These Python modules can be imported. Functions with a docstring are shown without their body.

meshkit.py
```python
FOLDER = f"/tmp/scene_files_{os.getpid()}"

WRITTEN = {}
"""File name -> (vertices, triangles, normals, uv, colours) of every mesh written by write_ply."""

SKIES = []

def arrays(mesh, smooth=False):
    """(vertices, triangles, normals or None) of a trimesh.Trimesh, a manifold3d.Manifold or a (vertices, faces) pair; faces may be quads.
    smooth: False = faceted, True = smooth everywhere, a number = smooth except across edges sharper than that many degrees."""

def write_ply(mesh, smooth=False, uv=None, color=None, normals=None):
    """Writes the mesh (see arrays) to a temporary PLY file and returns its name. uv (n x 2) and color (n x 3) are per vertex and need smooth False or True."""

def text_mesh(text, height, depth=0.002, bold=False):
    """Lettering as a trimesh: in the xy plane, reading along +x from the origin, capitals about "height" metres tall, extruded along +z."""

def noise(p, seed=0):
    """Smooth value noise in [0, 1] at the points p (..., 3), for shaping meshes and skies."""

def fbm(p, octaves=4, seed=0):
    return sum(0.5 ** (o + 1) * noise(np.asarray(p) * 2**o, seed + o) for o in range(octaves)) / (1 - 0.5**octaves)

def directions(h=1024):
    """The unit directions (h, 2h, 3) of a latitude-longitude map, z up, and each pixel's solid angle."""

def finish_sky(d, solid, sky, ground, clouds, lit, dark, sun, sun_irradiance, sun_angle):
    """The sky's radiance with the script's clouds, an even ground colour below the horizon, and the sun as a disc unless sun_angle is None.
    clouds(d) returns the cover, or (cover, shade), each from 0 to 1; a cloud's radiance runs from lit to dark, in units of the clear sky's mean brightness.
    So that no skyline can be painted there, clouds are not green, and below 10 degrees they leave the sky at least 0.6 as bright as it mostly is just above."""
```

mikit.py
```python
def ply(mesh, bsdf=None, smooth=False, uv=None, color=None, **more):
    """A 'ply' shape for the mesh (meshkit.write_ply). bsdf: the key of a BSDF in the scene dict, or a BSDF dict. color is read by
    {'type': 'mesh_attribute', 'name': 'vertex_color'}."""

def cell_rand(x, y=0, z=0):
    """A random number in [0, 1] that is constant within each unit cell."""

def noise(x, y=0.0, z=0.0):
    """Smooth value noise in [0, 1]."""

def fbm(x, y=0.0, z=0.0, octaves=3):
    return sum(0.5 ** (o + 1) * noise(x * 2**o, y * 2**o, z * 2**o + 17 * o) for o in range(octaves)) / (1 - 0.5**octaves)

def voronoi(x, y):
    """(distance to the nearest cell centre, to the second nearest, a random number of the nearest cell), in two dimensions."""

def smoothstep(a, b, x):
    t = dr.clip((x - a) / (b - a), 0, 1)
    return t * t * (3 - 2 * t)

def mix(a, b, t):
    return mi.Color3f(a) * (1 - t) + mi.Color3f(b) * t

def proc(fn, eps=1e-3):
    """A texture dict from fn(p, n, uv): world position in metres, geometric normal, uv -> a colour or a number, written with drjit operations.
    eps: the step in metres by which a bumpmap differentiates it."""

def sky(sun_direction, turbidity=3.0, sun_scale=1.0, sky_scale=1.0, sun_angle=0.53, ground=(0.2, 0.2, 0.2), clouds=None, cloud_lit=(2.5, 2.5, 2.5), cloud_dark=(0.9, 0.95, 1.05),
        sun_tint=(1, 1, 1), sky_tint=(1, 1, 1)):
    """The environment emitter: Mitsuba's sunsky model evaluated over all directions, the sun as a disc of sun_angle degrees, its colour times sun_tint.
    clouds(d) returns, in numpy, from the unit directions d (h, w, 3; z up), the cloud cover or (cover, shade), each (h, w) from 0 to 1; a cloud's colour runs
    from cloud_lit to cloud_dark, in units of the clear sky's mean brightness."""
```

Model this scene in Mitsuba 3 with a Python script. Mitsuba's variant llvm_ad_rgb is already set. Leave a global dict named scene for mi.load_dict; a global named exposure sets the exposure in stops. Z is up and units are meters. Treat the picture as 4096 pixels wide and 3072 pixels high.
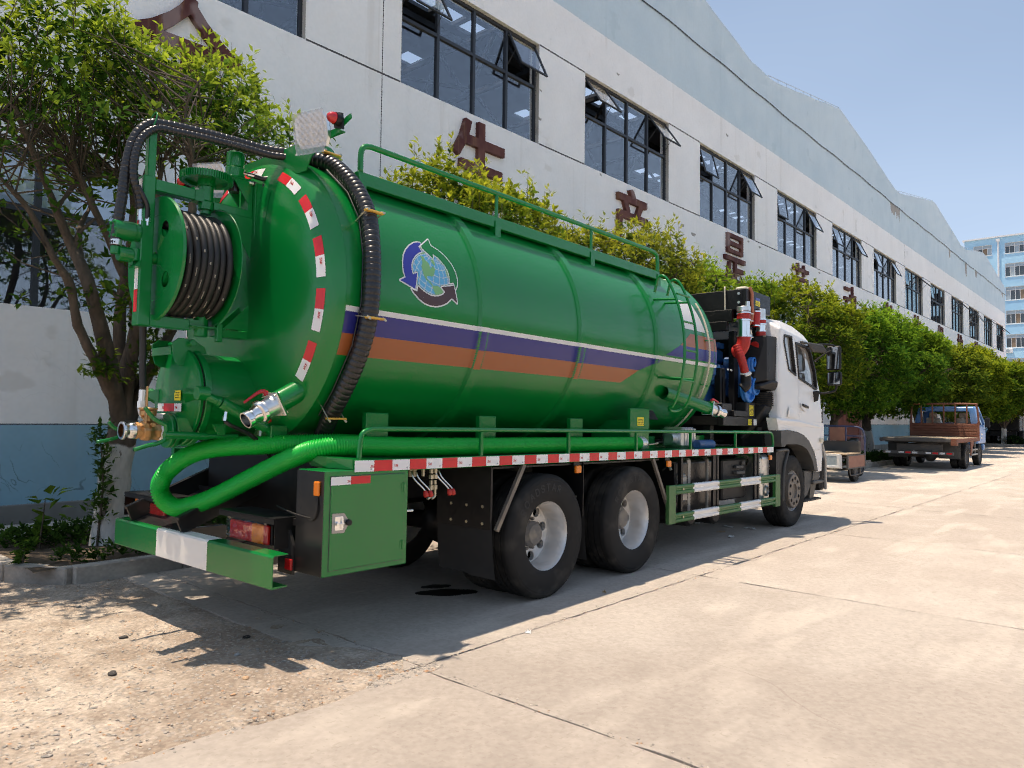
import math, random, json
import numpy as np, trimesh, shapely, manifold3d as m3
import drjit as dr, mitsuba as mi, mikit, meshkit
from shapely import affinity
from shapely.geometry import Polygon, LineString, Point
from mikit import proc, noise, fbm, voronoi, cell_rand, smoothstep, mix

PI = math.pi
T = mi.ScalarTransform4f
scene, labels, used = {'type': 'scene'}, {}, {}

# ---------------------------------------------------------------- camera, sky and sun, exposure
CAM_POS = (0.0, 0.0, 1.5)
YAW, PITCH, ROLL = 0.726541, 0.0444767, 0.0123758
cf = np.array([math.cos(PITCH) * math.cos(YAW), math.cos(PITCH) * math.sin(YAW), math.sin(PITCH)])
cr = np.array([math.sin(YAW), -math.cos(YAW), 0.0])
cu = np.cross(cr, cf) * math.cos(ROLL) - cr * math.sin(ROLL)
scene['camera'] = {'type': 'perspective', 'fov': 69.74, 'fov_axis': 'x', 'near_clip': 0.05, 'far_clip': 2000.0,
                   'to_world': T().look_at(origin=list(CAM_POS), target=list(np.array(CAM_POS) + cf), up=list(cu))}
SUN = (-0.133, 0.181, 1.0)


def cloud(d):
    x, y, z = d[..., 0], d[..., 1], np.maximum(d[..., 2], 0.02)
    p = np.stack([x / (z + .15) * 1.1, y / (z + .15) * 1.1, z * 0 + 3.0], -1)
    n = meshkit.fbm(p, 5, 3)
    return np.clip(0.20 + 0.22 * (n - 0.45) + 0.58 * np.exp(-z * 3.2), 0, 0.9)


scene['sky'] = mikit.sky(SUN, turbidity=3.6, sun_scale=1.2, clouds=cloud, cloud_lit=(2.1, 2.5, 3.05), cloud_dark=(1.75, 2.1, 2.6), ground=(0.3, 0.27, 0.24))
exposure = 1.66


# ---------------------------------------------------------------- naming helpers
def MP(mesh, m, **k):
    return mikit.ply(mesh, 'mat_' + m, **k)


def numbered(name):
    n = used.get(name, 0)
    used[name] = n + 1
    return name if n == 0 else f'{name}_{n:03d}'


def thing(name, label, cat, group=None):
    key = numbered(name)
    labels[key] = {'label': label, 'category': cat}
    if group:
        labels[key]['group'] = group
    return key


def tm(mesh):
    if isinstance(mesh, trimesh.Trimesh):
        return mesh
    if hasattr(mesh, 'to_mesh'):
        m = mesh.to_mesh()
        return trimesh.Trimesh(np.array(m.vert_properties[:, :3], float), np.array(m.tri_verts), process=False)
    v, f = mesh
    f = np.asarray(f)
    if f.shape[1] == 4:
        f = np.vstack([f[:, [0, 1, 2]], f[:, [0, 2, 3]]])
    return trimesh.Trimesh(np.asarray(v, float), f, process=False)


def pieces(ms):
    """The meshes of a list, those that touch one another joined."""
    ms = [tm(m) for m in ms]
    b = [m.bounds + np.array([[-.002] * 3, [.002] * 3]) for m in ms]
    own = list(range(len(ms)))
    for i in range(len(ms)):
        for j in range(i):
            if (b[i][0] <= b[j][1]).all() and (b[j][0] <= b[i][1]).all() and own[i] != own[j]:
                o_, n_ = own[i], own[j]
                own = [n_ if q == o_ else q for q in own]
    return [trimesh.util.concatenate([m for m, o_ in zip(ms, own) if o_ == q]) for q in sorted(set(own))]


def add(parent, name, mesh, mat, smooth=False, M=None, label=None, kind=None, color=None, cat=None, group=None):
    """One entry of the scene: a part of parent, or a top-level thing when parent is None."""
    if isinstance(mesh, list):
        groups = pieces(mesh)
        if len(groups) > 1 and kind is None:
            if 'print' in name or len(groups) > 30:
                kind = 'stuff'
            else:
                return [add(parent, name, g_, mat, smooth, M, label, kind, color, cat, group) for g_ in groups][0]
    key = numbered(parent + '__' + name if parent else name)
    mesh = join(mesh) if isinstance(mesh, list) else tm(mesh)
    if M is not None:
        mesh = mesh.copy()
        mesh.apply_transform(M)
    scene[key] = MP(mesh, mat, smooth=smooth, **({'color': color} if color is not None else {}))
    d = {}
    if label: d['label'] = label
    if kind: d['kind'] = kind
    if cat: d['category'] = cat
    if group: d['group'] = group
    if d: labels[key] = d
    return key


def put(parent, name, shape, M, label=None):
    """A copy of a ready shape dict under another place."""
    key = numbered(parent + '__' + name)
    scene[key] = {**shape, 'to_world': T(M.tolist())}
    if label: labels[key] = {'label': label}
    return key


# ---------------------------------------------------------------- mesh helpers
def join(ms):
    return trimesh.util.concatenate([tm(m) for m in ms])


def Rz(a):
    c, s = math.cos(a), math.sin(a)
    return np.array([[c, -s, 0, 0], [s, c, 0, 0], [0, 0, 1, 0], [0, 0, 0, 1.0]])


def Ry(a):
    c, s = math.cos(a), math.sin(a)
    return np.array([[c, 0, s, 0], [0, 1, 0, 0], [-s, 0, c, 0], [0, 0, 0, 1.0]])


def Rx(a):
    c, s = math.cos(a), math.sin(a)
    return np.array([[1, 0, 0, 0], [0, c, -s, 0], [0, s, c, 0], [0, 0, 0, 1.0]])


def Tr(x, y=0, z=0):
    m = np.eye(4)
    m[:3, 3] = (x, y, z)
    return m


def xf(mesh, M):
    m = tm(mesh).copy()
    m.apply_transform(M)
    return m


def box(x0, x1, y0, y1, z0, z1, b=0.0):
    x0, x1 = min(x0, x1), max(x0, x1)
    y0, y1 = min(y0, y1), max(y0, y1)
    z0, z1 = min(z0, z1), max(z0, z1)
    if b <= 0:
        m = trimesh.creation.box((x1 - x0, y1 - y0, z1 - z0))
        m.apply_translation(((x0 + x1) / 2, (y0 + y1) / 2, (z0 + z1) / 2))
        return m
    b = min(b, (x1 - x0) * .45, (y1 - y0) * .45, (z1 - z0) * .45)
    p = []
    for x, sx in ((x0, 1), (x1, -1)):
        for y, sy in ((y0, 1), (y1, -1)):
            for z, sz in ((z0, 1), (z1, -1)):
                p += [(x + sx * b, y + sy * b, z), (x + sx * b, y, z + sz * b), (x, y + sy * b, z + sz * b)]
    return tm(m3.Manifold.hull_points(np.array(p)))


def hull(pts, r=0.0, n=12):
    if r <= 0:
        return tm(m3.Manifold.hull_points(np.array(pts, float)))
    return tm(m3.Manifold.batch_hull([m3.Manifold.sphere(r, n).translate(tuple(map(float, p))) for p in pts]))


def frame(d):
    d = np.asarray(d, float)
    d = d / np.linalg.norm(d)
    a = np.array([0, 0, 1.0]) if abs(d[2]) < .9 else np.array([1.0, 0, 0])
    u = np.cross(a, d)
    u /= np.linalg.norm(u)
    return u, np.cross(d, u), d


def bar(p0, p1, w, h, b=0.0, up=None):
    """A straight bar of section w (sideways) by h from p0 to p1."""
    p0, p1 = np.array(p0, float), np.array(p1, float)
    d = p1 - p0
    L = np.linalg.norm(d)
    u, v, d = frame(d)
    if up is not None:
        u = np.cross(np.asarray(up, float), d)
        u /= np.linalg.norm(u)
        v = np.cross(d, u)
    m = box(-w / 2, w / 2, -h / 2, h / 2, 0, L, b)
    M = np.eye(4)
    M[:3, 0], M[:3, 1], M[:3, 2], M[:3, 3] = u, v, d, p0
    return xf(m, M)


def spline(pts, n=12):
    p = np.array(pts, float)
    p = np.vstack([2 * p[0] - p[1], p, 2 * p[-1] - p[-2]])
    out = []
    for i in range(1, len(p) - 2):
        t = np.linspace(0, 1, n, endpoint=False)[:, None]
        a, b, c, d = p[i - 1:i + 3]
        out.append(.5 * (2 * b + (c - a) * t + (2 * a - 5 * b + 4 * c - d) * t**2 + (3 * b - a - 3 * c + d) * t**3))
    return np.vstack(out + [p[-2:-1]])


def resample(p, step):
    p = np.asarray(p, float)
    s = np.r_[0, np.cumsum(np.linalg.norm(np.diff(p, axis=0), axis=1))]
    n = max(2, int(round(s[-1] / step)) + 1)
    t = np.linspace(0, s[-1], n)
    return np.stack([np.interp(t, s, p[:, k]) for k in range(3)], 1), t


def tube(pts, r, n=10, caps=True):
    p = np.array(pts, float)
    k = len(p)
    r = np.broadcast_to(np.asarray(r, float), (k,))
    t = np.gradient(p, axis=0)
    t /= np.linalg.norm(t, axis=1, keepdims=True) + 1e-12
    u = frame(t[0])[0]
    ring, a = [], np.arange(n) * 2 * PI / n
    for i in range(k):
        u = u - t[i] * (u @ t[i])
        u /= np.linalg.norm(u) + 1e-12
        v = np.cross(t[i], u)
        ring.append(p[i] + r[i] * (np.cos(a)[:, None] * u + np.sin(a)[:, None] * v))
    V = np.vstack(ring)
    i, j = np.meshgrid(np.arange(k - 1), np.arange(n), indexing='ij')
    j2 = (j + 1) % n
    q = np.stack([i * n + j, i * n + j2, (i + 1) * n + j2, (i + 1) * n + j], -1).reshape(-1, 4)
    F = np.vstack([q[:, [0, 1, 2]], q[:, [0, 2, 3]]])
    if caps:
        c0, c1 = len(V), len(V) + 1
        V = np.vstack([V, p[0], p[-1]])
        jj = np.arange(n)
        F = np.vstack([F, np.stack([jj * 0 + c0, (jj + 1) % n, jj], 1), np.stack([jj * 0 + c1, (k - 1) * n + jj, (k - 1) * n + (jj + 1) % n], 1)])
    return trimesh.Trimesh(V, F, process=False)


def rod(p0, p1, r, n=12):
    return tube([p0, p1], r, n)


def lathe(prof, p0=(0, 0, 0), d=(0, 0, 1), n=32, closed=False):
    """A profile of (radius, distance along d) turned about the axis through p0."""
    u, v, w = frame(d)
    pr = np.array(prof, float)
    pr[pr[:, 0] <= 1e-3, 0] = 1e-6
    k, a = len(pr), np.arange(n) * 2 * PI / n
    V = (np.asarray(p0, float) + pr[:, None, 1:2] * w + pr[:, None, 0:1] * (np.cos(a)[None, :, None] * u + np.sin(a)[None, :, None] * v)).reshape(-1, 3)
    rows = k if closed else k - 1
    i, j = np.meshgrid(np.arange(rows), np.arange(n), indexing='ij')
    j2, i2 = (j + 1) % n, (i + 1) % k
    q = np.stack([i * n + j, i * n + j2, i2 * n + j2, i2 * n + j], -1).reshape(-1, 4)
    return tm((V, q))


def cyl(p0, p1, r, n=24, b=0.0):
    p0, p1 = np.array(p0, float), np.array(p1, float)
    L = np.linalg.norm(p1 - p0)
    b = min(b, L * .4, r * .4)
    pr = [(1e-4, 0), (r - b, 0), (r, b), (r, L - b), (r - b, L), (1e-4, L)] if b > 0 else [(1e-4, 0), (r, 0), (r, L), (1e-4, L)]
    return lathe(pr, p0, p1 - p0, n)


def prism(pts, h, M=None, holes=()):
    """A polygon in the xy plane, extruded by h along z, then moved."""
    g = pts if hasattr(pts, 'geom_type') else Polygon(pts, holes)
    ms = [trimesh.creation.extrude_polygon(q, h, engine='earcut') for q in getattr(g, 'geoms', [g])]
    m = trimesh.util.concatenate(ms)
    return xf(m, M) if M is not None else m


XZ = np.array([[1, 0, 0, 0], [0, 0, 1, 0], [0, 1, 0, 0], [0, 0, 0, 1.0]])      # (x, z, y): a side view polygon, extruded along +y


def side(pts, y0, y1, holes=()):
    """A polygon of (x, z) points, from y0 to y1."""
    m = prism(pts, abs(y1 - y0), XZ, holes)
    if m.volume < 0:
        m.invert()
    m.apply_translation((0, min(y0, y1), 0))
    return m


YZ = np.array([[0, 0, 1, 0], [1, 0, 0, 0], [0, 1, 0, 0], [0, 0, 0, 1.0]])


def front(pts, x0, x1, holes=()):
    """A polygon of (y, z) points, from x0 to x1."""
    return xf(prism(pts, abs(x1 - x0), YZ, holes), Tr(min(x0, x1)))


def man(m):
    m = tm(m)
    m = trimesh.Trimesh(m.vertices, m.faces, process=False)
    m.merge_vertices(digits_vertex=5)
    f = m.faces
    m = trimesh.Trimesh(m.vertices, f[(f[:, 0] != f[:, 1]) & (f[:, 1] != f[:, 2]) & (f[:, 0] != f[:, 2])], process=False)
    if m.volume < 0:
        m.invert()
    r = m3.Manifold(m3.Mesh(np.asarray(m.vertices, np.float32), np.asarray(m.faces, np.uint32)))
    if r.is_empty():
        raise ValueError('not a closed mesh')
    return r


def cut(a, *bs):
    r = man(a)
    for b in bs:
        r = r - man(b)
    return tm(r)


# ---------------------------------------------------------------- materials
def rgb(c):
    return {'type': 'rgb', 'value': [float(x) for x in c]}


def mat(name, base, rough=.5, metal=0.0, coat=0.0, spec=.5, two=True, bump=None, bump_scale=None, sheen=0.0, coat_gloss=.95):
    d = {'type': 'principled', 'base_color': rgb(base) if isinstance(base, (tuple, list)) else base, 'roughness': rough, 'metallic': metal, 'specular': spec}
    if coat: d.update(clearcoat=coat, clearcoat_gloss=coat_gloss)
    if sheen: d['sheen'] = sheen
    if bump is not None:
        d = {'type': 'bumpmap', 'arbitrary': bump, 'scale': 1.0, 'bsdf': d}
    scene['mat_' + name] = {'type': 'twosided', 'bsdf': d} if two else d


def gloss(name, base, alpha=.07, ior=1.52):
    """Lacquered paint: a coloured ground under a clear smooth coat."""
    scene['mat_' + name] = {'type': 'twosided', 'bsdf': {'type': 'roughplastic', 'distribution': 'ggx', 'alpha': alpha, 'int_ior': ior, 'nonlinear': False,
                                                        'diffuse_reflectance': rgb(base) if isinstance(base, (tuple, list)) else base}}


def dusty(base, dirt=(.30, .26, .2), amount=.25, freq=2.0):
    """Paint with dust lying unevenly on it."""
    def fn(p, n, uv):
        k = smoothstep(.45, .8, fbm(p.x * freq, p.y * freq, p.z * freq, 4)) * amount
        return mix(base, dirt, k)
    return proc(fn)


GREEN = (0.0012, 0.20, 0.032)


def green_fn(p, n, uv):
    k = fbm(p.x * 1.3, p.y * 1.3, p.z * 1.3 + 5, 3)
    return mix(GREEN, (0.002, 0.185, 0.035), smoothstep(.3, .7, k))


gloss('paint_green', proc(green_fn), .05, 1.6)
mat('paint_green_guard', dusty((.028, .13, .028), (.2, .2, .12), .3), .4, coat=.3)
mat('paint_white', dusty((.78, .77, .74), (.5, .46, .38), .25), .35, coat=.6)
gloss('cab_white', dusty((.88, .875, .86), (.75, .72, .66), .15, 1.2), .06)
gloss('stripe_white', (.76, .76, .74), .08)
gloss('stripe_blue', (.022, .025, .20), .08)
gloss('stripe_orange', (.36, .105, .03), .08)
gloss('logo_brown', (.07, .03, .028), .08)
gloss('logo_blue', (.035, .045, .36), .08)
gloss('logo_sky', (.13, .46, .74), .08)
gloss('logo_land', (.22, .50, .20), .08)
mat('paint_black', dusty((.010, .010, .011), (.08, .07, .06), .18), .3, coat=.5)
mat('frame_black', dusty((.007, .007, .008), (.06, .055, .05), .2, 3), .4, spec=.35)
mat('plastic_black', dusty((.012, .012, .013), (.09, .08, .07), .22), .5, spec=.35)
mat('plastic_grey', dusty((.06, .06, .058), (.22, .2, .17), .3), .55)
mat('rubber', dusty((.014, .014, .014), (.10, .09, .075), .42, 6), .75, spec=.3)
mat('rubber_letter', (.030, .030, .030), .8)
mat('flap_rubber', dusty((.030, .030, .031), (.1, .09, .08), .3), .7, spec=.3)
mat('sleeve_black', (.013, .013, .015), .33, coat=.3)
mat('hose_rubber', (.016, .016, .017), .5)
mat('hose_print', (.36, .33, .27), .6)
gloss('hose_green', (.004, .52, .05), .14, 1.5)
mat('silver_rim', dusty((.66, .66, .65), (.40, .34, .27), .5, 7), .38, metal=.5)
mat('hub_grey', dusty((.13, .125, .12), (.3, .26, .2), .6, 12), .6)
mat('hub_brown', dusty((.16, .14, .12), (.3, .26, .2), .5, 12), .5, metal=.3)
mat('alloy', (.78, .78, .77), .30, metal=.9)
mat('chrome', (.82, .82, .82), .12, metal=1.0)
mat('zinc', (.55, .5, .38), .35, metal=.8)
mat('brass', dusty((.52, .30, .13), (.45, .3, .16), .4, 20), .38, metal=.85)
mat('plated_gold', (.75, .42, .06), .35, metal=.3, coat=.4)
mat('red_paint', (.45, .012, .018), .35, coat=.6)
mat('red_rubber', (.42, .02, .015), .45)
mat('red_reflector', (.48, .008, .012), .2, coat=1.0)
mat('red_tape', (.60, .012, .018), .32, coat=.5)
mat('white_tape', (.76, .76, .76), .35, coat=.4)
mat('tape_print', (.5, .03, .03), .6)
mat('tape_print_grey', (.32, .32, .33), .6)
mat('amber', (.75, .20, .01), .2, coat=1.0)
mat('yellow_sticker', (.80, .66, .02), .5)
mat('sticker_ink', (.12, .09, .03), .7)
mat('bare_steel', dusty((.40, .39, .37), (.2, .12, .07), .4, 6), .45, metal=.7)
mat('engine_blue', dusty((.012, .085, .26), (.15, .14, .12), .3, 8), .4, coat=.3)
mat('pulley_blue', (.03, .18, .55), .35, coat=.5)
mat('cream_plastic', (.62, .56, .42), .45)
mat('white_plastic', (.75, .75, .73), .4)
mat('brown_pipe', (.45, .16, .08), .5)
mat('seat_dark', (.02, .02, .022), .8)
mat('glass_tint', (.02, .03, .03), .08, coat=1.0)
scene['mat_glass'] = {'type': 'blendbsdf', 'weight': .16, 'a': {'type': 'thindielectric', 'int_ior': 1.5}, 'b': {'type': 'twosided', 'bsdf': {'type': 'conductor', 'specular_reflectance': rgb((.85, .92, 1.0))}}}
scene['mat_cab_glass'] = {'type': 'thindielectric', 'int_ior': 1.52}
mat('mirror', (.42, .44, .46), .03, metal=1.0)
mat('interior_dark', (.05, .05, .055), .9)

# ================================================================ the setting: ground, road slabs, kerbs
def seeded(x, y, z=0.0):
    return fbm(x, y, z, 4)


def concrete_fn(p, n, uv):
    x, y = p.x, p.y
    slab = cell_rand(dr.floor((x - 3.0) / 3.55), dr.floor((y - 3.36) / 4.0), 5)
    big = fbm(x * .35, y * .5, 1.0, 4)
    mid = fbm(x * 2.1, y * 2.6, 4.0, 5)
    fine = fbm(x * 38, y * 38, 2.0, 3)
    c = mix((.335, .29, .25), (.405, .36, .315), smoothstep(.3, .72, big * .6 + mid * .4))
    c = c * (0.93 + .10 * slab)
    c = c * (0.86 + .28 * fine)
    # sandy worn streaks along the lane
    st = smoothstep(.56, .78, fbm(x * .9, y * 3.4, 8.0, 4))
    c = mix(c, (.55, .49, .42), st * .30)
    dk = smoothstep(.66, .82, fbm(x * 1.3 + 9, y * 1.7, 12.0, 4))
    c = mix(c, (.25, .215, .185), dk * .28)
    speck = smoothstep(.80, .90, noise(x * 55, y * 55, 7.0))
    c = mix(c, (.22, .19, .16), speck * .25)
    # hair cracks
    cr_ = (1 - smoothstep(.0008, .0035, dr.abs(fbm(x * .55, y * .38, 33.0, 4) - .5))) * smoothstep(.52, .62, fbm(x * .7, y * .7, 21.0, 3))
    return mix(c, (.20, .17, .145), cr_ * .35)


def concrete_bump(p, n, uv):
    return .0025 * fbm(p.x * 30, p.y * 30, 1.0, 4) + .004 * fbm(p.x * 4, p.y * 4, 3.0, 3)


mat('concrete', proc(concrete_fn), .85, spec=.25, bump=proc(concrete_bump, 2e-3))


def dirt_fn(p, n, uv):
    x, y = p.x, p.y
    big = fbm(x * .9, y * .9, 1.0, 4)
    mid = fbm(x * 7, y * 7, 4.0, 4)
    fine = fbm(x * 60, y * 60, 2.0, 3)
    c = mix((.265, .21, .165), (.43, .365, .30), smoothstep(.3, .7, big * .5 + mid * .5))
    c = c * (0.62 + .74 * fine)
    f1, f2, r = voronoi(x * 26, y * 26)
    chip = (1 - smoothstep(.22, .34, f1)) * smoothstep(.45, .55, r)
    stone = mix((.30, .28, .26), (.55, .46, .36), cell_rand(r * 999.0, 3.0))
    return mix(c, stone, chip * .6)


def dirt_bump(p, n, uv):
    f1, f2, r = voronoi(p.x * 26, p.y * 26)
    return .006 * (1 - smoothstep(.15, .4, f1)) * smoothstep(.45, .55, r) + .010 * fbm(p.x * 9, p.y * 9, 1.0, 4) + .004 * fbm(p.x * 50, p.y * 50, 1.0, 3)


mat('dirt', proc(dirt_fn), .9, spec=.2, bump=proc(dirt_bump, 2e-3))


def kerb_fn(p, n, uv):
    k = fbm(p.x * 3, p.y * 3, p.z * 3, 4)
    f = fbm(p.x * 40, p.y * 40, p.z * 40, 3)
    return mix((.24, .215, .19), (.42, .39, .345), smoothstep(.3, .7, k)) * (.8 + .4 * f)


mat('kerb', proc(kerb_fn), .9, spec=.2)
mat('soil', proc(lambda p, n, uv: mix((.06, .045, .032), (.15, .115, .085), fbm(p.x * 12, p.y * 12, 1.0, 4))), .95, spec=.1)
mat('oil', (.012, .011, .010), .35, spec=.4)

# the ground is one wide sheet, finely waved; the dirt lies on it west of the slabs, the slabs are real plates above it
g = 900.0
add(None, 'ground', (np.array([[-g, -g, -.06], [g, -g, -.06], [g, g, -.06], [-g, g, -.06]]), np.array([[0, 1, 2, 3]])), 'concrete', kind='structure')

# dirt: a bumpy sheet where the slabs have broken away
nx, ny = 130, 130
X, Y = np.meshgrid(np.linspace(-6, 3.2, nx), np.linspace(3.05, 11.0, ny), indexing='ij')
P = np.stack([X, Y, X * 0], -1)
Z = -.012 + .035 * (meshkit.fbm(P * 1.1, 4, 2) - .5) + .02 * (meshkit.fbm(P * 7, 3, 9) - .5)
P[..., 2] = np.minimum(Z, .02)
idx = np.arange(nx * ny).reshape(nx, ny)
q = np.stack([idx[:-1, :-1], idx[1:, :-1], idx[1:, 1:], idx[:-1, 1:]], -1).reshape(-1, 4)
DIRT_SHEET = (P.reshape(-1, 3), q)
add(None, 'dirt_ground', DIRT_SHEET, 'dirt', smooth=True, kind='structure')


def dirt_z(x, y):
    i = np.clip((x + 6) / 9.2 * (nx - 1), 0, nx - 2)
    j = np.clip((y - 3.05) / 7.95 * (ny - 1), 0, ny - 2)
    return float(P[int(i), int(j), 2])


# road slabs: plates with worn, slightly ragged edges; a gap of 12 mm between them
rng = np.random.default_rng(4)


def slab(x0, x1, y0, y1, rag=.006, notch=None):
    pts = []
    for (a, b) in (((x0, y0), (x1, y0)), ((x1, y0), (x1, y1)), ((x1, y1), (x0, y1)), ((x0, y1), (x0, y0))):
        L = math.hypot(b[0] - a[0], b[1] - a[1])
        k = int(min(max(L / .12, 2), 60))
        for t in np.arange(k) / k:
            pts.append((a[0] + (b[0] - a[0]) * t + rng.normal(0, rag), a[1] + (b[1] - a[1]) * t + rng.normal(0, rag)))
    g_ = Polygon(pts).buffer(0)
    if notch is not None:
        g_ = g_.difference(notch)
    return prism(g_, .10, Tr(0, 0, -.10))


R = random.Random(3)
notch = Polygon([(2.2, 3.1), (2.6, 3.22), (2.86, 3.36), (3.05, 3.60), (2.93, 3.95), (2.6, 4.4), (2.2, 4.4)])
notch_b = Polygon([(-6.5, 3.5), (1.6, 3.5), (1.9, 3.3), (2.35, 3.27), (2.62, 3.33), (2.75, 3.5), (3.0, 4.0), (-6.5, 4.2)])
ys = [(3.372, 7.22), (-.55, 3.360), (-4.5, -.562), (-8.5, -4.512)]
for j, (ya, yb) in enumerate(ys):
    xs = [2.70, 3.005, 6.54, 10.3, 14.2, 18.0, 22.0, 26.0] if j == 0 else [-8.0, -4.4, -.6, 2.955, 6.53, 10.2, 14.0, 18.0, 22.0, 26.0]
    for a, b in zip(xs[:-1], xs[1:]):
        nt = notch if (j == 0 and a < 4) else (notch_b if (j == 1 and a < 3 and b > 1) else None)
        add(None, 'road_slab', slab(a + .006, b - .006, ya, yb, notch=nt), 'concrete', kind='structure')
# beyond the slabs that can be told apart the road is one plate
add(None, 'road', box(26.006, 400, -60, 7.22, -.10, -.002), 'concrete', kind='structure')
add(None, 'road', box(-60, 26, -60, -8.52, -.10, -.002), 'concrete', kind='structure')

# a paved strip between planters and the wall
add(None, 'pavement', box(-6, 36, 9.45, 10.6, -.05, .10), 'kerb', kind='structure')
add(None, 'pavement', box(36.01, 84, 9.45, 10.6, -.05, .101), 'kerb', kind='structure')


# planters: kerb stones round beds of soil
def planter(x0, x1, y0, y1, chamfer=.5, label=''):
    t = thing('planter', label, 'planter')
    path = [(x0 + chamfer * .6, y0), (x1, y0), (x1, y1), (x0, y1), (x0, y0 + chamfer), (x0 + chamfer * .6, y0)]
    R_ = random.Random(int(x0 * 10))
    for (a, b) in zip(path[:-1], path[1:]):
        L = math.hypot(b[0] - a[0], b[1] - a[1])
        k = max(1, int(round(L / 1.0)))
        for i in range(k):
            p = [a[0] + (b[0] - a[0]) * i / k, a[1] + (b[1] - a[1]) * i / k]
            e = [a[0] + (b[0] - a[0]) * (i + 1) / k, a[1] + (b[1] - a[1]) * (i + 1) / k]
            d = np.array([e[0] - p[0], e[1] - p[1], 0.])
            d /= np.linalg.norm(d)
            h = .145 + R_.uniform(-.008, .008)
            m = bar(np.array([p[0], p[1], h / 2 - .03]) + d * .004, np.array([e[0], e[1], h / 2 - .03 + R_.uniform(-.004, .004)]) - d * .004, .13, h + .06, .012, up=(0, 0, 1))
            add(t, 'kerbstone', m, 'kerb')
    n1, n2 = max(8, int((x1 - x0) * 7)), 14
    X_, Y_ = np.meshgrid(np.linspace(x0 + .05, x1 - .05, n1), np.linspace(y0 + .05, y1 - .05, n2), indexing='ij')
    P_ = np.stack([X_, Y_, X_ * 0], -1)
    P_[..., 2] = .08 + .09 * meshkit.fbm(P_ * 3, 3, 5)
    id_ = np.arange(n1 * n2).reshape(n1, n2)
    add(t, 'soil', (P_.reshape(-1, 3), np.stack([id_[:-1, :-1], id_[1:, :-1], id_[1:, 1:], id_[:-1, 1:]], -1).reshape(-1, 4)), 'soil', smooth=True)
    return t


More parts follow.
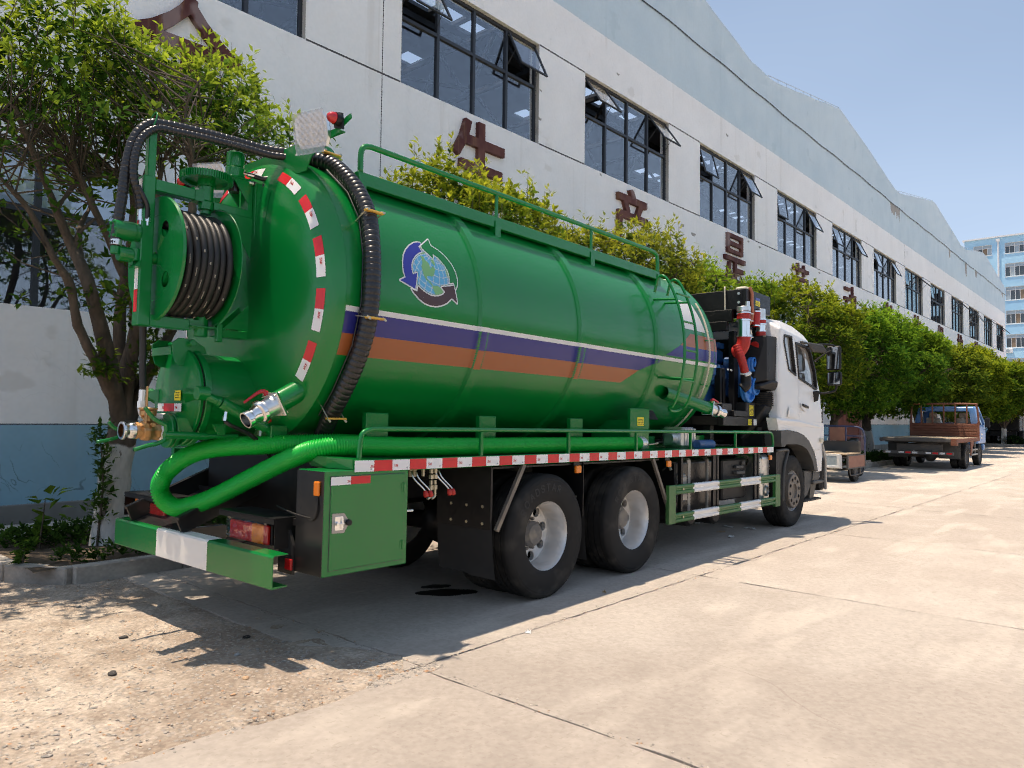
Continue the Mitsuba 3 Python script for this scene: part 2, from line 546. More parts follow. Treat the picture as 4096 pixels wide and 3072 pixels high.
planter(1.98, 6.1, 7.17, 9.4, .55, 'concrete edged planting bed round the whitewashed trunk of the nearest tree')
planter(24.0, 36.5, 7.25, 9.4, .3, 'low planting bed behind the cargo tricycle, beside the flatbed truck')
planter(56.0, 78.0, 6.4, 9.4, .3, 'far planting bed with clipped dark bushes at the end of the road')

# oil stain below the rear axle, and litter
oil = shapely.union_all([affinity.scale(Point(a, b).buffer(1.0, 24), r, r * .62) for a, b, r in ((0, 0, .17), (.15, .02, .12), (-.14, -.01, .10), (.02, .06, .10))]).buffer(.02).buffer(-.03).buffer(.02)
OIL = prism(oil, .003, Tr(0, 0, .0015))

# ================================================================ the factory hall along the road
WALL_Y = 11.0


def wall_fn(base_a, base_b, stain, crack=0.0, streak=.35):
    def fn(p, n, uv):
        x, z, y = p.x, p.z, p.y
        big = fbm(x * .22, z * .35, 3.0 + y * .2, 4)
        mid = fbm(x * 1.7, z * 1.3, 9.0, 4)
        fine = fbm(x * 22, z * 22, y * 22, 3)
        c = mix(base_a, base_b, smoothstep(.3, .7, big * .6 + mid * .4)) * (.965 + .07 * fine)
        # rain runs down the face: narrow in x, long in z
        run = smoothstep(.60, .85, fbm(x * 5.0, z * .22, 17.0, 4)) * smoothstep(.40, .62, fbm(x * .6, z * .3, 31.0, 3))
        c = mix(c, stain, run * streak)
        pat = smoothstep(.74, .80, fbm(x * 1.1 + 4, z * 1.6, 41.0, 5))
        c = mix(c, stain, pat * .35)
        if crack:
            wx_, wz_ = x + .5 * z + .25 * fbm(x * 3, z * 3, 2.0, 3), z + .25 * fbm(x * 3, z * 3, 7.0, 3)
            f1 = fbm(wx_ * 1.6, wz_ * .9, 61.0, 4)
            f2 = fbm(wx_ * 2.2 + 7, wz_ * 1.1, 67.0, 4)
            k = dr.maximum(1 - smoothstep(.001, .0065, dr.abs(f1 - .5)), 1 - smoothstep(.001, .006, dr.abs(f2 - .47)))
            k = k * smoothstep(.40, .55, fbm(x * 2.2, z * 2.6, 51.0, 3))
            c = mix(c, (.06, .09, .11), k * crack)
        return c
    return fn


mat('wall_white', proc(wall_fn((.84, .835, .82), (.90, .895, .88), (.62, .59, .54), .06)), .8, spec=.25)
mat('wall_blue', proc(wall_fn((.22, .40, .52), (.28, .47, .58), (.33, .40, .42), .6)), .75, spec=.25)
mat('fascia_blue', proc(wall_fn((.53, .64, .70), (.60, .70, .75), (.44, .55, .60), 0, .25)), .8, spec=.25)
mat('plinth', proc(wall_fn((.17, .165, .155), (.25, .24, .22), (.1, .1, .09), .3)), .9)
mat('window_frame', (.022, .026, .034), .45, coat=.2)
mat('reveal', proc(wall_fn((.40, .38, .34), (.52, .5, .45), (.24, .2, .16), 0, .5)), .9)
mat('groove', (.07, .07, .075), .9)
mat('hall_inside', (.085, .095, .11), .9)
mat('hall_steel', (.02, .023, .028), .6)
mat('cable', (.01, .01, .012), .5)


def rust_fn(p, n, uv):
    k = fbm(p.x * 3, p.z * 3, p.y * 3, 4)
    run = fbm(p.x * 14, p.z * 1.2, 5.0, 4)
    c = mix((.085, .024, .021), (.15, .06, .045), smoothstep(.35, .65, k))
    c = mix(c, (.18, .09, .045), smoothstep(.58, .75, run) * .6)
    c = mix(c, (.33, .25, .24), smoothstep(.62, .75, fbm(p.x * 2.2, p.z * 1.6, 13.0, 4)) * .55)
    return c


mat('rust_letter', proc(rust_fn), .7, spec=.3)
mat('red_door', proc(lambda p, n, uv: mix((.24, .06, .045), (.17, .045, .035), fbm(p.x * 2, p.z * 2, 1.0, 4))), .6)
mat('door_jamb', (.45, .26, .24), .7)

B = thing('factory_building', 'long white factory hall with pale blue wavy parapet, clerestory windows and rusty wall lettering', 'factory')
X_A, X_B = -8.0, 81.9
windows = [(2.68 + 6.27 * k, 4.2 - (.02 * k if k > 4 else 0)) for k in range(13)]
windows = [(2.68, 4.2), (9.0, 4.22), (15.07, 4.28), (21.33, 4.22), (27.63, 4.26), (33.90, 4.25), (40.19, 4.15), (46.29, 4.05), (52.42, 4.0), (58.52, 4.0), (64.7, 4.0), (70.87, 3.8), (76.83, 3.8)]
SILL, HEAD, TRANS = 7.98, 10.40, 9.36
LOW = (-3.5, 5.4, 2.86, 4.92)            # the ground floor window behind the nearest tree
DOOR = (34.2, 38.6, .32, 3.7)
holes = [[(x, SILL), (x + w_, SILL), (x + w_, HEAD), (x, HEAD)] for x, w_ in windows]
holes += [[(LOW[0], LOW[2]), (LOW[1], LOW[2]), (LOW[1], LOW[3]), (LOW[0], LOW[3])]]
white = Polygon([(X_A, 1.333), (X_B, 1.333), (X_B, 11.7), (X_A, 11.7)], holes)
doorcut = shapely.box(DOOR[0], 0, DOOR[1], DOOR[3])
add(B, 'wall', side(white.difference(doorcut), WALL_Y, WALL_Y + .30), 'wall_white')
add(B, 'dado', side(shapely.box(X_A, .30, X_B, 1.318).difference(doorcut), WALL_Y + .002, WALL_Y + .30), 'wall_blue', label='light blue lower band of the wall with hairline cracks')
add(B, 'dado_line', [side(shapely.box(a, 1.318, b, 1.333), WALL_Y + .006, WALL_Y + .30) for a, b in ((X_A, DOOR[0]), (DOOR[1], X_B))], 'groove')
add(B, 'plinth', [box(X_A, DOOR[0], WALL_Y - .05, WALL_Y + .3, -.06, .30, .01), box(DOOR[1], X_B, WALL_Y - .05, WALL_Y + .3, -.06, .30, .01)], 'plinth')
par = [(X_A, 14.45), (-2, 14.5), (6.5, 14.5), (8.6, 14.52), (16.6, 15.95), (17.3, 15.92), (21.7, 15.24), (24.15, 14.77), (25.3, 14.53), (27.1, 14.52), (27.7, 14.57),
       (35.1, 15.97), (35.7, 15.90), (39.7, 15.30), (44.3, 14.45), (45.4, 14.45), (53.2, 15.82), (54.15, 15.84), (58.2, 15.2), (62.1, 14.57), (64.0, 14.58), (71.0, 15.57), (72.2, 15.55), (77.5, 14.80), (X_B, 14.22)]
par_r = []
for (a, b) in zip(par[:-1], par[1:]):
    k = max(1, int((b[0] - a[0]) / .6))
    for i in range(k):
        par_r.append((a[0] + (b[0] - a[0]) * i / k, a[1] + (b[1] - a[1]) * i / k + rng.normal(0, .012)))
par_r.append(par[-1])
add(B, 'parapet', side([(X_A, 11.7), (X_B, 11.7)] + par_r[::-1], WALL_Y + .001, WALL_Y + .28), 'fascia_blue', label='pale blue parapet that rises and falls in low gables')
# end wall and the hall behind
add(B, 'end_wall', box(X_B - .3, X_B - .002, WALL_Y + .31, 36, 0, 14.1), 'wall_white')
add(B, 'back_wall', box(X_A, X_B - .31, 35.7, 36, 0, 14.0), 'hall_inside')
roof_holes = []
for k in range(-1, 9):
    x0 = 1.8 + 9.2 * k
    for a, b in ((15.2, 15.9), (16.15, 16.85), (19.2, 20.0), (25.5, 27.5)):
        for c_ in (2.0, 3.0, 4.0, 5.0):
            roof_holes.append([(x0 + c_, a), (x0 + c_ + .82, a), (x0 + c_ + .82, b), (x0 + c_, b)])
rp = Polygon([(X_A, 11.31), (X_B - .31, 11.31), (X_B - .31, 35.7), (X_A, 35.7)], [h for h in roof_holes if h[1][0] < X_B - 1 and h[0][0] > X_A + 1])
add(B, 'hall_roof', prism(rp, .12, Tr(0, 0, 14.0)), 'hall_inside')
add(B, 'hall_floor', box(X_A, X_B - .31, 11.31, 35.7, -.05, .06), 'hall_inside')
add(B, 'end_wall', box(X_A, X_A + .2, 11.31, 35.7, .07, 13.99), 'hall_inside')
tr = []
for k in range(14):
    x0 = 4.1 + 6.2 * k
    for z0, z1, s in ((11.9, 13.7, .13),):
        tr += [bar((x0, 11.4, z0), (x0, 35, z0), s, s), bar((x0, 11.4, z1), (x0, 35, z1), s, s)]
        for i in range(9):
            ya = 11.6 + 2.6 * i
            tr += [bar((x0, ya, z0), (x0, ya + 1.3, z1), .09, .09), bar((x0, ya + 1.3, z1), (x0, ya + 2.6, z0), .09, .09)]
    tr += [bar((x0, 16.5, 12.0), (x0 + 6.2, 19.5, 12.0), .08, .08), bar((x0, 19.5, 12.0), (x0 + 6.2, 16.5, 12.0), .08, .08), bar((x0, 13.0, 13.8), (x0 + 6.2, 13.0, 13.8), .14, .2), bar((x0, 17.1, 13.8), (x0 + 6.2, 17.1, 13.8), .14, .2),
           bar((x0, 21.0, 13.8), (x0 + 6.2, 21.0, 13.8), .14, .2), bar((x0, 13.0, 12.6), (x0 + 6.2, 13.0, 12.6), .1, .14)]
add(B, 'roof_truss', tr, 'hall_steel', kind='stuff')

A1 = [25, 27, 33, 14, 6, 16, 17, 4, 6, 38, 38, 36, 38]
A4 = [25, 24, 33, 24, 24, 24, 24, 44, 0, 42, 28, 46, 42]
for k, (x0, w_) in enumerate(windows):
    W = numbered(B + '__window')
    y0, y1 = WALL_Y + .10, WALL_Y + .17
    cols = [x0 + w_ * i / 4 for i in range(5)]
    fr = [box(x0 + .001, x0 + .07, y0, y1, SILL + .002, HEAD - .002), box(x0 + w_ - .07, x0 + w_ - .001, y0, y1, SILL + .002, HEAD - .002),
          box(x0 + .07, x0 + w_ - .07, y0 + .001, y1 - .001, SILL + .002, SILL + .06), box(x0 + .07, x0 + w_ - .07, y0 + .001, y1 - .001, HEAD - .07, HEAD - .002)]
    add(W, 'frame', fr, 'window_frame')
    add(W, 'reveal', [box(x0 + w_ - .012, x0 + w_ - .001, WALL_Y + .003, y0 - .002, SILL + .003, HEAD - .003), box(x0 + .001, x0 + .012, WALL_Y + .003, y0 - .002, SILL + .003, HEAD - .003)], 'reveal')
    for c in cols[1:4]:
        add(W, 'mullion', box(c - .035, c + .035, y0 - .01, y1 - .002, SILL + .06, HEAD - .07), 'window_frame')
    add(W, 'transom', [box(a + (.07 if i == 0 else .035), b - (.07 if i == 3 else .035), y0 - .006, y1 - .004, TRANS - .035, TRANS + .035) for i, (a, b) in enumerate(zip(cols[:-1], cols[1:]))], 'window_frame')
    for i in range(4):
        a, b = cols[i] + .036, cols[i + 1] - .036
        if i == 0: a += .034
        if i == 3: b -= .034
        add(W, 'pane', xf((np.array([[a, 0, SILL + .06], [b, 0, SILL + .06], [b, 0, TRANS - .035], [a, 0, TRANS - .035]]), np.array([[0, 1, 2, 3]])), Tr(0, (y0 + y1) / 2)), 'glass')
        if i in (1, 2):
            add(W, 'pane', xf((np.array([[a, 0, TRANS + .035], [b, 0, TRANS + .035], [b, 0, HEAD - .07], [a, 0, HEAD - .07]]), np.array([[0, 1, 2, 3]])), Tr(0, (y0 + y1) / 2)), 'glass')
        else:                                                     # an awning sash hung from its top edge, opened outwards
            ang = math.radians((A1 if i == 0 else A4)[k] + 1.5)
            H_ = HEAD - .075 - (TRANS + .03)
            M = Tr(0, y0 - .012, HEAD - .075) @ Rx(-ang)
            s = .045
            S_ = add(W, 'sash', [box(a, a + s, -.02, .02, -H_, 0), box(b - s, b, -.02, .02, -H_, 0), box(a + s, b - s, -.019, .019, -H_, -H_ + s), box(a + s, b - s, -.019, .019, -s, 0)], 'window_frame', M=M)
            add(W, 'pane', (np.array([[a + s, 0, -H_ + s], [b - s, 0, -H_ + s], [b - s, 0, -s], [a + s, 0, -s]]), np.array([[0, 1, 2, 3]])), 'glass', M=M)
            if ang > .1:
                e = M @ np.array([a + .02, 0, -H_ * .55, 1])
                e2 = M @ np.array([b - .02, 0, -H_ * .55, 1])
                add(W, 'stay', [rod((a - .01, y0, HEAD - .35 - .5), e[:3], .008, 6), rod((b + .01, y0, HEAD - .35 - .5), e2[:3], .008, 6)], 'window_frame')
# shadow gaps between the windows at sill and head
gr = []
for (xa, wa), (xb, wb) in zip(windows[:-1], windows[1:]):
    for z in (SILL + .01, HEAD - .01):
        gr.append(box(xa + wa + .01, xb - .01, WALL_Y - .004, WALL_Y + .05, z - .016, z + .016))
for x in (8.55, 46.1):
    gr.append(box(x - .008, x + .008, WALL_Y - .0035, WALL_Y + .05, 1.34, 11.69))
gr.append(box(46.6, 46.612, WALL_Y - .003, WALL_Y + .05, .31, 1.31))
add(B, 'wall_joint', gr, 'groove')
# the ground floor window: dark, with a pale blind in its upper part
Wl = numbered(B + '__window')
add(Wl, 'frame', [box(LOW[0], LOW[1], WALL_Y + .08, WALL_Y + .15, LOW[3] - .08, LOW[3] - .002), box(LOW[0], LOW[1], WALL_Y + .08, WALL_Y + .15, 4.10, 4.19)] +
    [box(x - .04, x + .04, WALL_Y + .081, WALL_Y + .149, LOW[2] + .002, LOW[3] - .09) for x in (-2.4, -.6, 1.2, 3.0, 4.6)], 'window_frame')
mat('blind', (.36, .46, .58), .8)
add(Wl, 'blind', box(LOW[0], LOW[1], WALL_Y + .20, WALL_Y + .22, 4.2, LOW[3] - .004), 'blind')
add(Wl, 'pane', xf((np.array([[LOW[0], 0, LOW[2]], [LOW[1], 0, LOW[2]], [LOW[1], 0, LOW[3]], [LOW[0], 0, LOW[3]]]), np.array([[0, 1, 2, 3]])), Tr(0, WALL_Y + .115)), 'glass')
# fascia cable sagging a little between its clips, roof rails
cab = [(x, WALL_Y - .03, 13.5 + .02 * math.sin(x * 1.7) + .02 * math.sin(x * .37)) for x in np.linspace(X_A, X_B, 160)]
add(B, 'facade_cable', tube(cab, .016, 6), 'cable')
mat('galvanised', (.42, .44, .46), .45, metal=.7)
for a, b, za, zb in ((27.1, 35.4, 14.52, 15.97), (45.6, 53.9, 14.47, 15.83), (64.1, 72.0, 14.58, 15.56)):
    rr = [tube([(x, WALL_Y + .14, za + (zb - za) * (x - a) / (b - a) + .20) for x in np.linspace(a, b, 8)], .012, 6)]
    rr += [rod((x, WALL_Y + .14, za + (zb - za) * (x - a) / (b - a) - .05), (x, WALL_Y + .14, za + (zb - za) * (x - a) / (b - a) + .2), .010, 6) for x in np.linspace(a + .1, b - .1, 10)]
    add(B, 'roof_rail', rr, 'galvanised')
# patches where the facing has come off below the cable
mat('bare_patch', proc(lambda p, n, uv: mix((.26, .25, .23), (.45, .42, .38), fbm(p.x * 9, p.z * 2, 2.0, 4))), .9)
for (x, w_, h_) in ((43.3, 2.0, .75), (57.9, .5, .6), (63.4, .7, 1.1), (67.3, .9, .5), (80.0, .6, .4)):
    pts = [(x + i * w_ / 12, 13.46 - (0 if i in (0, 12) else h_ * (.35 + .65 * R.random()))) for i in range(13)]
    add(B, 'bare_patch', side([(x + w_, 13.47), (x, 13.47)] + pts, WALL_Y - .003, WALL_Y + .01), 'bare_patch')
# flaked paint below some sills and beside the letters
for (x, z, s) in ((25.0, 7.86, .07), (20.2, 7.45, .10), (20.9, 7.3, .14), (13.27, 9.3, .05), (13.27, 8.6, .06), (16.6, 10.9, .07), (23.3, 11.2, .09), (26.0, 7.82, .10), (32.2, 7.85, .10), (15.8, 7.90, .05)):
    for i in range(3):
        pts = [(x + R.uniform(-s, s) + math.cos(a) * s * R.uniform(.2, .6), z + R.uniform(-.02, .02) + math.sin(a) * s * R.uniform(.15, .5)) for a in np.linspace(0, 2 * PI, 9)[:-1]]
        add(B, 'flaked_patch', side(Polygon(pts).convex_hull, WALL_Y - .002, WALL_Y + .01), 'bare_patch')
# the raised letters of the safety slogan, one below each window
GLYPHS = json.loads(r'''{"全":[[[62,483,0,577,151,658,308,782,401,880,485,1000,564,963,558,921,660,808,785,704,1000,561,928,477,826,543,820,488,552,487,552,357,821,356,821,251,552,250,551,109,948,105,948,0,52,0,52,105,442,107,441,250,178,251,178,349,441,357,443,484,179,488,175,544],[362,684,261,594,746,599,637,683,498,831]]],"生":[[[7,0,7,115,443,119,441,357,119,358,129,473,441,474,441,674,218,675,103,495,0,551,135,770,207,982,320,963,271,791,441,791,443,1000,563,1000,566,791,946,791,946,676,565,673,565,474,906,473,906,358,566,357,564,120,1000,115,1000,0]]],"产":[[[0,62,85,275,99,612,325,615,247,761,269,767,85,767,85,876,471,877,416,973,511,1000,562,968,617,876,973,876,973,767,796,767,831,756,831,727,758,613,1000,612,1000,503,216,502,207,285,158,107,94,0],[712,767,364,767,448,639,422,612,631,613]]],"是":[[[0,56,90,146,149,237,211,441,301,425,273,308,306,244,386,167,445,139,462,143,460,462,30,464,22,552,978,552,978,464,552,458,556,349,905,349,905,261,555,260,554,119,1000,111,970,22,466,37,311,108,234,201,159,81,75,0]],[[136,1000,858,1000,858,618,136,618],[227,697,763,692,767,767,231,772],[227,852,763,846,767,921,231,926]]],"劳":[[[17,816,17,900,256,901,258,1000,359,1000,363,900,647,900,651,1000,745,1000,748,900,1000,900,1000,816,754,815,744,722,651,722,646,816,363,816,359,722,258,722,255,815]],[[37,686,972,686,972,495,879,495,874,602,130,602,124,488,37,488]],[[0,75,252,172,334,252,382,351,379,361,100,362,100,446,393,446,418,580,511,572,501,446,897,446,869,119,855,70,804,21,556,14,525,99,740,98,760,111,789,232,791,361,485,361,434,224,308,95,197,41,55,0]]],"动":[[[451,61,536,169,592,285,654,592,653,674,509,676,501,769,660,770,661,1000,756,1000,758,770,1000,769,986,313,958,108,936,58,871,16,684,23,660,109,827,102,856,122,891,299,905,673,754,676,728,435,651,176,595,79,521,0]],[[0,581,0,666,499,666,499,581,248,579,146,265,379,306,326,481,406,497,521,181,433,157,418,225,394,227,36,137,14,219,77,326,151,576]],[[35,932,478,932,478,846,35,846]]],"者":[[[73,277,0,377,214,456,381,548,29,556,29,660,392,664,391,764,122,765,122,869,390,870,393,1000,504,1000,509,869,756,869,765,851,860,964,963,918,857,783,733,664,1000,660,1000,556,590,555,482,484,875,477,868,0,767,0,755,33,362,33,357,0,247,0,246,349],[360,133,752,131,755,205,363,209],[365,379,364,307,755,311,752,379],[505,664,559,661,670,763,507,764]]],"的":[[[0,822,130,823,177,1000,284,985,227,825,421,822,427,624,527,781,594,1000,694,985,653,829,1000,829,970,250,926,57,880,14,834,0,631,7,606,93,804,86,849,134,886,372,900,738,615,743,498,543,422,585,422,95,97,95,92,7,0,7],[92,187,328,183,327,435,94,434],[98,736,94,524,328,524,328,735]],[[546,546,623,578,812,324,721,278]]],"保":[[[265,106,273,131,388,208,536,385,291,393,291,478,594,483,591,602,368,603,368,966,913,966,913,603,684,602,682,483,971,478,971,393,736,393,734,384,855,228,1000,114,928,46,808,151,685,315,681,0,594,0,589,315,519,218,350,62,314,46],[450,694,823,689,825,878,452,880]],[[0,568,149,769,254,1000,342,992,307,884,237,751,237,0,156,0,155,605,51,484]]],"护":[[[319,53,412,206,439,300,460,520,460,813,711,814,619,955,636,979,705,994,805,856,805,831,774,814,1000,813,1000,382,906,382,901,449,550,448,527,253,471,98,398,0],[555,538,903,534,905,726,558,729]],[[23,341,0,431,168,475,168,693,22,696,22,786,167,788,168,1000,263,1000,263,789,388,786,388,696,263,693,263,505,387,527,395,444,263,407,263,79,219,16,65,2,41,92,168,103,168,370]]],"神":[[[0,399,175,552,289,712,24,712,24,817,218,819,131,951,228,998,340,851,302,818,382,817,428,790,428,829,655,837,657,1000,771,1000,774,837,1000,837,1000,255,887,255,883,294,772,292,771,0,657,0,655,293,544,294,532,241,428,250,428,376,369,318,280,427,280,0,172,0,171,392,74,314,44,314],[428,778,379,656,305,546,428,416],[771,619,884,616,884,730,773,730],[771,403,884,401,884,508,773,508],[543,619,655,616,655,730,544,730],[543,403,655,401,655,508,544,508]]]}''')
for k, ch in enumerate('全生产是劳动者的保护神'):
    x0 = [4.02, 10.36, 16.36, 22.93, 29.05, 35.3, 41.6, 47.8, 53.9, 60.1, 66.3][k]
    w_, h_, z0 = 1.66, 1.74, (6.09 if k else 6.08)
    parts_ = []
    for poly in GLYPHS[ch]:
        rings = [[(r[i] / 1000 * w_ + x0, r[i + 1] / 1000 * h_ + z0) for i in range(0, len(r), 2)] for r in poly]
        g_ = Polygon(rings[0], rings[1:]).buffer(0)
        parts_.append(side(g_, WALL_Y - .10, WALL_Y + .02))
    add(B, 'wall_letter', parts_, 'rust_letter')
# the red sheet door with its pinkish jamb
D_ = numbered(B + '__door')
add(D_, 'leaf', [box(DOOR[0] + .02, 36.0, WALL_Y + .12, WALL_Y + .17, .08, DOOR[3] - .02), box(36.015, 37.9, WALL_Y + .121, WALL_Y + .171, .08, DOOR[3] - .02)], 'red_door')
add(D_, 'jamb', box(37.92, DOOR[1] - .002, WALL_Y + .03, WALL_Y + .28, .06, DOOR[3] - .003), 'door_jamb')
# gas meter box with its pipe on the wall
mb = thing('meter_box', 'small pale grey meter box and thin pipe on the blue wall band', 'meter box')
mat('meter_grey', (.5, .52, .5), .6)
add(mb, 'casing', box(46.9, 47.45, WALL_Y - .14, WALL_Y - .006, .82, 1.28, .015), 'meter_grey')
add(mb, 'pipe', tube([(46.75, WALL_Y - .03, 3.4), (46.75, WALL_Y - .03, .95), (46.82, WALL_Y - .05, .88), (46.9, WALL_Y - .06, .88)], .018, 8), 'meter_grey')

# ================================================================ the light blue office block across the end of the road
mat('office_blue', proc(wall_fn((.36, .62, .84), (.42, .68, .87), (.25, .48, .72), 0, .6)), .8)
mat('office_trim', (.75, .76, .77), .7)
mat('office_blind', (.36, .43, .47), .25, coat=.6)
mat('office_glass', (.05, .065, .075), .08, coat=1.0)
mat('curtain', (.23, .17, .12), .7)
O_ = thing('office_block', 'light blue five storey office block with white window frames at the far end', 'office building')
OX = 110.0
rows = [(24.22, 1.36), (21.58, 1.68), (18.61, 1.70), (15.60, 1.69), (12.59, 1.69), (9.58, 1.69), (6.5, 1.69), (3.5, 1.69)]
colsy = [18.14 - 3.41 * k for k in range(6)]
gaps = [[(y - 2.05, t - h_), (y, t - h_), (y, t), (y - 2.05, t)] for y in colsy for t, h_ in rows]
add(O_, 'wall', front(Polygon([(-4, 0), (19.1, 0), (19.1, 25.0), (-4, 25.0)], gaps), OX, OX + .3), 'office_blue')
add(O_, 'side_wall', [box(OX + .31, OX + 14, 18.8, 19.1, 0, 25.0), box(OX + .31, OX + 14, -4, -3.7, 0, 25.0), box(OX + 13.7, OX + 14, -3.69, 18.79, 0, 25)], 'office_blue')
add(O_, 'roof', box(OX - .25, OX + 14.2, -4.2, 19.3, 25.01, 25.18), 'office_trim')
add(O_, 'floor_slab', [box(OX + .31, OX + 13.6, -3.6, 18.7, t - 2.5, t - 2.3) for t, h_ in rows], 'hall_inside')
for ci, y in enumerate(colsy[:3]):
    for ri, (t, h_) in enumerate(rows[:7]):
        W = numbered(O_ + '__window')
        f_ = []
        for yy in (y - .03, y - 1.025, y - 2.02):
            f_.append(box(OX + .08, OX + .14, yy - .03, yy + .03, t - h_ + .002, t - .002))
        for yy in (y - .53, y - 1.53):
            f_.append(box(OX + .081, OX + .139, yy - .02, yy + .02, t - h_ + .05, t - .46))
        f_ += [box(OX + .082, OX + .138, y - 1.99, y - .06, zz - .025, zz + .025) for zz in (t - h_ + .03, t - .44, t - .03)]
        add(W, 'frame', f_, 'office_trim')
        add(W, 'blind', box(OX + .16, OX + .18, y - 2.04, y - .01, t - .45, t - .01), 'office_blind')
        for i in range(4):
            m_ = 'curtain' if (ri * 7 + ci * 3 + i) % 6 == 2 else 'office_glass' if (ri + i + ci) % 3 else 'office_blind'
            add(W, 'pane', box(OX + .15, OX + .165, y - .51 * (i + 1) + .0, y - .51 * i - .01, t - h_ + .01, t - .46), m_)
        add(W, 'sill', box(OX - .06, OX - .002, y - 2.1, y + .05, t - h_ - .08, t - h_ - .01), 'office_trim')
add(O_, 'drain_pipe', [rod((OX - .12, 15.4, 2), (OX - .12, 15.4, 24.6), .11, 10), box(OX - .3, OX - .01, 15.2, 15.62, 24.5, 24.8)], 'office_trim')
ac = thing('air_conditioner', 'white air conditioner unit hung below a window on the light blue office block', 'air conditioner')
add(ac, 'casing', box(OX - .36, OX - .06, 14.02, 14.78, 10.25, 10.78, .02), 'office_trim')
add(ac, 'fan_grille', cyl((OX - .40, 14.52, 10.52), (OX - .362, 14.52, 10.52), .2, 24), 'office_blind')
add(ac, 'bracket', [bar((OX - .36, yy, 10.22), (OX - .002, yy, 10.22), .04, .04) for yy in (14.15, 14.65)], 'window_frame')

# ================================================================ the vacuum tanker; x forward, y to its left, z up, origin on the ground below the first rear axle
TYAW, TPITCH = 0.0171732, -0.0102887
TO = np.array([4.6557712, 3.84773352, 0]) + Rz(TYAW)[:3, :3] @ np.array([.08, 1.22, 0])
MW = Tr(*TO) @ Rz(TYAW)                         # wheels stand on the ground
MB = MW @ Ry(-TPITCH)                           # the body stands nose down by half a degree
V = thing('vacuum_tanker_truck', 'green vacuum tanker truck with white cab, rear hose reel and globe emblem', 'tanker truck')


def tp(name, mesh, m, smooth=False, parent=V, M=MB, **kw):
    return add(parent, name, mesh, m, smooth, M, **kw)


# ---------------------------------------------------------------- tank
TR, TZ, TX0, TX1 = 1.069, 2.313, -1.932, 3.50
RIBS = (-.61, .725, 2.13)


def tank_r(x):
    r = TR
    for c in RIBS:
        r += .026 * min(1.0, max(0.0, (.062 - abs(x - c)) / .016))
    return r


def dish(x0, sgn, depth):
    out = []
    for t in np.linspace(0, 1, 22):
        # torispherical head: a tight knuckle, then a shallow crown
        rr = TR * (1 - t)
        k = rr / TR
        d = depth * (1 - k**2.6) ** .62
        out.append((max(rr, 1e-3), x0 + sgn * d))
    return out


xs = sorted(set(list(np.linspace(TX0, TX1, 40)) + [c + d for c in RIBS for d in (-.063, -.056, -.050, -.046, -.03, .03, .046, .050, .056, .063)]))
prof = dish(TX0, -1, .20)[::-1] + [(tank_r(x), x) for x in xs] + dish(TX1, 1, .21)
prof = [p for i, p in enumerate(prof) if i == 0 or abs(p[0] - prof[i - 1][0]) + abs(p[1] - prof[i - 1][1]) > 1e-6]
K = numbered(V + '__tank')
scene[K] = MP(xf(lathe([(r, x) for r, x in prof], (0, 0, TZ), (1, 0, 0), 160), MB), 'paint_green', smooth=35)


def on_tank(x, ang, lift=.002):
    r = tank_r(x) + lift
    a = math.radians(ang)
    return np.array([x, -r * math.cos(a), TZ + r * math.sin(a)])


def band(x0, x1, a0, a1, lift=.002, x0b=None, x1b=None, nx_=None, th=.0015):
    """A painted or stuck band on the tank, x0..x1 at angle a0 and x0b..x1b at a1."""
    x0b, x1b = x0 if x0b is None else x0b, x1 if x1b is None else x1b
    lo, hi = min(x0, x0b), max(x1, x1b)
    us = np.linspace(0, 1, nx_ or max(3, int((hi - lo) / .025)))
    if nx_ is None and x0 == x0b and x1 == x1b:
        xs_ = sorted(set(list(np.linspace(x0, x1, 60)) + [c + d for c in RIBS for d in (-.063, -.055, -.047, .047, .055, .063) if x0 < c + d < x1]))
        us = (np.array(xs_) - x0) / (x1 - x0)
    elif nx_ is None:
        us = np.linspace(0, 1, int((hi - lo) / .012))
    av = np.linspace(0, 1, max(3, int(abs(a1 - a0) / 1.0) + 1))
    Vv = np.array([[on_tank(x0 + (x0b - x0) * t + u * ((x1 + (x1b - x1) * t) - (x0 + (x0b - x0) * t)), a0 + (a1 - a0) * t, lift) for t in av] for u in us])
    n1, n2 = Vv.shape[:2]
    i = np.arange(n1 * n2).reshape(n1, n2)
    return (Vv.reshape(-1, 3), np.stack([i[:-1, :-1], i[1:, :-1], i[1:, 1:], i[:-1, 1:]], -1).reshape(-1, 4)[:, ::-1])


tp('stripe', band(TX0 + .003, TX1 + .06, -8.3, -6.35), 'stripe_white', True, K)
tp('stripe', band(TX0 + .003, 2.25, -8.3, -16.1, x1b=1.80), 'stripe_blue', True, K)
tp('stripe', band(TX0 + .003, 1.80, -16.1, -24.2, x1b=1.53), 'stripe_orange', True, K)
tp('stripe', band(2.31, TX1 + .06, -5.2, 2.1, x0b=2.63), 'stripe_blue', True, K)
tp('stripe', band(2.63, TX1 + .05, 2.1, 10.6, x0b=2.90), 'stripe_orange', True, K)
tp('white_panel', band(2.78, 3.30, 13.4, 34.6, x0b=2.85, x1b=3.22), 'stripe_white', True, K)
tp('weld_seam', [lathe([(TR + .004 * math.cos(a), x + .007 * math.sin(a)) for a in np.linspace(-PI / 2, PI / 2, 5)], (0, 0, TZ), (1, 0, 0), 120) for x in (TX0 + .004, TX1 - .004)], 'paint_green', True, K)

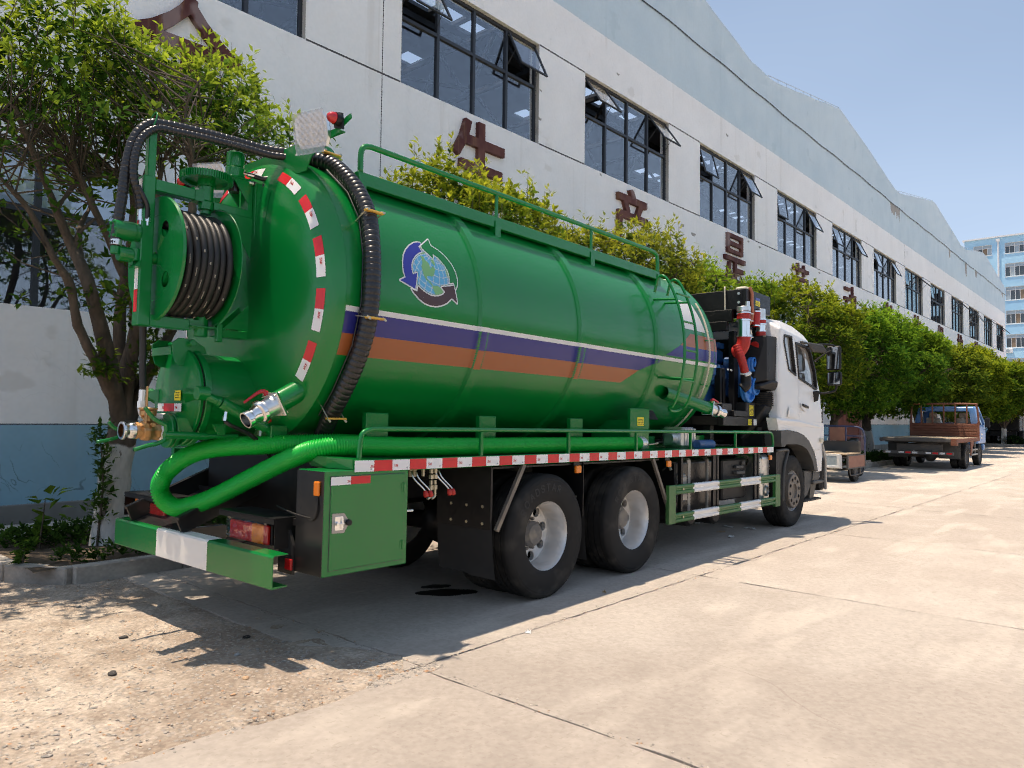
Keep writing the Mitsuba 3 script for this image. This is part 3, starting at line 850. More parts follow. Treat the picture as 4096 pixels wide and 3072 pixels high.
# emblem: globe between three turning arrows
LG = numbered(K + '__emblem')
emb = dict(
    blue=[(-1.214, .457), (-1.242, .455), (-1.282, .441), (-1.332, .407), (-1.379, .362), (-1.41, .315), (-1.427, .265), (-1.433, .218), (-1.43, .178), (-1.419, .145), (-1.471, .118), (-1.332, .075), (-1.305, .198), (-1.348, .179), (-1.355, .212), (-1.352, .256), (-1.332, .295), (-1.3, .332), (-1.261, .362), (-1.222, .383), (-1.247, .418), (-1.211, .448)],
    brown=[(-1.367, .068), (-1.336, .038), (-1.295, .009), (-1.242, -.014), (-1.182, -.024), (-1.122, -.021), (-1.067, -.006), (-1.018, .018), (-.968, .06), (-.911, .029), (-.939, .159), (-1.072, .128), (-1.036, .096), (-1.055, .077), (-1.083, .061), (-1.123, .05), (-1.172, .046), (-1.219, .057), (-1.26, .073), (-1.303, .098), (-1.314, .058)],
    green=[(-1.115, .511), (-1.218, .427), (-1.203, .407), (-1.119, .345), (-1.111, .383), (-1.064, .363), (-1.029, .332), (-1.0, .298), (-.98, .258), (-.976, .215), (-.98, .174), (-.939, .183), (-.922, .136), (-.903, .17), (-.898, .219), (-.905, .266), (-.925, .317), (-.958, .362), (-.997, .4), (-1.043, .43), (-1.109, .455)])
land = [[(-1.252, .337), (-1.221, .343), (-1.205, .313), (-1.178, .298), (-1.164, .251), (-1.143, .281), (-1.117, .26), (-1.126, .241), (-1.141, .206), (-1.165, .188), (-1.173, .196), (-1.213, .189), (-1.212, .166), (-1.173, .145), (-1.159, .125), (-1.113, .132), (-1.072, .118), (-1.036, .096), (-1.062, .074), (-1.099, .057), (-1.129, .049), (-1.144, .077), (-1.158, .102), (-1.171, .127), (-1.208, .153), (-1.227, .163), (-1.244, .197), (-1.255, .255), (-1.24, .286), (-1.24, .327)],
        [(-1.238, .37), (-1.186, .386), (-1.193, .372), (-1.242, .354)], [(-1.156, .33), (-1.121, .334), (-1.112, .311), (-1.114, .286), (-1.136, .297)], [(-1.11, .377), (-1.065, .36), (-1.029, .332), (-1.03, .302), (-1.049, .329), (-1.09, .36)], [(-1.012, .301), (-.994, .27), (-.98, .229), (-.98, .2), (-.998, .216), (-1.009, .257)]]


def decal(g, lift):
    """A flat shape in (x, arc length), cut fine and laid on the tank."""
    ms = []
    for q in getattr(g, 'geoms', [g]):
        if q.is_empty or q.area < 1e-7: continue
        v, f = trimesh.creation.triangulate_polygon(q, engine='earcut')
        v, f = trimesh.remesh.subdivide_to_size(np.c_[v, np.zeros(len(v))], f, .04)
        ms.append(trimesh.Trimesh(np.array([on_tank(p[0], math.degrees(p[1] / TR), lift) for p in v]), f, process=False))
    m = trimesh.util.concatenate(ms)
    nrm = m.face_normals.mean(0)
    if nrm[1] > 0: m.invert()
    return m


gc, gr_ = np.array([-1.163, .222]), .186
globe = Point(*gc).buffer(gr_, 32)
arrows = {k: Polygon(v).buffer(0) for k, v in emb.items()}
allarrow = shapely.union_all([a.buffer(.012) for a in arrows.values()])
tp('outline', decal(shapely.union_all([a.buffer(.010, join_style=1) for a in arrows.values()]), .0015), 'stripe_white', True, LG)
tp('arrow', decal(arrows['blue'], .003), 'logo_blue', True, LG, label='blue arrow of the emblem')
tp('arrow', decal(arrows['brown'], .003), 'logo_brown', True, LG, label='dark brown arrow of the emblem')
tp('arrow', decal(arrows['green'], .003), 'paint_green', True, LG, label='green arrow of the emblem')
tp('globe', decal(globe.difference(allarrow), .002), 'logo_sky', True, LG)
lines = []
pole = np.array([.28, .80, .53])
pole /= np.linalg.norm(pole)
pu = np.cross(pole, [0, 0, 1.0]); pu /= np.linalg.norm(pu)
pv = np.cross(pole, pu)
for la in range(-60, 76, 18):
    pts = [pole * math.sin(math.radians(la)) + math.cos(math.radians(la)) * (pu * math.cos(t) + pv * math.sin(t)) for t in np.linspace(0, 2 * PI, 90)]
    lines.append(pts)
for lo in range(0, 360, 20):
    t = math.radians(lo)
    lines.append([pole * math.sin(b) + math.cos(b) * (pu * math.cos(t) + pv * math.sin(t)) for b in np.linspace(-1.4, 1.35, 60)])
segs = []
for L_ in lines:
    run = []
    for p in list(L_) + [None]:
        if p is not None and p[2] > 0:
            run.append((gc[0] + gr_ * p[0], gc[1] + gr_ * p[1]))
        else:
            if len(run) > 1: segs.append(LineString(run).buffer(.0022))
            run = []
landg = shapely.union_all([Polygon(l).buffer(0) for l in land]).intersection(globe).difference(allarrow)
tp('graticule', decal(shapely.union_all(segs).union(globe.boundary.buffer(.004)).intersection(globe.buffer(.004)).difference(allarrow).difference(landg), .0035), 'stripe_white', True, LG)
tp('land', decal(landg, .0035), 'logo_land', True, LG)

# reflective tape: pairs of red and white round the rear head, with the maker's small mark on the white
TAPE_TXT = {}


def tape_mark(h=.03):
    if h not in TAPE_TXT:
        TAPE_TXT[h] = meshkit.text_mesh('3M', h, .0006, True)
    return TAPE_TXT[h]


def head_x(r):
    k = r / TR
    return TX0 - .20 * (1 - k**2.6) ** .62


def ring_patch(a0, a1, r0, r1):
    th, rr = np.linspace(a0, a1, 9), np.linspace(r0, r1, 5)
    Vv = np.array([[(head_x(r) - .003, -r * math.cos(math.radians(t)), TZ + r * math.sin(math.radians(t))) for r in rr] for t in th])
    i = np.arange(len(th) * len(rr)).reshape(len(th), len(rr))
    return (Vv.reshape(-1, 3), np.stack([i[:-1, :-1], i[1:, :-1], i[1:, 1:], i[:-1, 1:]], -1).reshape(-1, 4))


TP_ = numbered(K + '__reflective_tape')
marks, marks2 = [], []
for k in range(16):
    a = 65.0 - 21.9 * k if k < 16 else 0
    if a < -68 and a > -112: continue          # the hatch neck is here
    if k >= 16: break
    tp('red_patch', ring_patch(a, a - 8.3, .90, .965), 'red_tape', True, TP_)
    tp('white_patch', ring_patch(a - 8.3, a - 17.3, .90, .965), 'white_tape', True, TP_)
    aa = math.radians(a - 9.6)
    r = .935
    c = np.array([head_x(r) - .005, -r * math.cos(aa), TZ + r * math.sin(aa)])
    # reading down the tape
    ex, ey = np.array([0, -math.sin(aa), -math.cos(aa)]), np.array([0, -math.cos(aa), math.sin(aa)])
    M = np.eye(4)
    M[:3, 0], M[:3, 1], M[:3, 2], M[:3, 3] = ex, ey, np.cross(ex, ey), c
    marks.append(xf(tape_mark(.022), M @ Tr(-.005, -.005, 0)))
tp('tape_print', marks, 'tape_print', False, TP_)

# saddles, filler, sight tube
for x, y in ((1.845, -1),):
    tp('saddle', [box(1.65, 2.03, -1.03, -.99, 1.2, 1.62, .006), side([(1.72, 1.21), (1.97, 1.21), (1.95, 1.50), (1.74, 1.50)], -.98, -.5)], 'paint_green')
for x in (-1.5, -.35, .9):
    tp('saddle', [box(x - .1, x + .1, -.9, -.85, 1.2, 1.50, .006), box(x - .1, x + .1, .85, .9, 1.2, 1.5, .006), box(x - .09, x + .09, -.84, .84, 1.19, 1.30)], 'paint_green')
tp('saddle_sticker', box(1.78, 1.91, -1.034, -1.0305, 1.44, 1.53), 'yellow_sticker')
tp('sticker_print', [box(1.79, 1.90, -1.0348, -1.0342, z, z + .006) for z in (1.455, 1.472, 1.489, 1.506)], 'sticker_ink')
tp('filler_neck', [lathe([(.10, 3.28), (.135, 3.30), (.135, 3.50), (.125, 3.51), (1e-4, 3.51)], (-1.62, -.22, 0), (0, 0, 1), 32), lathe([(.185, 3.30), (.185, 3.33), (.12, 3.34)], (-1.62, -.22, 0), (0, 0, 1), 32)], 'paint_green', 35)
sight = [on_tank(3.30, a, .03) for a in np.linspace(34, -64, 40)]
tp('sight_tube', tube(sight, .012, 8), 'cream_plastic', True)
tp('sight_tube_clip', [bar(on_tank(3.25, a, .006), on_tank(3.35, a, .045), .02, .012) for a in (30, 8, -20, -45)], 'paint_green')

# walkway on top with a handrail
WK = numbered(V + '__walkway')
tp('deck_plate', [box(-1.62, 2.72, -.75, -.70, 3.14, 3.235, .004), box(-1.62, 2.72, .70, .75, 3.14, 3.235, .004), box(-1.62, -1.57, -.699, .699, 3.14, 3.236, .004), box(2.67, 2.72, -.699, .699, 3.14, 3.236, .004), box(-1.569, 2.669, -.699, -.30, 3.222, 3.234)], 'paint_green', parent=WK)
for x in (-1.585, -.12, 1.335, 2.69):
    tp('bracket', [box(x - .035, x + .035, -.762, -.7505, 3.02, 3.20, .003), box(x - .03, x + .03, -.75, -.66, 3.09, 3.139)], 'paint_green', parent=WK)
rail = spline([(-1.59, -.735, 3.236), (-1.59, -.735, 3.37), (-1.565, -.735, 3.425), (-1.50, -.735, 3.445)], 8)
rail = np.vstack([rail, [(2.55, -.735, 3.455)], spline([(2.55, -.735, 3.455), (2.64, -.735, 3.44), (2.685, -.735, 3.39), (2.69, -.735, 3.236)], 8)])
tp('handrail', tube(rail, .0205, 12), 'paint_green', True, WK)
for x in (-.12, 1.335):
    tp('handrail_post', rod((x, -.735, 3.236), (x, -.735, 3.445), .015, 10), 'paint_green', True, WK)

# ladder bowed round the front of the tank
LD = numbered(V + '__ladder')
pl = [(-.97, 2.90), (-1.02, 3.06), (-1.12, 3.03), (-1.24, 2.78), (-1.315, 2.50), (-1.335, 2.2), (-1.31, 1.97), (-1.255, 1.76), (-1.20, 1.66), (-1.16, 1.64)]
for x in (2.22, 2.50):
    pts = spline([(x, y, z) for y, z in pl], 8)
    tp('rail', tube(pts, .015, 10), 'paint_green', True, LD)
low = spline([(2.22, -1.16, 1.64), (2.27, -1.14, 1.615), (2.36, -1.135, 1.605), (2.45, -1.14, 1.615), (2.50, -1.16, 1.64)], 6)
tp('rail', tube(low, .015, 10), 'paint_green', True, LD)
for z in (2.86, 2.56, 2.25, 1.93):
    y = np.interp(z, [p[1] for p in pl[::-1]][:7], [p[0] for p in pl[::-1]][:7])
    tp('rung', rod((2.22, y, z), (2.50, y, z), .012, 8), 'paint_green', True, LD)
for z in (2.80, 1.95):
    y = np.interp(z, [p[1] for p in pl[::-1]][:7], [p[0] for p in pl[::-1]][:7])
    for x in (2.22, 2.50):
        tp('stand_off', rod((x, y, z), (x, -math.sqrt(max(.01, TR**2 - (z - TZ)**2)) + .01, z + .02), .013, 8), 'paint_green', True, LD)

# ---------------------------------------------------------------- deck with its tape, handrail and tool box
DK = numbered(V + '__deck')
tp('side_channel', [box(-1.958, 4.90, -1.248, -1.20, 1.118, 1.196, .003), box(-1.958, 4.90, 1.20, 1.248, 1.118, 1.196, .003)], 'paint_green', parent=DK)
tp('deck_plate', [box(-1.958, 4.90, -1.199, -.62, 1.182, 1.190), box(-1.958, 4.90, .62, 1.199, 1.182, 1.190)], 'paint_green', parent=DK)
tp('toe_plate', [box(2.10, 2.80, -.66, -.64, 1.19, 1.32, .003), box(3.42, 4.10, -.72, -.70, 1.19, 1.33, .003)], 'paint_green', parent=DK)
tape_x = [-1.955] + list(np.arange(-1.803, 4.75, .1508)) + [4.896]
marks = []
for i, (a, b) in enumerate(zip(tape_x[:-1], tape_x[1:])):
    red = i % 2 == 1
    tp('red_patch' if red else 'white_patch', box(a + .0006, b - .0006, -1.2508, -1.2482, 1.122, 1.192 if i else 1.193), 'red_tape' if red else 'white_tape', parent=DK)
    if not red:
        marks.append(xf(tape_mark(.017), Tr(a + (.12 if i == 0 else .012), -1.2511, 1.145) @ Rx(PI / 2)))
tp('tape_print', marks, 'tape_print', parent=DK)
tp('tape_print', [box(b - .03, b - .018, -1.2514, -1.251, 1.132, 1.142) for a, b in list(zip(tape_x[:-1], tape_x[1:]))[::2]], 'tape_print_grey', parent=DK)
rl = np.vstack([spline([(-1.90, -1.215, 1.193), (-1.888, -1.215, 1.33), (-1.862, -1.215, 1.372), (-1.80, -1.215, 1.392)], 8), [(4.80, -1.215, 1.385)], spline([(4.80, -1.215, 1.385), (4.90, -1.215, 1.375), (4.955, -1.215, 1.32), (4.965, -1.215, 1.2), (4.89, -1.215, 1.19)], 8)])
tp('handrail', tube(rl, .0165, 12), 'paint_green', True, DK)
for x in (-.77, .335, 1.455, 2.595, 3.765):
    tp('handrail_post', box(x - .014, x + .014, -1.23, -1.203, 1.1905, 1.375, .003), 'paint_green', parent=DK)
# tool box
BX = numbered(V + '__tool_box')
tp('casing', [box(-2.172, -1.508, -1.246, -.965, .500, 1.136, .004)], 'paint_green', parent=BX)
tp('rear_panel', box(-2.176, -2.1725, -1.243, -.962, .503, 1.131), 'paint_black', parent=BX)
tp('door', box(-2.128, -1.545, -1.253, -1.2465, .534, 1.100, .0025), 'paint_green', parent=BX)
tp('door_gap', [box(-2.132, -2.1285, -1.2478, -1.2462, .530, 1.104), box(-1.5445, -1.541, -1.2478, -1.2462, .530, 1.104), box(-2.128, -1.545, -1.2478, -1.2462, 1.1005, 1.104), box(-2.128, -1.545, -1.2478, -1.2462, .530, .5335)], 'groove', parent=BX)
tp('hinge', [cyl((-1.552, -1.257, z), (-1.552, -1.257, z + .06), .008, 10) for z in (.60, .98)] + [box(-1.575, -1.53, -1.2555, -1.253, z + .005, z + .055) for z in (.60, .98)], 'paint_green', parent=BX)
tp('white_patch', box(-2.132, -1.984, -1.2545, -1.253, 1.048, 1.098), 'white_tape', parent=BX)
tp('red_patch', box(-1.983, -1.832, -1.2545, -1.253, 1.049, 1.098), 'red_tape', parent=BX)
tp('tape_print', xf(tape_mark(.016), Tr(-2.012, -1.2549, 1.060) @ Rx(PI / 2)), 'tape_print', parent=BX)
LA = numbered(BX + '__latch')
tp('plate', side([(-2.118, .76), (-2.03, .755), (-2.0, .80), (-2.0, .835), (-2.03, .875), (-2.118, .878)], -1.259, -1.2535), 'bare_steel', parent=BX)
tp('latch_handle', [box(-2.098, -2.04, -1.262, -1.2592, .775, .858, .001), cyl((-2.085, -1.262, .815), (-2.085, -1.280, .815), .014, 14), box(-2.10, -2.045, -1.284, -1.276, .81, .82, .002), box(-2.058, -2.048, -1.279, -1.263, .785, .85, .002)], 'chrome', parent=BX)
tp('latch_cover', cyl((-2.005, -1.2595, .818), (-2.005, -1.285, .818), .019, 16, .004), 'plastic_black', parent=BX)
tp('marker_lamp', box(-2.196, -2.1765, -1.214, -1.165, .985, 1.072, .005), 'amber', parent=BX)
tp('deck_step', hull([(-1.97, -1.24, 1.14), (-1.97, -1.24, 1.20), (-2.03, -1.05, 1.21), (-2.03, -.8, 1.21), (-1.97, -.8, 1.14), (-2.02, -1.05, 1.14), (-1.5, -1.24, 1.14), (-1.5, -1.24, 1.19), (-1.5, -.8, 1.14), (-1.5, -.8, 1.20), (-1.97, -1.24, 1.14)]), 'paint_green')

# ---------------------------------------------------------------- tail: bumper, chute, tail lamps, frame ends
BM = numbered(V + '__rear_bumper')


def channel(y0, y1):
    p = [(-2.405, .447), (-2.405, .625), (-2.394, .638), (-2.30, .640), (-2.30, .634), (-2.391, .632), (-2.399, .622), (-2.399, .455), (-2.30, .452), (-2.30, .446), (-2.404, .440)]
    return side(p, y0, y1)


tp('beam', [channel(-1.085, -.30), channel(.45, 1.18)], 'paint_green', parent=BM)
tp('beam', channel(-.2995, .4495), 'paint_white', parent=BM, label='white middle of the rear bumper beam')
tp('bracket', [box(-2.299, -1.9, y - .03, y + .03, .45, .62) for y in (-.42, .42)], 'paint_black', parent=BM)
CH = numbered(V + '__chute')
ca = math.radians(22.5)
MC = MB @ Tr(-2.372, .095, .628) @ Ry(-ca) @ np.diag([1, .9, 1, 1.0])
tp('trough', [box(0, 1.05, .06, .94, -.004, .004), box(0, 1.05, .03, .055, -.004, .13, .002), box(0, 1.05, .945, .97, -.004, .13, .002), box(0, 1.05, .0, .029, .105, .13, .004), box(0, 1.05, .971, 1.0, .105, .13, .004), box(1.03, 1.05, .06, .94, .005, .2)], 'paint_black', parent=CH, M=MC)
tp('trough', [box(.55, .56, .08, .9, .005, .05)], 'paint_black', parent=CH, M=MC)
scene['mat_film'] = {'type': 'thindielectric', 'int_ior': 1.45}
for s in (-1, 1):
    TL = numbered(V + '__tail_lamp')
    Y = lambda y: y if s < 0 else .42 - y                       # the left lamp stands further out
    def yb(x0, x1, a, b_, z0, z1, bev=0.0): return box(x0, x1, Y(a), Y(b_), z0, z1, bev)
    tp('hood', [yb(-2.29, -2.05, -.90, -.22, .820, .829, .002), yb(-2.29, -2.282, -.90, -.22, .790, .8195)], 'frame_black', parent=TL)
    tp('side_plate', yb(-2.285, -2.07, -.906, -.901, .64, .828), 'frame_black', parent=TL)
    tp('lens', yb(-2.245, -2.215, -.56, -.285, .640, .765, .008), 'red_reflector', parent=TL)
    tp('lens', yb(-2.245, -2.216, -.700, -.562, .640, .765, .008), 'amber', parent=TL, label='amber lens of the tail lamp')
    tp('lens', yb(-2.244, -2.215, -.750, -.702, .640, .765, .008), 'red_reflector', parent=TL)
    tp('lens_flute', [yb(-2.2475, -2.2445, -.55 + .016 * i, -.544 + .016 * i, .655, .75) for i in range(16)], 'red_reflector', parent=TL)
    tp('housing', yb(-2.214, -2.13, -.755, -.28, .635, .77, .006), 'plastic_black', parent=TL)
    tp('side_lens', yb(-2.22, -2.19, -.87, -.79, .665, .775, .006), 'amber', parent=TL)
    tp('bracket', yb(-2.12, -2.06, -.86, -.25, .62, .82), 'paint_black', parent=TL)
    wrap = thing('plastic_wrap', 'crumpled clear plastic film round the %s tail lamp of the green tanker' % ('near right' if s < 0 else 'far left'), 'plastic film')
    ya_, yb_ = sorted((Y(-.765), Y(-.265)))
    ys_, zs_ = np.linspace(ya_, yb_, 34), np.linspace(.622, .785, 14)
    G = np.array([[(-2.250 - .012 * meshkit.fbm(np.array([y * 24, z * 24, 2.0 + s]), 3), y, z + (.006 * math.sin(40 * y) if z in (zs_[0], zs_[-1]) else 0)) for z in zs_] for y in ys_])
    i = np.arange(34 * 14).reshape(34, 14)
    add(wrap, 'film', (G.reshape(-1, 3), np.stack([i[:-1, :-1], i[:-1, 1:], i[1:, 1:], i[1:, :-1]], -1).reshape(-1, 4)), 'film', True, MB)
tp('lamp_arm', [box(-2.16, -2.10, -1.14, -.86, .776, .822, .003), box(-2.16, -2.10, .95, 1.2, .776, .822, .003)], 'paint_black')
tp('reflector', [box(-2.21, -2.195, -.975, -.905, .51, .578, .004), box(-2.21, -2.195, 1.3, 1.37, .51, .578, .004)], 'red_reflector')
tp('rear_guard_plate', [box(-2.19, -2.17, -.96, -.80, .48, .66, .004), hull([(-2.19, -.96, .48), (-2.17, -.96, .48), (-2.19, -.96, .66), (-2.17, -.96, .66), (-2.19, -.80, .80), (-2.17, -.8, .8), (-2.19, -.8, .48), (-2.17, -.8, .48), (-2.19, -.9, .76), (-2.17, -.9, .76)])], 'plastic_black')
tp('lamp_wire', [tube(spline([(-2.18, -1.19, .985), (-2.185, -1.195, .9), (-2.18, -1.15, .835), (-2.15, -1.0, .832), (-2.1, -.75, .84)], 8), .006, 6), tube(spline([(-2.17, -1.15, .84), (-2.18, -.95, .855), (-2.15, -.7, .88)], 8), .006, 6)], 'plastic_black', True)

# chassis under the tank
CF = numbered(V + '__chassis')
tp('frame_rail', [box(-1.80, 6.6, s * .43 - .04, s * .43 + .04, .82, 1.09, .01) for s in (-1, 1)], 'frame_black', parent=CF)
tp('cross_member', [box(x - .06, x + .06, -.389, .389, .86, 1.06) for x in (-1.7, -1.2, -.5, .75, 2.0, 3.2, 4.4, 5.6)], 'frame_black', parent=CF)
tp('sub_frame', [box(-1.75, 4.6, s * .43 - .05, s * .43 + .05, 1.091, 1.24, .008) for s in (-1, 1)], 'paint_green', parent=CF)
tp('axle', [cyl((x, -1.0, .50), (x, 1.0, .50), .085, 16) for x in (.08, 1.46, 5.75)] + [lathe([(.10, -.22), (.20, -.12), (.22, 0), (.20, .12), (.10, .22)], (x, 0, .52), (0, 1, 0), 24) for x in (.08, 1.46)], 'frame_black', True, CF, MW)
tp('leaf_spring', [box(-.3, 1.85, s * .52 - .045, s * .52 + .045, .64, .82, .02) for s in (-1, 1)] + [box(5.0, 6.4, s * .45 - .04, s * .45 + .04, .60, .70, .02) for s in (-1, 1)], 'frame_black', parent=CF, M=MW)
tp('drive_shaft', cyl((.3, 0, .60), (4.5, 0, .75), .06, 12), 'frame_black', True, CF, MW)
tp('rear_cross_plate', box(-1.80, -1.77, -.6, .9, .70, 1.18), 'frame_black', parent=CF)
tp('under_tray', [box(-1.5, 4.8, -.60, .60, 1.245, 1.26)], 'frame_black', parent=CF)
# tanks and boxes hung on the frame behind the side guard
tp('fuel_tank', hull([(x, y, z) for x in (2.62, 3.52) for y in (-1.02, -.56) for z in (.46, 1.02)], .05, 16), 'paint_black', 30, CF)
tp('fuel_tank_strap', [box(x - .03, x + .03, -1.085, -.54, .40, 1.085, .02) for x in (2.85, 3.3)], 'bare_steel', parent=CF)
tp('battery_box', box(3.66, 4.36, -1.10, -.56, .55, 1.05, .02), 'plastic_black', parent=CF)
tp('valve_block', [box(3.98 + .0, 4.2, -1.14, -1.101, .93, .965, .004), box(3.97, 4.22, -1.15, -1.102, .86, .895, .004), box(4.18, 4.27, -1.13, -1.102, .97, 1.02, .004), box(4.2, 4.25, -1.13, -1.102, .80, .84, .004)], 'plastic_grey', parent=CF)
tp('air_tank', [cyl((3.1, -.98, .42), (3.1, -.55, .42), .14, 24, .03), cyl((3.75, -.98, .40), (3.75, -.55, .40), .15, 24, .03)], 'plastic_black', 35, CF)
tp('filter_housing', [box(2.56, 2.74, -1.10, -1.04, .60, .92, .02), box(2.58, 2.72, -1.12, -1.10, .62, .70, .01), box(2.59, 2.71, -1.12, -1.10, .72, .89, .01)], 'bare_steel', parent=CF)
tp('red_cap', cyl((3.36, -1.10, .80), (3.46, -1.12, .80), .025, 14), 'red_rubber', True, CF)
tp('silencer', [hull([(4.86, -1.06, z) for z in (.46, 1.02)] + [(5.04, -1.06, z) for z in (.46, 1.02)] + [(4.86, -.8, z) for z in (.46, 1.02)] + [(5.04, -.8, z) for z in (.46, 1.02)], .07, 20)], 'alloy', 30, CF)
tp('silencer_rib', [box(4.84, 5.06, -1.137, -1.131, .92, .935), box(4.84, 5.06, -1.137, -1.131, .76, .775), lathe([(.055, 0), (.075, .01), (.055, .02)], (4.95, -1.13, .60), (0, -1, 0), 24)], 'alloy', 30, CF)
tp('hydraulic_pipe', [tube(spline([(2.45, -.95, .95), (2.52, -1.02, 1.04), (2.64, -1.04, 1.0), (2.7, -1.0, .8), (2.66, -.95, .6)], 8), .012, 8), tube(spline([(3.3, -1.0, 1.08), (3.9, -1.02, 1.1), (4.5, -1.05, 1.07), (4.62, -1.0, .95)], 8), .011, 8), tube(spline([(3.55, -1.02, .60), (3.6, -1.06, .52), (3.62, -1.03, .42)], 8), .013, 8)], 'plastic_black', True, CF)
tp('fitting', [cyl(p, (p[0], p[1] - .02, p[2] - .04), .017, 8) for p in ((2.78, -1.05, .43), (3.62, -1.07, .46), (3.12, -1.1, .47), (2.47, -1.03, 1.0))], 'zinc', 30, CF)
tp('guard_post', [box(x, x + .045, -1.215, -1.17, .44, 1.116, .003) for x in (2.39, 3.275, 4.475)] + [box(x - .09, x - .001, -1.205, -1.18, .44, 1.116) for x in (3.275, 4.475)], 'frame_black')
for x in (.43, 1.95 + .10, 4.80):
    tp('marker_lamp', box(x, x + .075, -1.242, -1.215, 1.02, 1.085, .005), 'amber')
    tp('marker_bracket', box(x - .005, x + .08, -1.214, -1.20, 1.06, 1.117), 'frame_black')
# control levers and fittings beside the tool box
CL = numbered(V + '__control_levers')
for i, x in enumerate((-1.33, -1.285, -1.10, -1.065)):
    tp('lever', tube(spline([(x - .06, -1.14, 1.10), (x - .05, -1.16, 1.05), (x, -1.19, .99), (x + .02, -1.2, .965)], 6), .006, 8), 'chrome', True, CL)
    tp('lever_knob', lathe([(1e-4, 0), (.013, .004), (.019, .02), (.017, .045), (1e-4, .052)], (x + .018, -1.2, .968), (.25, -.1, -1), 12), 'red_rubber', True, CL)
for x in (-1.47, -1.21, -1.17):
    tp('fitting', [cyl((x, -1.15, z), (x, -1.15, z + .03), rr, 8) for z, rr in ((1.08, .014), (1.04, .018), (1.0, .012), (.965, .018))] + [tube(spline([(x, -1.15, .965), (x, -1.15, .92), (x - .03, -1.15, .90)], 6), .010, 8)], 'zinc', 30, CL)
tp('fitting', [cyl((x, -1.12, 1.06), (x, -1.12, 1.11), .014, 8) for x in (-1.42, -1.38, -1.34, -1.26)], 'zinc', 30, CL)
tp('cock', cyl((-1.49, -1.2, .84), (-1.42, -1.2, .84), .008, 8), 'white_plastic', True, CL)

# mud flaps with stays
# each flap: a stiff black plate across both wheels above, a hanging rubber sheet below
for x in (-.62, .60):
    F = numbered(V + '__mud_flap')
    tp('plate', box(x - .012, x - .004, -1.20, -.62, .63, 1.15), 'frame_black', parent=F)
    k1, k2 = 10, 8
    Vf = np.array([[(x + .004 + .05 * t**2 * (1 + .3 * math.sin(u * 5)), -1.205 + .60 * u, .70 - .46 * t + (.0 if u < .5 else .02)) for t in np.linspace(0, 1, k1)] for u in np.linspace(0, 1, k2)])
    i = np.arange(k1 * k2).reshape(k2, k1)
    tp('rubber_sheet', (Vf.reshape(-1, 3), np.stack([i[:-1, :-1], i[1:, :-1], i[1:, 1:], i[:-1, 1:]], -1).reshape(-1, 4)), 'flap_rubber', True, F)
    tp('rubber_sheet', xf((Vf.reshape(-1, 3), np.stack([i[:-1, :-1], i[1:, :-1], i[1:, 1:], i[:-1, 1:]], -1).reshape(-1, 4)), Tr(0, 1.8)), 'plastic_black', True, F)
    tp('bolt', [cyl((x - .018, y, z), (x - .012, y, z), .012, 8) for y in (-1.12, -.95, -.78) for z in (.80, .67)], 'zinc', parent=F)
tp('fender_stay', [bar((-.27, -1.222, 1.117), (-.585, -1.222, .62), .028, .035), bar((1.765, -1.222, 1.117), (2.09, -1.222, .60), .028, .035)], 'hub_brown')
tp('fender_plate', [box(-.62, -.60, -1.19, -.6, .66, 1.1), box(-.60, 1.95, -1.19, -.62, 1.09, 1.105)], 'frame_black')

# side guard: two corrugated rails between end posts, striped green and white
for s in (-1,):
    SG = numbered(V + '__side_guard')
    tilt = Ry(.0115)
    tp('end_post', [box(2.035, 2.18, -1.268, -1.225, .428, .828, .004), box(4.93, 5.095, -1.268, -1.225, .428 - .03, .825, .004)], 'paint_green_guard', parent=SG)
    for z0 in (.43, .725):
        def rail_piece(a, b):
            p = [(-1.235, z0), (-1.262, z0 + .004), (-1.270, z0 + .018), (-1.268, z0 + .035), (-1.252, z0 + .045), (-1.252, z0 + .058), (-1.268, z0 + .068), (-1.270, z0 + .088), (-1.262, z0 + .098), (-1.235, z0 + .102), (-1.230, z0 + .098), (-1.230, z0 + .004)]
            return front(p, a, b)
        xs_ = [2.181, 2.595, 3.215, 3.829, 4.435, 4.929]
        for i, (a, b) in enumerate(zip(xs_[:-1], xs_[1:])):
            tp('rail', rail_piece(a, b), 'paint_green_guard' if i % 2 == 0 else 'paint_white', parent=SG)
        tp('bolt', [cyl((x, -1.262, z0 + .052), (x, -1.252, z0 + .052), .014, 6) for x in (2.36, 3.22, 4.43)], 'zinc', parent=SG)

# ---------------------------------------------------------------- wheels
tyre_p = [(.285, -.13), (.305, -.142), (.36, -.150), (.42, -.152), (.455, -.148), (.458, -.150), (.475, -.144), (.478, -.146), (.497, -.135), (.512, -.118), (.515, -.10), (.515, -.072), (.503, -.070), (.503, -.060), (.515, -.058),
          (.515, -.008), (.503, -.006), (.503, .006), (.515, .008), (.515, .058), (.503, .060), (.503, .070), (.515, .072), (.515, .10), (.512, .118), (.497, .135), (.455, .148), (.42, .152), (.36, .150), (.305, .142), (.285, .13)]


def tyre_at(R_, w=1.0):
    k = R_ / .515
    return MP(lathe([(r * (k if r > .3 else 1), t * w) for r, t in tyre_p], (0, 0, 0), (0, 1, 0), 72), 'rubber', smooth=40)


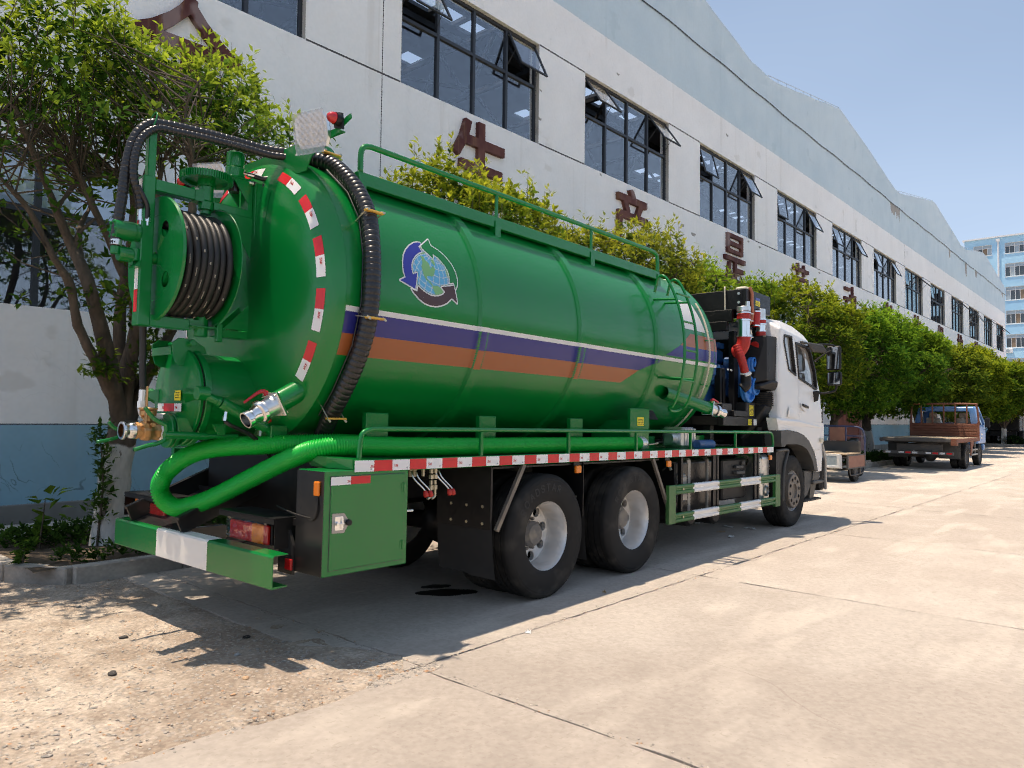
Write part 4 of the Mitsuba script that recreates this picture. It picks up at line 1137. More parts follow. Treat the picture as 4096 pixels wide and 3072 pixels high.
rim_rear = lathe([(.300, -.128), (.308, -.140), (.316, -.140), (.306, -.125), (.290, -.118), (.284, -.10), (.275, -.06), (.268, 0.0), (.262, .03), (.250, .045), (.245, .055), (.12, .072), (.118, .09), (1e-3, .09)][::-1], (0, 0, 0), (0, 1, 0), 64)
disc_solid = lathe([(1e-4, .085), (.12, .085), (.248, .066), (.262, .08), (.262, .105), (.12, .115), (1e-4, .115)], (0, 0, 0), (0, 1, 0), 64, closed=False)
disc_rear = cut(disc_solid, *[lathe([(1e-4, -.0), (.041, 0), (.041, .3), (1e-4, .3)], (.198 * math.cos(a), -.05, .198 * math.sin(a)), (0, 1, 0), 16) for a in np.arange(8) * PI / 4 + .2])
barrel_rear = lathe([(.262, .14), (.262, .03), (.268, 0.0), (.275, -.06), (.284, -.10), (.290, -.118), (.306, -.125), (.316, -.140), (.308, -.140), (.296, -.128), (.280, -.105), (.268, -.06), (.26, -.02), (.252, .064), (.252, .14)], (0, 0, 0), (0, 1, 0), 64, closed=True)
hub_rear = join([lathe([(.108, .09), (.108, .02), (.09, .0), (.085, -.012), (.04, -.018), (1e-4, -.018)][::-1], (0, 0, 0), (0, 1, 0), 32)] + [cyl((.128 * math.cos(a), .09, .128 * math.sin(a)), (.128 * math.cos(a), .045, .128 * math.sin(a)), .014, 6) for a in np.arange(10) * PI / 5])
front_solid = lathe([(1e-4, -.06), (.175, -.115), (.235, -.105), (.262, -.06), (.280, -.02), (.280, .0), (.245, -.04), (.22, -.085), (.17, -.095), (1e-4, -.03)], (0, 0, 0), (0, 1, 0), 64)
disc_front = cut(front_solid, *[xf(lathe([(1e-4, -.2), (.030, -.2), (.030, .1), (1e-4, .1)], (0, 0, 0), (0, 1, 0), 16), Tr(.248 * math.cos(a), 0, .248 * math.sin(a))) for a in np.arange(10) * PI / 5 + .1])
barrel_front = lathe([(.262, .12), (.262, .03), (.268, 0.0), (.275, -.06), (.284, -.10), (.292, -.118), (.306, -.125), (.316, -.140), (.306, -.142), (.292, -.128), (.280, -.105), (.268, -.06), (.26, -.02), (.252, .02), (.252, .12)], (0, 0, 0), (0, 1, 0), 64, closed=True)
hub_front = join([lathe([(.205, -.08), (.238, -.100), (.240, -.160), (.232, -.168), (.10, -.168), (.095, -.150), (.07, -.145), (1e-4, -.145)][::-1], (0, 0, 0), (0, 1, 0), 48)])
nuts_front = join([lathe([(.024, -.166), (.026, -.170), (.020, -.172)], (.175 * math.cos(a), 0, .175 * math.sin(a)), (0, 1, 0), 14) for a in np.arange(10) * PI / 5 + .15] + [cyl((.175 * math.cos(a), -.160, .175 * math.sin(a)), (.175 * math.cos(a), -.181, .175 * math.sin(a)), .019, 6) for a in np.arange(10) * PI / 5 + .15])
SHP = dict(tyre=tyre_at(.515), tyre_f=tyre_at(.505), disc=MP(disc_rear, 'silver_rim', smooth=30), barrel=MP(barrel_rear, 'silver_rim', smooth=40), hub=MP(hub_rear, 'hub_grey', smooth=30),
           disc_f=MP(disc_front, 'silver_rim', smooth=30), barrel_f=MP(barrel_front, 'silver_rim', smooth=40), hub_f=MP(hub_front, 'hub_brown', smooth=30), nuts_f=MP(nuts_front, 'frame_black', smooth=30))


def ring_text(s, r, h, a0, lift, flip=1):
    ms, a = [], a0
    for ch in s:
        t = meshkit.text_mesh(ch, h, .002, True)
        w_ = t.bounds[1][0] - t.bounds[0][0]
        a -= (w_ / 2 + .012) / r
        # letters stand on the circle, read clockwise from outside (seen from -y: x right, z up)
        M = Rx(PI / 2) @ Tr(r * math.cos(a), r * math.sin(a), 0) @ Rz(a - PI / 2) @ Tr(-(t.bounds[0][0] + t.bounds[1][0]) / 2, -h / 2, 0)
        ms.append(xf(t, Tr(0, lift, 0) @ M))
        a -= (w_ / 2 + .012) / r
    return join(ms)


TXT = ring_text('ROADSTAR', .405, .062, 2.65, -.1515)
for ax, x in enumerate((.08, 1.46)):
    for s in (-1, 1):
        for inner in (0, 1):
            W = numbered(V + '__wheel')
            M = MW @ Tr(x, s * (1.07 - inner * .34), .512) @ (Rz(PI) if s > 0 else np.eye(4)) @ Ry(.3 * ax + inner)
            if inner: M = M @ Rz(PI)
            put(W, 'tyre', SHP['tyre'], M)
            put(W, 'rim', SHP['barrel'], M)
            put(W, 'disc', SHP['disc'], M)
            if not inner:
                put(W, 'hub', SHP['hub'], M)
                if s < 0:
                    tp('tyre_lettering', xf(TXT, Tr(0, 0, 0)), 'rubber_letter', parent=W, M=MW @ Tr(x, -1.07, .512))
for s in (-1, 1):
    W = numbered(V + '__wheel')
    M = MW @ Tr(5.745, s * 1.06, .50) @ (Rz(PI) if s > 0 else np.eye(4))
    put(W, 'tyre', SHP['tyre_f'], M)
    put(W, 'rim', SHP['barrel_f'], M)
    put(W, 'disc', SHP['disc_f'], M)
    put(W, 'hub', SHP['hub_f'], M)
    put(W, 'wheel_nuts', SHP['nuts_f'], M)

# ================================================================ equipment on the tank's rear head
def sleeve(pts, r, pitch=.024, amp=.10, n=14, step=.006):
    """A hose in spiral wrap: shallow rounded turns."""
    p, s = resample(spline(pts, 14), step)
    ph = (s / pitch) % 1.0
    rr = r * (1 - amp + amp * np.sqrt(np.clip(1 - (2 * ph - 1)**4, 0, 1)))
    return tube(p, rr, n)


# hose reel on a swinging frame
HR = numbered(V + '__hose_reel')
RY_ = -.15
RZ_ = 2.465
for x, t in ((-2.755, 0), (-2.365, 1)):
    d = lathe([(.045, -.004), (.392, -.004), (.400, .010 if t == 0 else -.012), (.405, .012 if t == 0 else -.014), (.408, .008 if t == 0 else -.010), (.402, -.008), (.394, -.008), (.045, .004)], (x, RY_, RZ_), (1, 0, 0), 96, closed=True)
    hs = [cyl((x - .1, RY_ + .22 * math.cos(a), RZ_ + .22 * math.sin(a)), (x + .1, RY_ + .22 * math.cos(a), RZ_ + .22 * math.sin(a)), .052, 20) for a in (0.62, 2.2, 3.9, 5.4)]
    tp('disc', cut(d, *hs), 'paint_green', 30, HR)
tp('drum', cyl((-2.75, RY_, RZ_), (-2.37, RY_, RZ_), .20, 40), 'paint_green', 35, HR)
tp('shaft', cyl((-2.82, RY_, RZ_), (-2.30, RY_, RZ_), .035, 20), 'paint_green', 35, HR)
# the rubber hose: two layers of turns
for lay, (r0, k, off) in enumerate(((.245, 8, 0), (.325, 7, .4))):
    for i in range(k):
        x = -2.718 + (i + off * 1.0) * .0445
        wob = R.uniform(-.006, .006)
        a_ = np.linspace(0, 2 * PI, 61)
        pts = [(x + .0445 * (t / (2 * PI)) * .55 + .004 * math.sin(2 * t + i), RY_ + (r0 + wob) * math.cos(t), RZ_ + (r0 + wob - .008 * math.sin(t)) * math.sin(t)) for t in a_]
        H_ = tp('hose_turn', tube(pts, .0222, 12, False), 'hose_rubber', True, HR)
        if lay == 1:
            ms = []
            for j in range(3):
                a0 = 2.6 + j * .55 + i * .21
                seg = [(x + .0445 * (t / (2 * PI)) * .55 + .004 * math.sin(2 * t + i) - .006, RY_ + (r0 + wob + .0222) * math.cos(t), RZ_ + (r0 + wob + .0222 - .008 * math.sin(t)) * math.sin(t)) for t in np.linspace(a0, a0 + (.16 if j == 1 else .05), 8)]
                ms.append(tube(seg, .0022 if j == 1 else .0045, 5))
            tp('hose_print', ms, 'hose_print', False, HR)
# C-shaped swinging frame
fy0, fy1 = RY_ - .045, RY_ + .045
SF = numbered(V + '__reel_frame')
tp('post', box(-2.868, -2.79, fy0, fy1, 2.02, 2.985, .006), 'paint_green', parent=SF)
tp('arm', [box(-2.789, -2.53, fy0 + .002, fy1 - .002, 2.90, 2.975, .005), hull([(-2.5295, fy0 + .004, z) for z in (2.90, 2.972)] + [(-2.5295, fy1 - .004, z) for z in (2.90, 2.972)] + [(-2.44, y, z) for y in (fy0 + .01, fy1 - .01) for z in (2.905, 3.0)])], 'paint_green', parent=SF)
tp('arm', [box(-2.789, -2.53, fy0 + .002, fy1 - .002, 2.022, 2.095, .005), hull([(-2.5295, y, z) for z in (2.03, 2.09) for y in (fy0 + .004, fy1 - .004)] + [(-2.43, y, z) for y in (fy0, fy1) for z in (2.05, 2.10)])], 'paint_green', parent=SF)
tp('hinge', [cyl((-2.437, RY_, 2.915), (-2.437, RY_, 3.02), .048, 24, .004), cyl((-2.437, RY_, 2.855), (-2.437, RY_, 2.913), .052, 24, .004), cyl((-2.437, RY_, 2.83), (-2.437, RY_, 2.854), .036, 20), cyl((-2.437, RY_, 2.06), (-2.437, RY_, 2.13), .048, 24, .004), cyl((-2.437, RY_, 1.99), (-2.437, RY_, 2.058), .046, 24, .004)], 'paint_green', 30, SF)
tp('hinge_plate', [box(-2.53, -2.30, RY_ - .075, RY_ + .07, 2.046, 2.056, .002), box(-2.36, -2.32, RY_ - .08, RY_ - .04, 1.96, 2.085, .004)], 'paint_green', parent=SF)
for a, b, red in ((2.73, 2.965, 0), (2.60, 2.73, 1), (2.25, 2.385, 0), (2.105, 2.249, 1)):
    tp('red_patch' if red else 'white_patch', box(-2.8695, -2.8682, fy0 + .02, fy0 + .07, a + .001, b - .001), 'red_tape' if red else 'white_tape', parent=SF)
tp('hose_mast', box(-2.835, -2.785, RY_ - .02, RY_ + .03, 2.9855, 3.30, .004), 'paint_green', parent=SF)
tp('hose_hoop', tube([(-2.815 + .02 * math.sin(t), RY_ - .0 + .055 * math.cos(t), 3.345 + .075 * math.sin(t)) for t in np.linspace(0, 2 * PI, 33)], .005, 6, False), 'paint_green', True, SF)
# big slewing gear and its motor
gt = []
for i in range(64):
    for f_, rr in ((.0, .160), (.3, .160), (.38, .172), (.72, .172), (.8, .160)):
        a = (i + f_) * 2 * PI / 64
        gt.append((rr * math.cos(a), rr * math.sin(a)))
GEAR = cut(prism(gt, .048, Tr(-2.437, RY_, 3.052)), cyl((-2.437, RY_, 3.03), (-2.437, RY_, 3.07), .135, 48), )
GE = numbered(V + '__slewing_gear')
tp('gear_wheel', GEAR, 'paint_green', 20, GE)
tp('gear_hub', [cyl((-2.437, RY_, 3.0205), (-2.437, RY_, 3.0695), .056, 24)], 'paint_green', 30, GE)
tp('pinion', [cyl((-2.235, RY_, 3.035), (-2.235, RY_, 3.10), .036, 12)], 'paint_black', 20, GE)
tp('motor', [cyl((-2.232, RY_, 3.135), (-2.232, RY_, 3.205), .066, 28, .004), cyl((-2.232, RY_, 3.2052), (-2.232, RY_, 3.315), .061, 28, .006), box(-2.30, -2.12, RY_ - .07, RY_ + .07, 3.118, 3.1345, .003), box(-2.155, -2.12, RY_ - .05, RY_ + .05, 2.90, 3.117, .003), cyl((-2.26, RY_ - .03, 3.315), (-2.26, RY_ - .03, 3.322), .01, 8), cyl((-2.2, RY_ + .03, 3.315), (-2.2, RY_ + .03, 3.322), .01, 8)], 'paint_green', 30, GE)
tp('gusset', [side([(-2.285, 3.117), (-2.16, 3.117), (-2.16, 2.955)], RY_ - .072, RY_ - .062), side([(-2.285, 3.117), (-2.16, 3.117), (-2.16, 2.955)], RY_ + .062, RY_ + .072)], 'paint_green', parent=GE)
# mast on the head: channel with flared plates cut to the head, brackets above and below
MS = numbered(V + '__reel_mast')
tp('channel', [box(-2.118, -2.108, RY_ - .085, RY_ + .085, 2.00, 3.117, .002), box(-2.1075, -2.06, RY_ - .085, RY_ - .077, 2.0, 3.117), box(-2.1075, -2.06, RY_ + .077, RY_ + .085, 2.0, 3.117)], 'paint_green', parent=MS)
fl = [(-2.06, 1.985), (-2.06, 3.06)]
curve = [(z, head_x(abs(z - TZ) if abs(z - TZ) > .15 else .15) + .012) for z in np.linspace(3.04, 1.985, 24)]
tp('flared_plate', [hull([(-2.06, RY_ - .085, z), (-2.06, RY_ - .077, z), (x2, RY_ - .20, z), (x2, RY_ - .19, z), (-2.06, RY_ - .085, z2), (-2.06, RY_ - .077, z2), (x3, RY_ - .20, z2), (x3, RY_ - .19, z2)]) for (z, x2), (z2, x3) in zip(curve[:-1], curve[1:])], 'paint_green', 30, MS)
tp('flared_plate', [hull([(-2.06, RY_ + .085, z), (-2.06, RY_ + .077, z), (x2, RY_ + .20, z), (x2, RY_ + .19, z), (-2.06, RY_ + .085, z2), (-2.06, RY_ + .077, z2), (x3, RY_ + .20, z2), (x3, RY_ + .19, z2)]) for (z, x2), (z2, x3) in zip(curve[:-1], curve[1:])], 'paint_green', 30, MS)
tp('bracket_arm', [box(-2.40, -2.119, RY_ - .05, RY_ + .05, 2.862, 2.918, .004)], 'paint_green', parent=MS)
tp('bracket_arm', [box(-2.35, -2.119, RY_ - .05, RY_ + .05, 2.0, 2.055, .004)], 'paint_green', parent=MS)
tp('gusset', [side([(-2.30, 2.861), (-2.119, 2.861), (-2.119, 2.56)], RY_ - .055, RY_ - .047)], 'paint_green', parent=MS)
tp('gusset', [side([(-2.31, 2.056), (-2.119, 2.056), (-2.119, 2.25)], RY_ - .07, RY_ - .062), side([(-2.31, 2.056), (-2.119, 2.056), (-2.119, 2.25)], RY_ + .062, RY_ + .07)], 'paint_green', parent=MS)
# hydraulic motors on the back of the reel
HM = numbered(V + '__hydraulic_motor')
tp('housing', [cyl((-3.02, RY_, 2.605), (-2.90, RY_, 2.61), .062, 24, .004), cyl((-2.8995, RY_, 2.61), (-2.8685, RY_, 2.61), .058, 24, .003), box(-2.93, -2.868, RY_ - .04, RY_ + .04, 2.575, 2.645, .01)], 'paint_green', 30, HM)
tp('bolt', [cyl((-3.032, RY_ + .05 * math.cos(a), 2.605 + .05 * math.sin(a)), (-3.02, RY_ + .05 * math.cos(a), 2.605 + .05 * math.sin(a)), .009, 6) for a in np.arange(6) * PI / 3], 'paint_green', parent=HM)
HM2 = numbered(V + '__hydraulic_motor')
tp('housing', [cyl((-2.985, RY_, 2.46), (-2.90, RY_, 2.462), .046, 24, .003), cyl((-2.8995, RY_, 2.462), (-2.8685, RY_, 2.462), .026, 16), cyl((-2.885, RY_ - .005, 2.425), (-2.885, RY_ - .005, 2.505), .035, 16, .004), cyl((-3.0, RY_, 2.452), (-3.0, RY_, 2.50), .030, 16, .003), cyl((-2.90, RY_, 2.40), (-2.90, RY_, 2.424), .014, 8)], 'paint_green', 30, HM2)
tp('bracket', [hull([(-2.91, RY_ - .06, 2.385), (-2.87, RY_ - .06, 2.385), (-2.91, RY_ + .03, 2.385), (-2.87, RY_ + .03, 2.385), (-2.87, RY_ - .06, 2.43), (-2.87, RY_ + .03, 2.43)])], 'paint_green', parent=HM2)
# wrapped hoses: from the lower motor up over the mast to the tank's top, then down its side
WH = numbered(V + '__wrapped_hose')
arch = [(-3.0, RY_, 2.50), (-3.0, RY_, 2.56), (-2.978, RY_ - .0, 2.80), (-2.955, RY_, 3.05), (-2.915, RY_, 3.22), (-2.84, RY_, 3.325), (-2.74, RY_, 3.358), (-2.548, -.17, 3.372), (-2.283, -.22, 3.372), (-2.103, -.28, 3.358), (-1.944, -.38, 3.35), (-1.85, -.43, 3.33)]
tp('wrap', sleeve(arch, .033, .034, .20, step=.005), 'sleeve_black', True, WH)
arch2 = [(-2.875, RY_ - .03, 2.76), (-2.89, RY_ - .03, 2.84), (-2.93, RY_ - .045, 2.95), (-2.925, RY_ - .045, 3.10), (-2.885, RY_ - .045, 3.22), (-2.80, RY_ - .045, 3.30), (-2.68, RY_ - .045, 3.318), (-2.50, -.225, 3.325), (-2.26, -.27, 3.325), (-2.08, -.33, 3.31), (-1.94, -.42, 3.305), (-1.85, -.47, 3.29)]
tp('wrap', sleeve(arch2, .026, .030, .22, step=.005), 'sleeve_black', True, WH)
tp('wrap', sleeve([(-2.835, RY_ - .04, 2.70), (-2.84, RY_ - .045, 2.78), (-2.87, RY_ - .05, 2.84), (-2.905, RY_ - .05, 2.90)], .016, .02), 'sleeve_black', True, WH)
for p in ((-2.872, RY_ - .03), (-2.832, RY_ - .04)):
    tp('hose_fitting', [cyl((p[0], p[1], 2.66), (p[0], p[1], 2.70), .011, 8), cyl((p[0], p[1], 2.685), (p[0], p[1], 2.712), .018, 6), cyl((p[0], p[1], 2.712), (p[0], p[1], 2.765), .014, 10)], 'chrome', 30, WH)
tp('hose_fitting', cyl((-3.0, RY_, 2.505), (-2.998, RY_, 2.545), .034, 16, .003), 'alloy', 30, WH)
for dz, dy in ((0, 0), (-.055, .01)):
    tp('wrap', sleeve([(-2.13, RY_ - .055, 3.17 + dz), (-2.05, RY_ - .075, 3.165 + dz), (-1.98, RY_ - .13, 3.20 + dz * .8), (-1.95, RY_ - .22, 3.27 + dz * .4), (-1.88, -.42, 3.31 + dz * .3)], .017, .02), 'sleeve_black', True, WH)
    tp('hose_fitting', [cyl((-2.20, RY_ - .05, 3.172 + dz), (-2.14, RY_ - .055, 3.17 + dz), .012, 8), cyl((-2.165, RY_ - .052, 3.171 + dz), (-2.125, RY_ - .056, 3.17 + dz), .018, 10)], 'chrome', 30, WH)
hp = [(-1.90, -.38, 3.345), (-1.82, -.45, 3.325)] + [tuple(on_tank(x, a, .065)) for x, a in ((-1.745, 58), (-1.725, 46), (-1.715, 36), (-1.72, 27), (-1.75, 16), (-1.77, 4), (-1.775, -8), (-1.785, -18), (-1.80, -28), (-1.81, -38), (-1.80, -47), (-1.76, -55), (-1.70, -63))]
tp('wrap', sleeve(hp, .060, .040, .17, 18, .005), 'sleeve_black', True, WH)
tp('wrap', sleeve([(-1.94, -.36, 3.355), (-1.87, -.41, 3.345), (-1.82, -.45, 3.33)], .068, .05, .08, 18), 'sleeve_black', True, WH)
tp('tie_cord', tube([on_tank(x - .055, a, .03) for x, a in ((-1.75, 55), (-1.72, 40), (-1.72, 27), (-1.75, 12), (-1.77, -5), (-1.785, -20), (-1.81, -38), (-1.80, -50))], .006, 6), 'sleeve_black', True, WH)
for x, a in ((-1.735, 61), (-1.72, 27), (-1.775, -9.5), (-1.805, -46)):
    if True:
        tp('clamp_plate', bar(on_tank(x - .072, a, .127), on_tank(x + .080, a, .127), .036, .014, .003), 'plated_gold', parent=WH)
        tp('clamp_bolt', [rod(on_tank(x + d, a, -.005), on_tank(x + d, a, .145), .0045, 6) for d in (-.062, .068)], 'zinc', parent=WH)
        tp('wing_nut', [bar(on_tank(x + d - .012, a + .4, .134), on_tank(x + d + .012, a - .4, .15), .008, .014) for d in (-.062, .068)], 'zinc', parent=WH)

# lamp beam across the tank's rear top
LB = numbered(V + '__lamp_beam')
beam = [(1.12, 3.405), (1.12, 3.375), (.93, 3.34), (.70, 3.20), (-.70, 3.20), (-.885, 3.315), (-1.06, 3.375), (-1.06, 3.40), (-.97, 3.40), (-.5, 3.40)]
tp('beam', [front([(1.06, 3.36), (1.06, 3.335), (.70, 3.15), (-.66, 3.15), (-.72, 3.235), (-.87, 3.30), (-1.03, 3.325), (-1.045, 3.362)], -1.996, -1.988), box(-1.987, -1.92, -1.0, 1.04, 3.354, 3.362, .002)], 'paint_green', parent=LB)
tp('end_lug', front([(-1.05, 3.365), (-1.14, 3.40), (-1.13, 3.43), (-1.09, 3.42), (-1.04, 3.40)], -1.985, -1.975), 'paint_green', parent=LB)
for s in (-1, 1):
    BN = numbered(V + '__beacon')
    y = s * 1.045
    tp('base', [lathe([(.040, 0), (.042, .03), (.034, .05), (1e-4, .05)][::-1], (-2.045, y, 3.40), (1, 0, 0), 20), front([(y - .045, 3.33), (y + .05, 3.36), (y + .06, 3.43), (y + .01, 3.455), (y - .03, 3.44)], -2.01, -1.998)], 'plastic_black', 30, BN)
    tp('dome', lathe([(1e-4, -.052), (.018, -.047), (.030, -.034), (.036, -.015), (.036, 0)], (-2.047, y, 3.40), (1, 0, 0), 24), 'red_reflector', True, BN)
for s, tag_ in ((-1, 'near right'), (1, 'far left')):
    FL = numbered(V + '__flood_lamp')
    yc = -.82 if s < 0 else .55
    ML = MB @ Tr(-2.045, yc, 3.375 if s < 0 else 3.33) @ Rz(-.30 * s if s < 0 else .5) @ Ry(-.25) @ Rx(.0)
    hx = [(.115 * math.cos(a), .115 * math.sin(a)) for a in (.35, 1.05, 2.1, 2.8, 3.5, 4.2, 5.24, 5.94)]
    hx = [(-.13, -.05), (-.10, -.115), (.10, -.115), (.13, -.05), (.13, .06), (.10, .105), (-.10, .105), (-.13, .06)]
    tp('casing', [front(hx, -.03, .0)], 'alloy', parent=FL, M=ML)
    tp('back', [front([(a * .8, b * .8) for a, b in hx], .001, .04)], 'plastic_black', parent=FL, M=ML)
    tp('led', [cyl((-.034, y, z), (-.030, y, z), .017, 12) for y in (-.09, -.045, 0, .045, .09) for z in (-.075, -.025, .025, .075)], 'chrome', parent=FL, M=ML)
    bw = thing('bubble_wrap', 'clear bubble wrap over the %s flood lamp on top of the tanker' % tag_, 'bubble wrap')
    k1, k2 = 40, 36
    G = np.zeros((k1, k2, 3))
    for i_, u in enumerate(np.linspace(-.128, .128, k1)):
        for j_, w_ in enumerate(np.linspace(-.165, .108, k2)):
            bub = max(0, math.sin(u * 2 * PI / .045) * math.sin(w_ * 2 * PI / .05))
            sag = .035 * max(0, -(w_ + .11)) / .08
            G[i_, j_] = (-.046 - .010 * bub - .012 * meshkit.fbm(np.array([u * 14, w_ * 14, 3.0]), 3) - sag, u * (1 - .15 * max(0, -(w_ + .1)) / .1), w_ + .012 * meshkit.fbm(np.array([u * 9, w_ * 3, 8.0]), 2))
    i = np.arange(k1 * k2).reshape(k1, k2)
    add(bw, 'film', (G.reshape(-1, 3), np.stack([i[:-1, :-1], i[:-1, 1:], i[1:, 1:], i[1:, :-1]], -1).reshape(-1, 4)), 'bubble_film', True, ML)
scene['mat_bubble_film'] = {'type': 'blendbsdf', 'weight': .45, 'a': {'type': 'thindielectric', 'int_ior': 1.5}, 'b': {'type': 'twosided', 'bsdf': {'type': 'roughplastic', 'diffuse_reflectance': rgb((.55, .55, .58)), 'alpha': .15}}}

# rear hatch on its neck
HA = numbered(V + '__rear_hatch')
HY, HZ, HRr = .03, 1.585, .335
tp('neck', lathe([(.30, -2.43), (.30, -1.98)], (0, HY, HZ), (1, 0, 0), 64), 'paint_green', 40, HA)
tp('flange', lathe([(.29, -2.455), (HRr, -2.455), (HRr + .004, -2.45), (HRr + .004, -2.415), (HRr, -2.41), (.29, -2.41)], (0, HY, HZ), (1, 0, 0), 72, closed=True), 'paint_green', 30, HA)
tp('gasket', lathe([(.25, -2.470), (HRr - .012, -2.470), (HRr - .012, -2.4555), (.25, -2.4555)], (0, HY, HZ), (1, 0, 0), 72, closed=True), 'rubber', 30, HA)
HD = numbered(HA + '__door')
tp('door', lathe([(1e-4, -2.545), (.10, -2.540), (.20, -2.527), (.28, -2.508), (.30, -2.50), (HRr, -2.497), (HRr + .004, -2.49), (HRr, -2.4705), (1e-4, -2.4705)], (0, HY, HZ), (1, 0, 0), 72), 'paint_green', 30, HA)
for y in (-.12, .18):
    tp('hinge_lug', side([(-2.59, 1.86), (-2.60, 1.94), (-2.555, 1.975), (-2.46, 1.975), (-2.375, 1.925), (-2.36, 1.88), (-2.40, 1.878), (-2.50, 1.79), (-2.545, 1.79), (-2.575, 1.81)], HY + y - .008, HY + y + .004), 'paint_green', parent=HA)
tp('hinge_pin', [cyl((-2.475, HY - .17, 1.945), (-2.475, HY + .23, 1.945), .022, 16, .003), box(-2.60, -2.592, HY - .108, HY + .17, 1.86, 1.915, .002)], 'paint_green', 30, HA)
for s in (-1, 1):
    tp('side_lug', [hull([(-2.53, HY + s * .20, 1.64), (-2.53, HY + s * .20, 1.54), (-2.515, HY + s * .34, 1.60), (-2.49, HY + s * .40, 1.62), (-2.49, HY + s * .40, 1.585), (-2.60, HY + s * .30, 1.60), (-2.50, HY + s * .25, 1.6)]), cyl((-2.56, HY + s * .41, 1.60), (-2.48, HY + s * .41, 1.60), .045, 20, .004)], 'paint_green', 30, HA)
    tp('ram', [rod((-2.52, HY + s * .42, 1.595), (-2.43, HY + s * .43, 1.555), .026, 14), rod((-2.43, HY + s * .43, 1.555), (-2.41, HY + s * .432, 1.547), .032, 14), rod((-2.40, HY + s * .432, 1.545), (-2.10, HY + s * .47, 1.385), .040, 16), rod((-2.10, HY + s * .47, 1.385), (-2.03, HY + s * .475, 1.345), .026, 12), cyl((-2.03, HY + s * .44, 1.34), (-2.03, HY + s * .51, 1.34), .05, 20, .004), box(-2.08, -1.95, HY + s * .50, HY + s * .515, 1.28, 1.40, .01)], 'paint_green', 30, HA)
    tp('ram_fitting', [cyl((-2.36, HY + s * .435, 1.50), (-2.37, HY + s * .436, 1.455), .012, 8), cyl((-2.37, HY + s * .436, 1.455), (-2.375, HY + s * .436, 1.425), .017, 6), cyl((-2.13, HY + s * .466, 1.375), (-2.135, HY + s * .466, 1.325), .014, 6)], 'chrome', 30, HA)
    tp('wrap', sleeve([(-2.375, HY + s * .437, 1.425), (-2.33, HY + s * .44, 1.395), (-2.20, HY + s * .43, 1.34), (-2.08, HY + s * .42, 1.26), (-2.0, HY + s * .40, 1.16)], .014, .018), 'sleeve_black', True, HA)
tp('sticker', front([(-.165, 1.555), (-.075, 1.555), (-.075, 1.605), (-.085, 1.615), (-.075, 1.622), (-.165, 1.622)][::1], -2.5465, -2.5455), 'yellow_sticker', parent=HA, M=MB @ Tr(-.0, .03, -.0))
tp('sticker_print', [box(-2.5475, -2.5470, -.12, -.06, z, z + .006) for z in (1.572, 1.588, 1.604)], 'sticker_ink', parent=HA)
for a, b, red in ((.19, .10, 0), (.099, -.055, 1), (-.056, -.155, 0)):
    tp('red_patch' if red else 'white_patch', box(-2.5495, -2.5475, b, a, 1.482, 1.535), 'red_tape' if red else 'white_tape', parent=HA)
tp('tape_print', [xf(tape_mark(.016), Tr(-2.5505, y, 1.50) @ Rz(-PI / 2) @ Rx(PI / 2)) for y in (.125, -.07)], 'tape_print', parent=HA)
# closing bolts: a cross bar with bent handles
CB = numbered(HA + '__closing_bar')
tp('cross_bar', [tube([(-2.70, -.26, 1.33), (-2.42, -.26, 1.32)], .024, 14), cyl((-2.42, -.26, 1.32), (-2.20, -.26, 1.32), .016, 12)], 'paint_green', 30, HA)
tp('handle', [tube(spline([(-2.825, -.26, 1.50), (-2.77, -.26, 1.435), (-2.72, -.26, 1.405), (-2.69, -.26, 1.385), (-2.69, -.26, 1.33), (-2.70, -.26, 1.295), (-2.75, -.26, 1.272), (-2.80, -.26, 1.262), (-2.88, -.26, 1.237)], 6), .013, 12)], 'paint_green', True, HA)
tp('cross_bar', [tube([(-2.70, .36, 1.335), (-2.42, .36, 1.33)], .022, 14), cyl((-2.42, .36, 1.33), (-2.20, .36, 1.33), .015, 12)], 'paint_green', 30, HA)
tp('handle', [tube(spline([(-2.80, .36, 1.40), (-2.76, .36, 1.36), (-2.70, .36, 1.335), (-2.76, .36, 1.29), (-2.87, .36, 1.265)], 6), .012, 12)], 'paint_green', True, HA)
tp('catch', [side([(-2.60, 1.44), (-2.54, 1.44), (-2.49, 1.345), (-2.50, 1.315), (-2.55, 1.31), (-2.58, 1.34)], -.225, -.21), cyl((-2.525, -.23, 1.34), (-2.525, -.20, 1.34), .02, 6), side([(-2.40, 1.40), (-2.31, 1.40), (-2.31, 1.33), (-2.36, 1.33)], -.30, -.285)], 'paint_green', parent=HA)
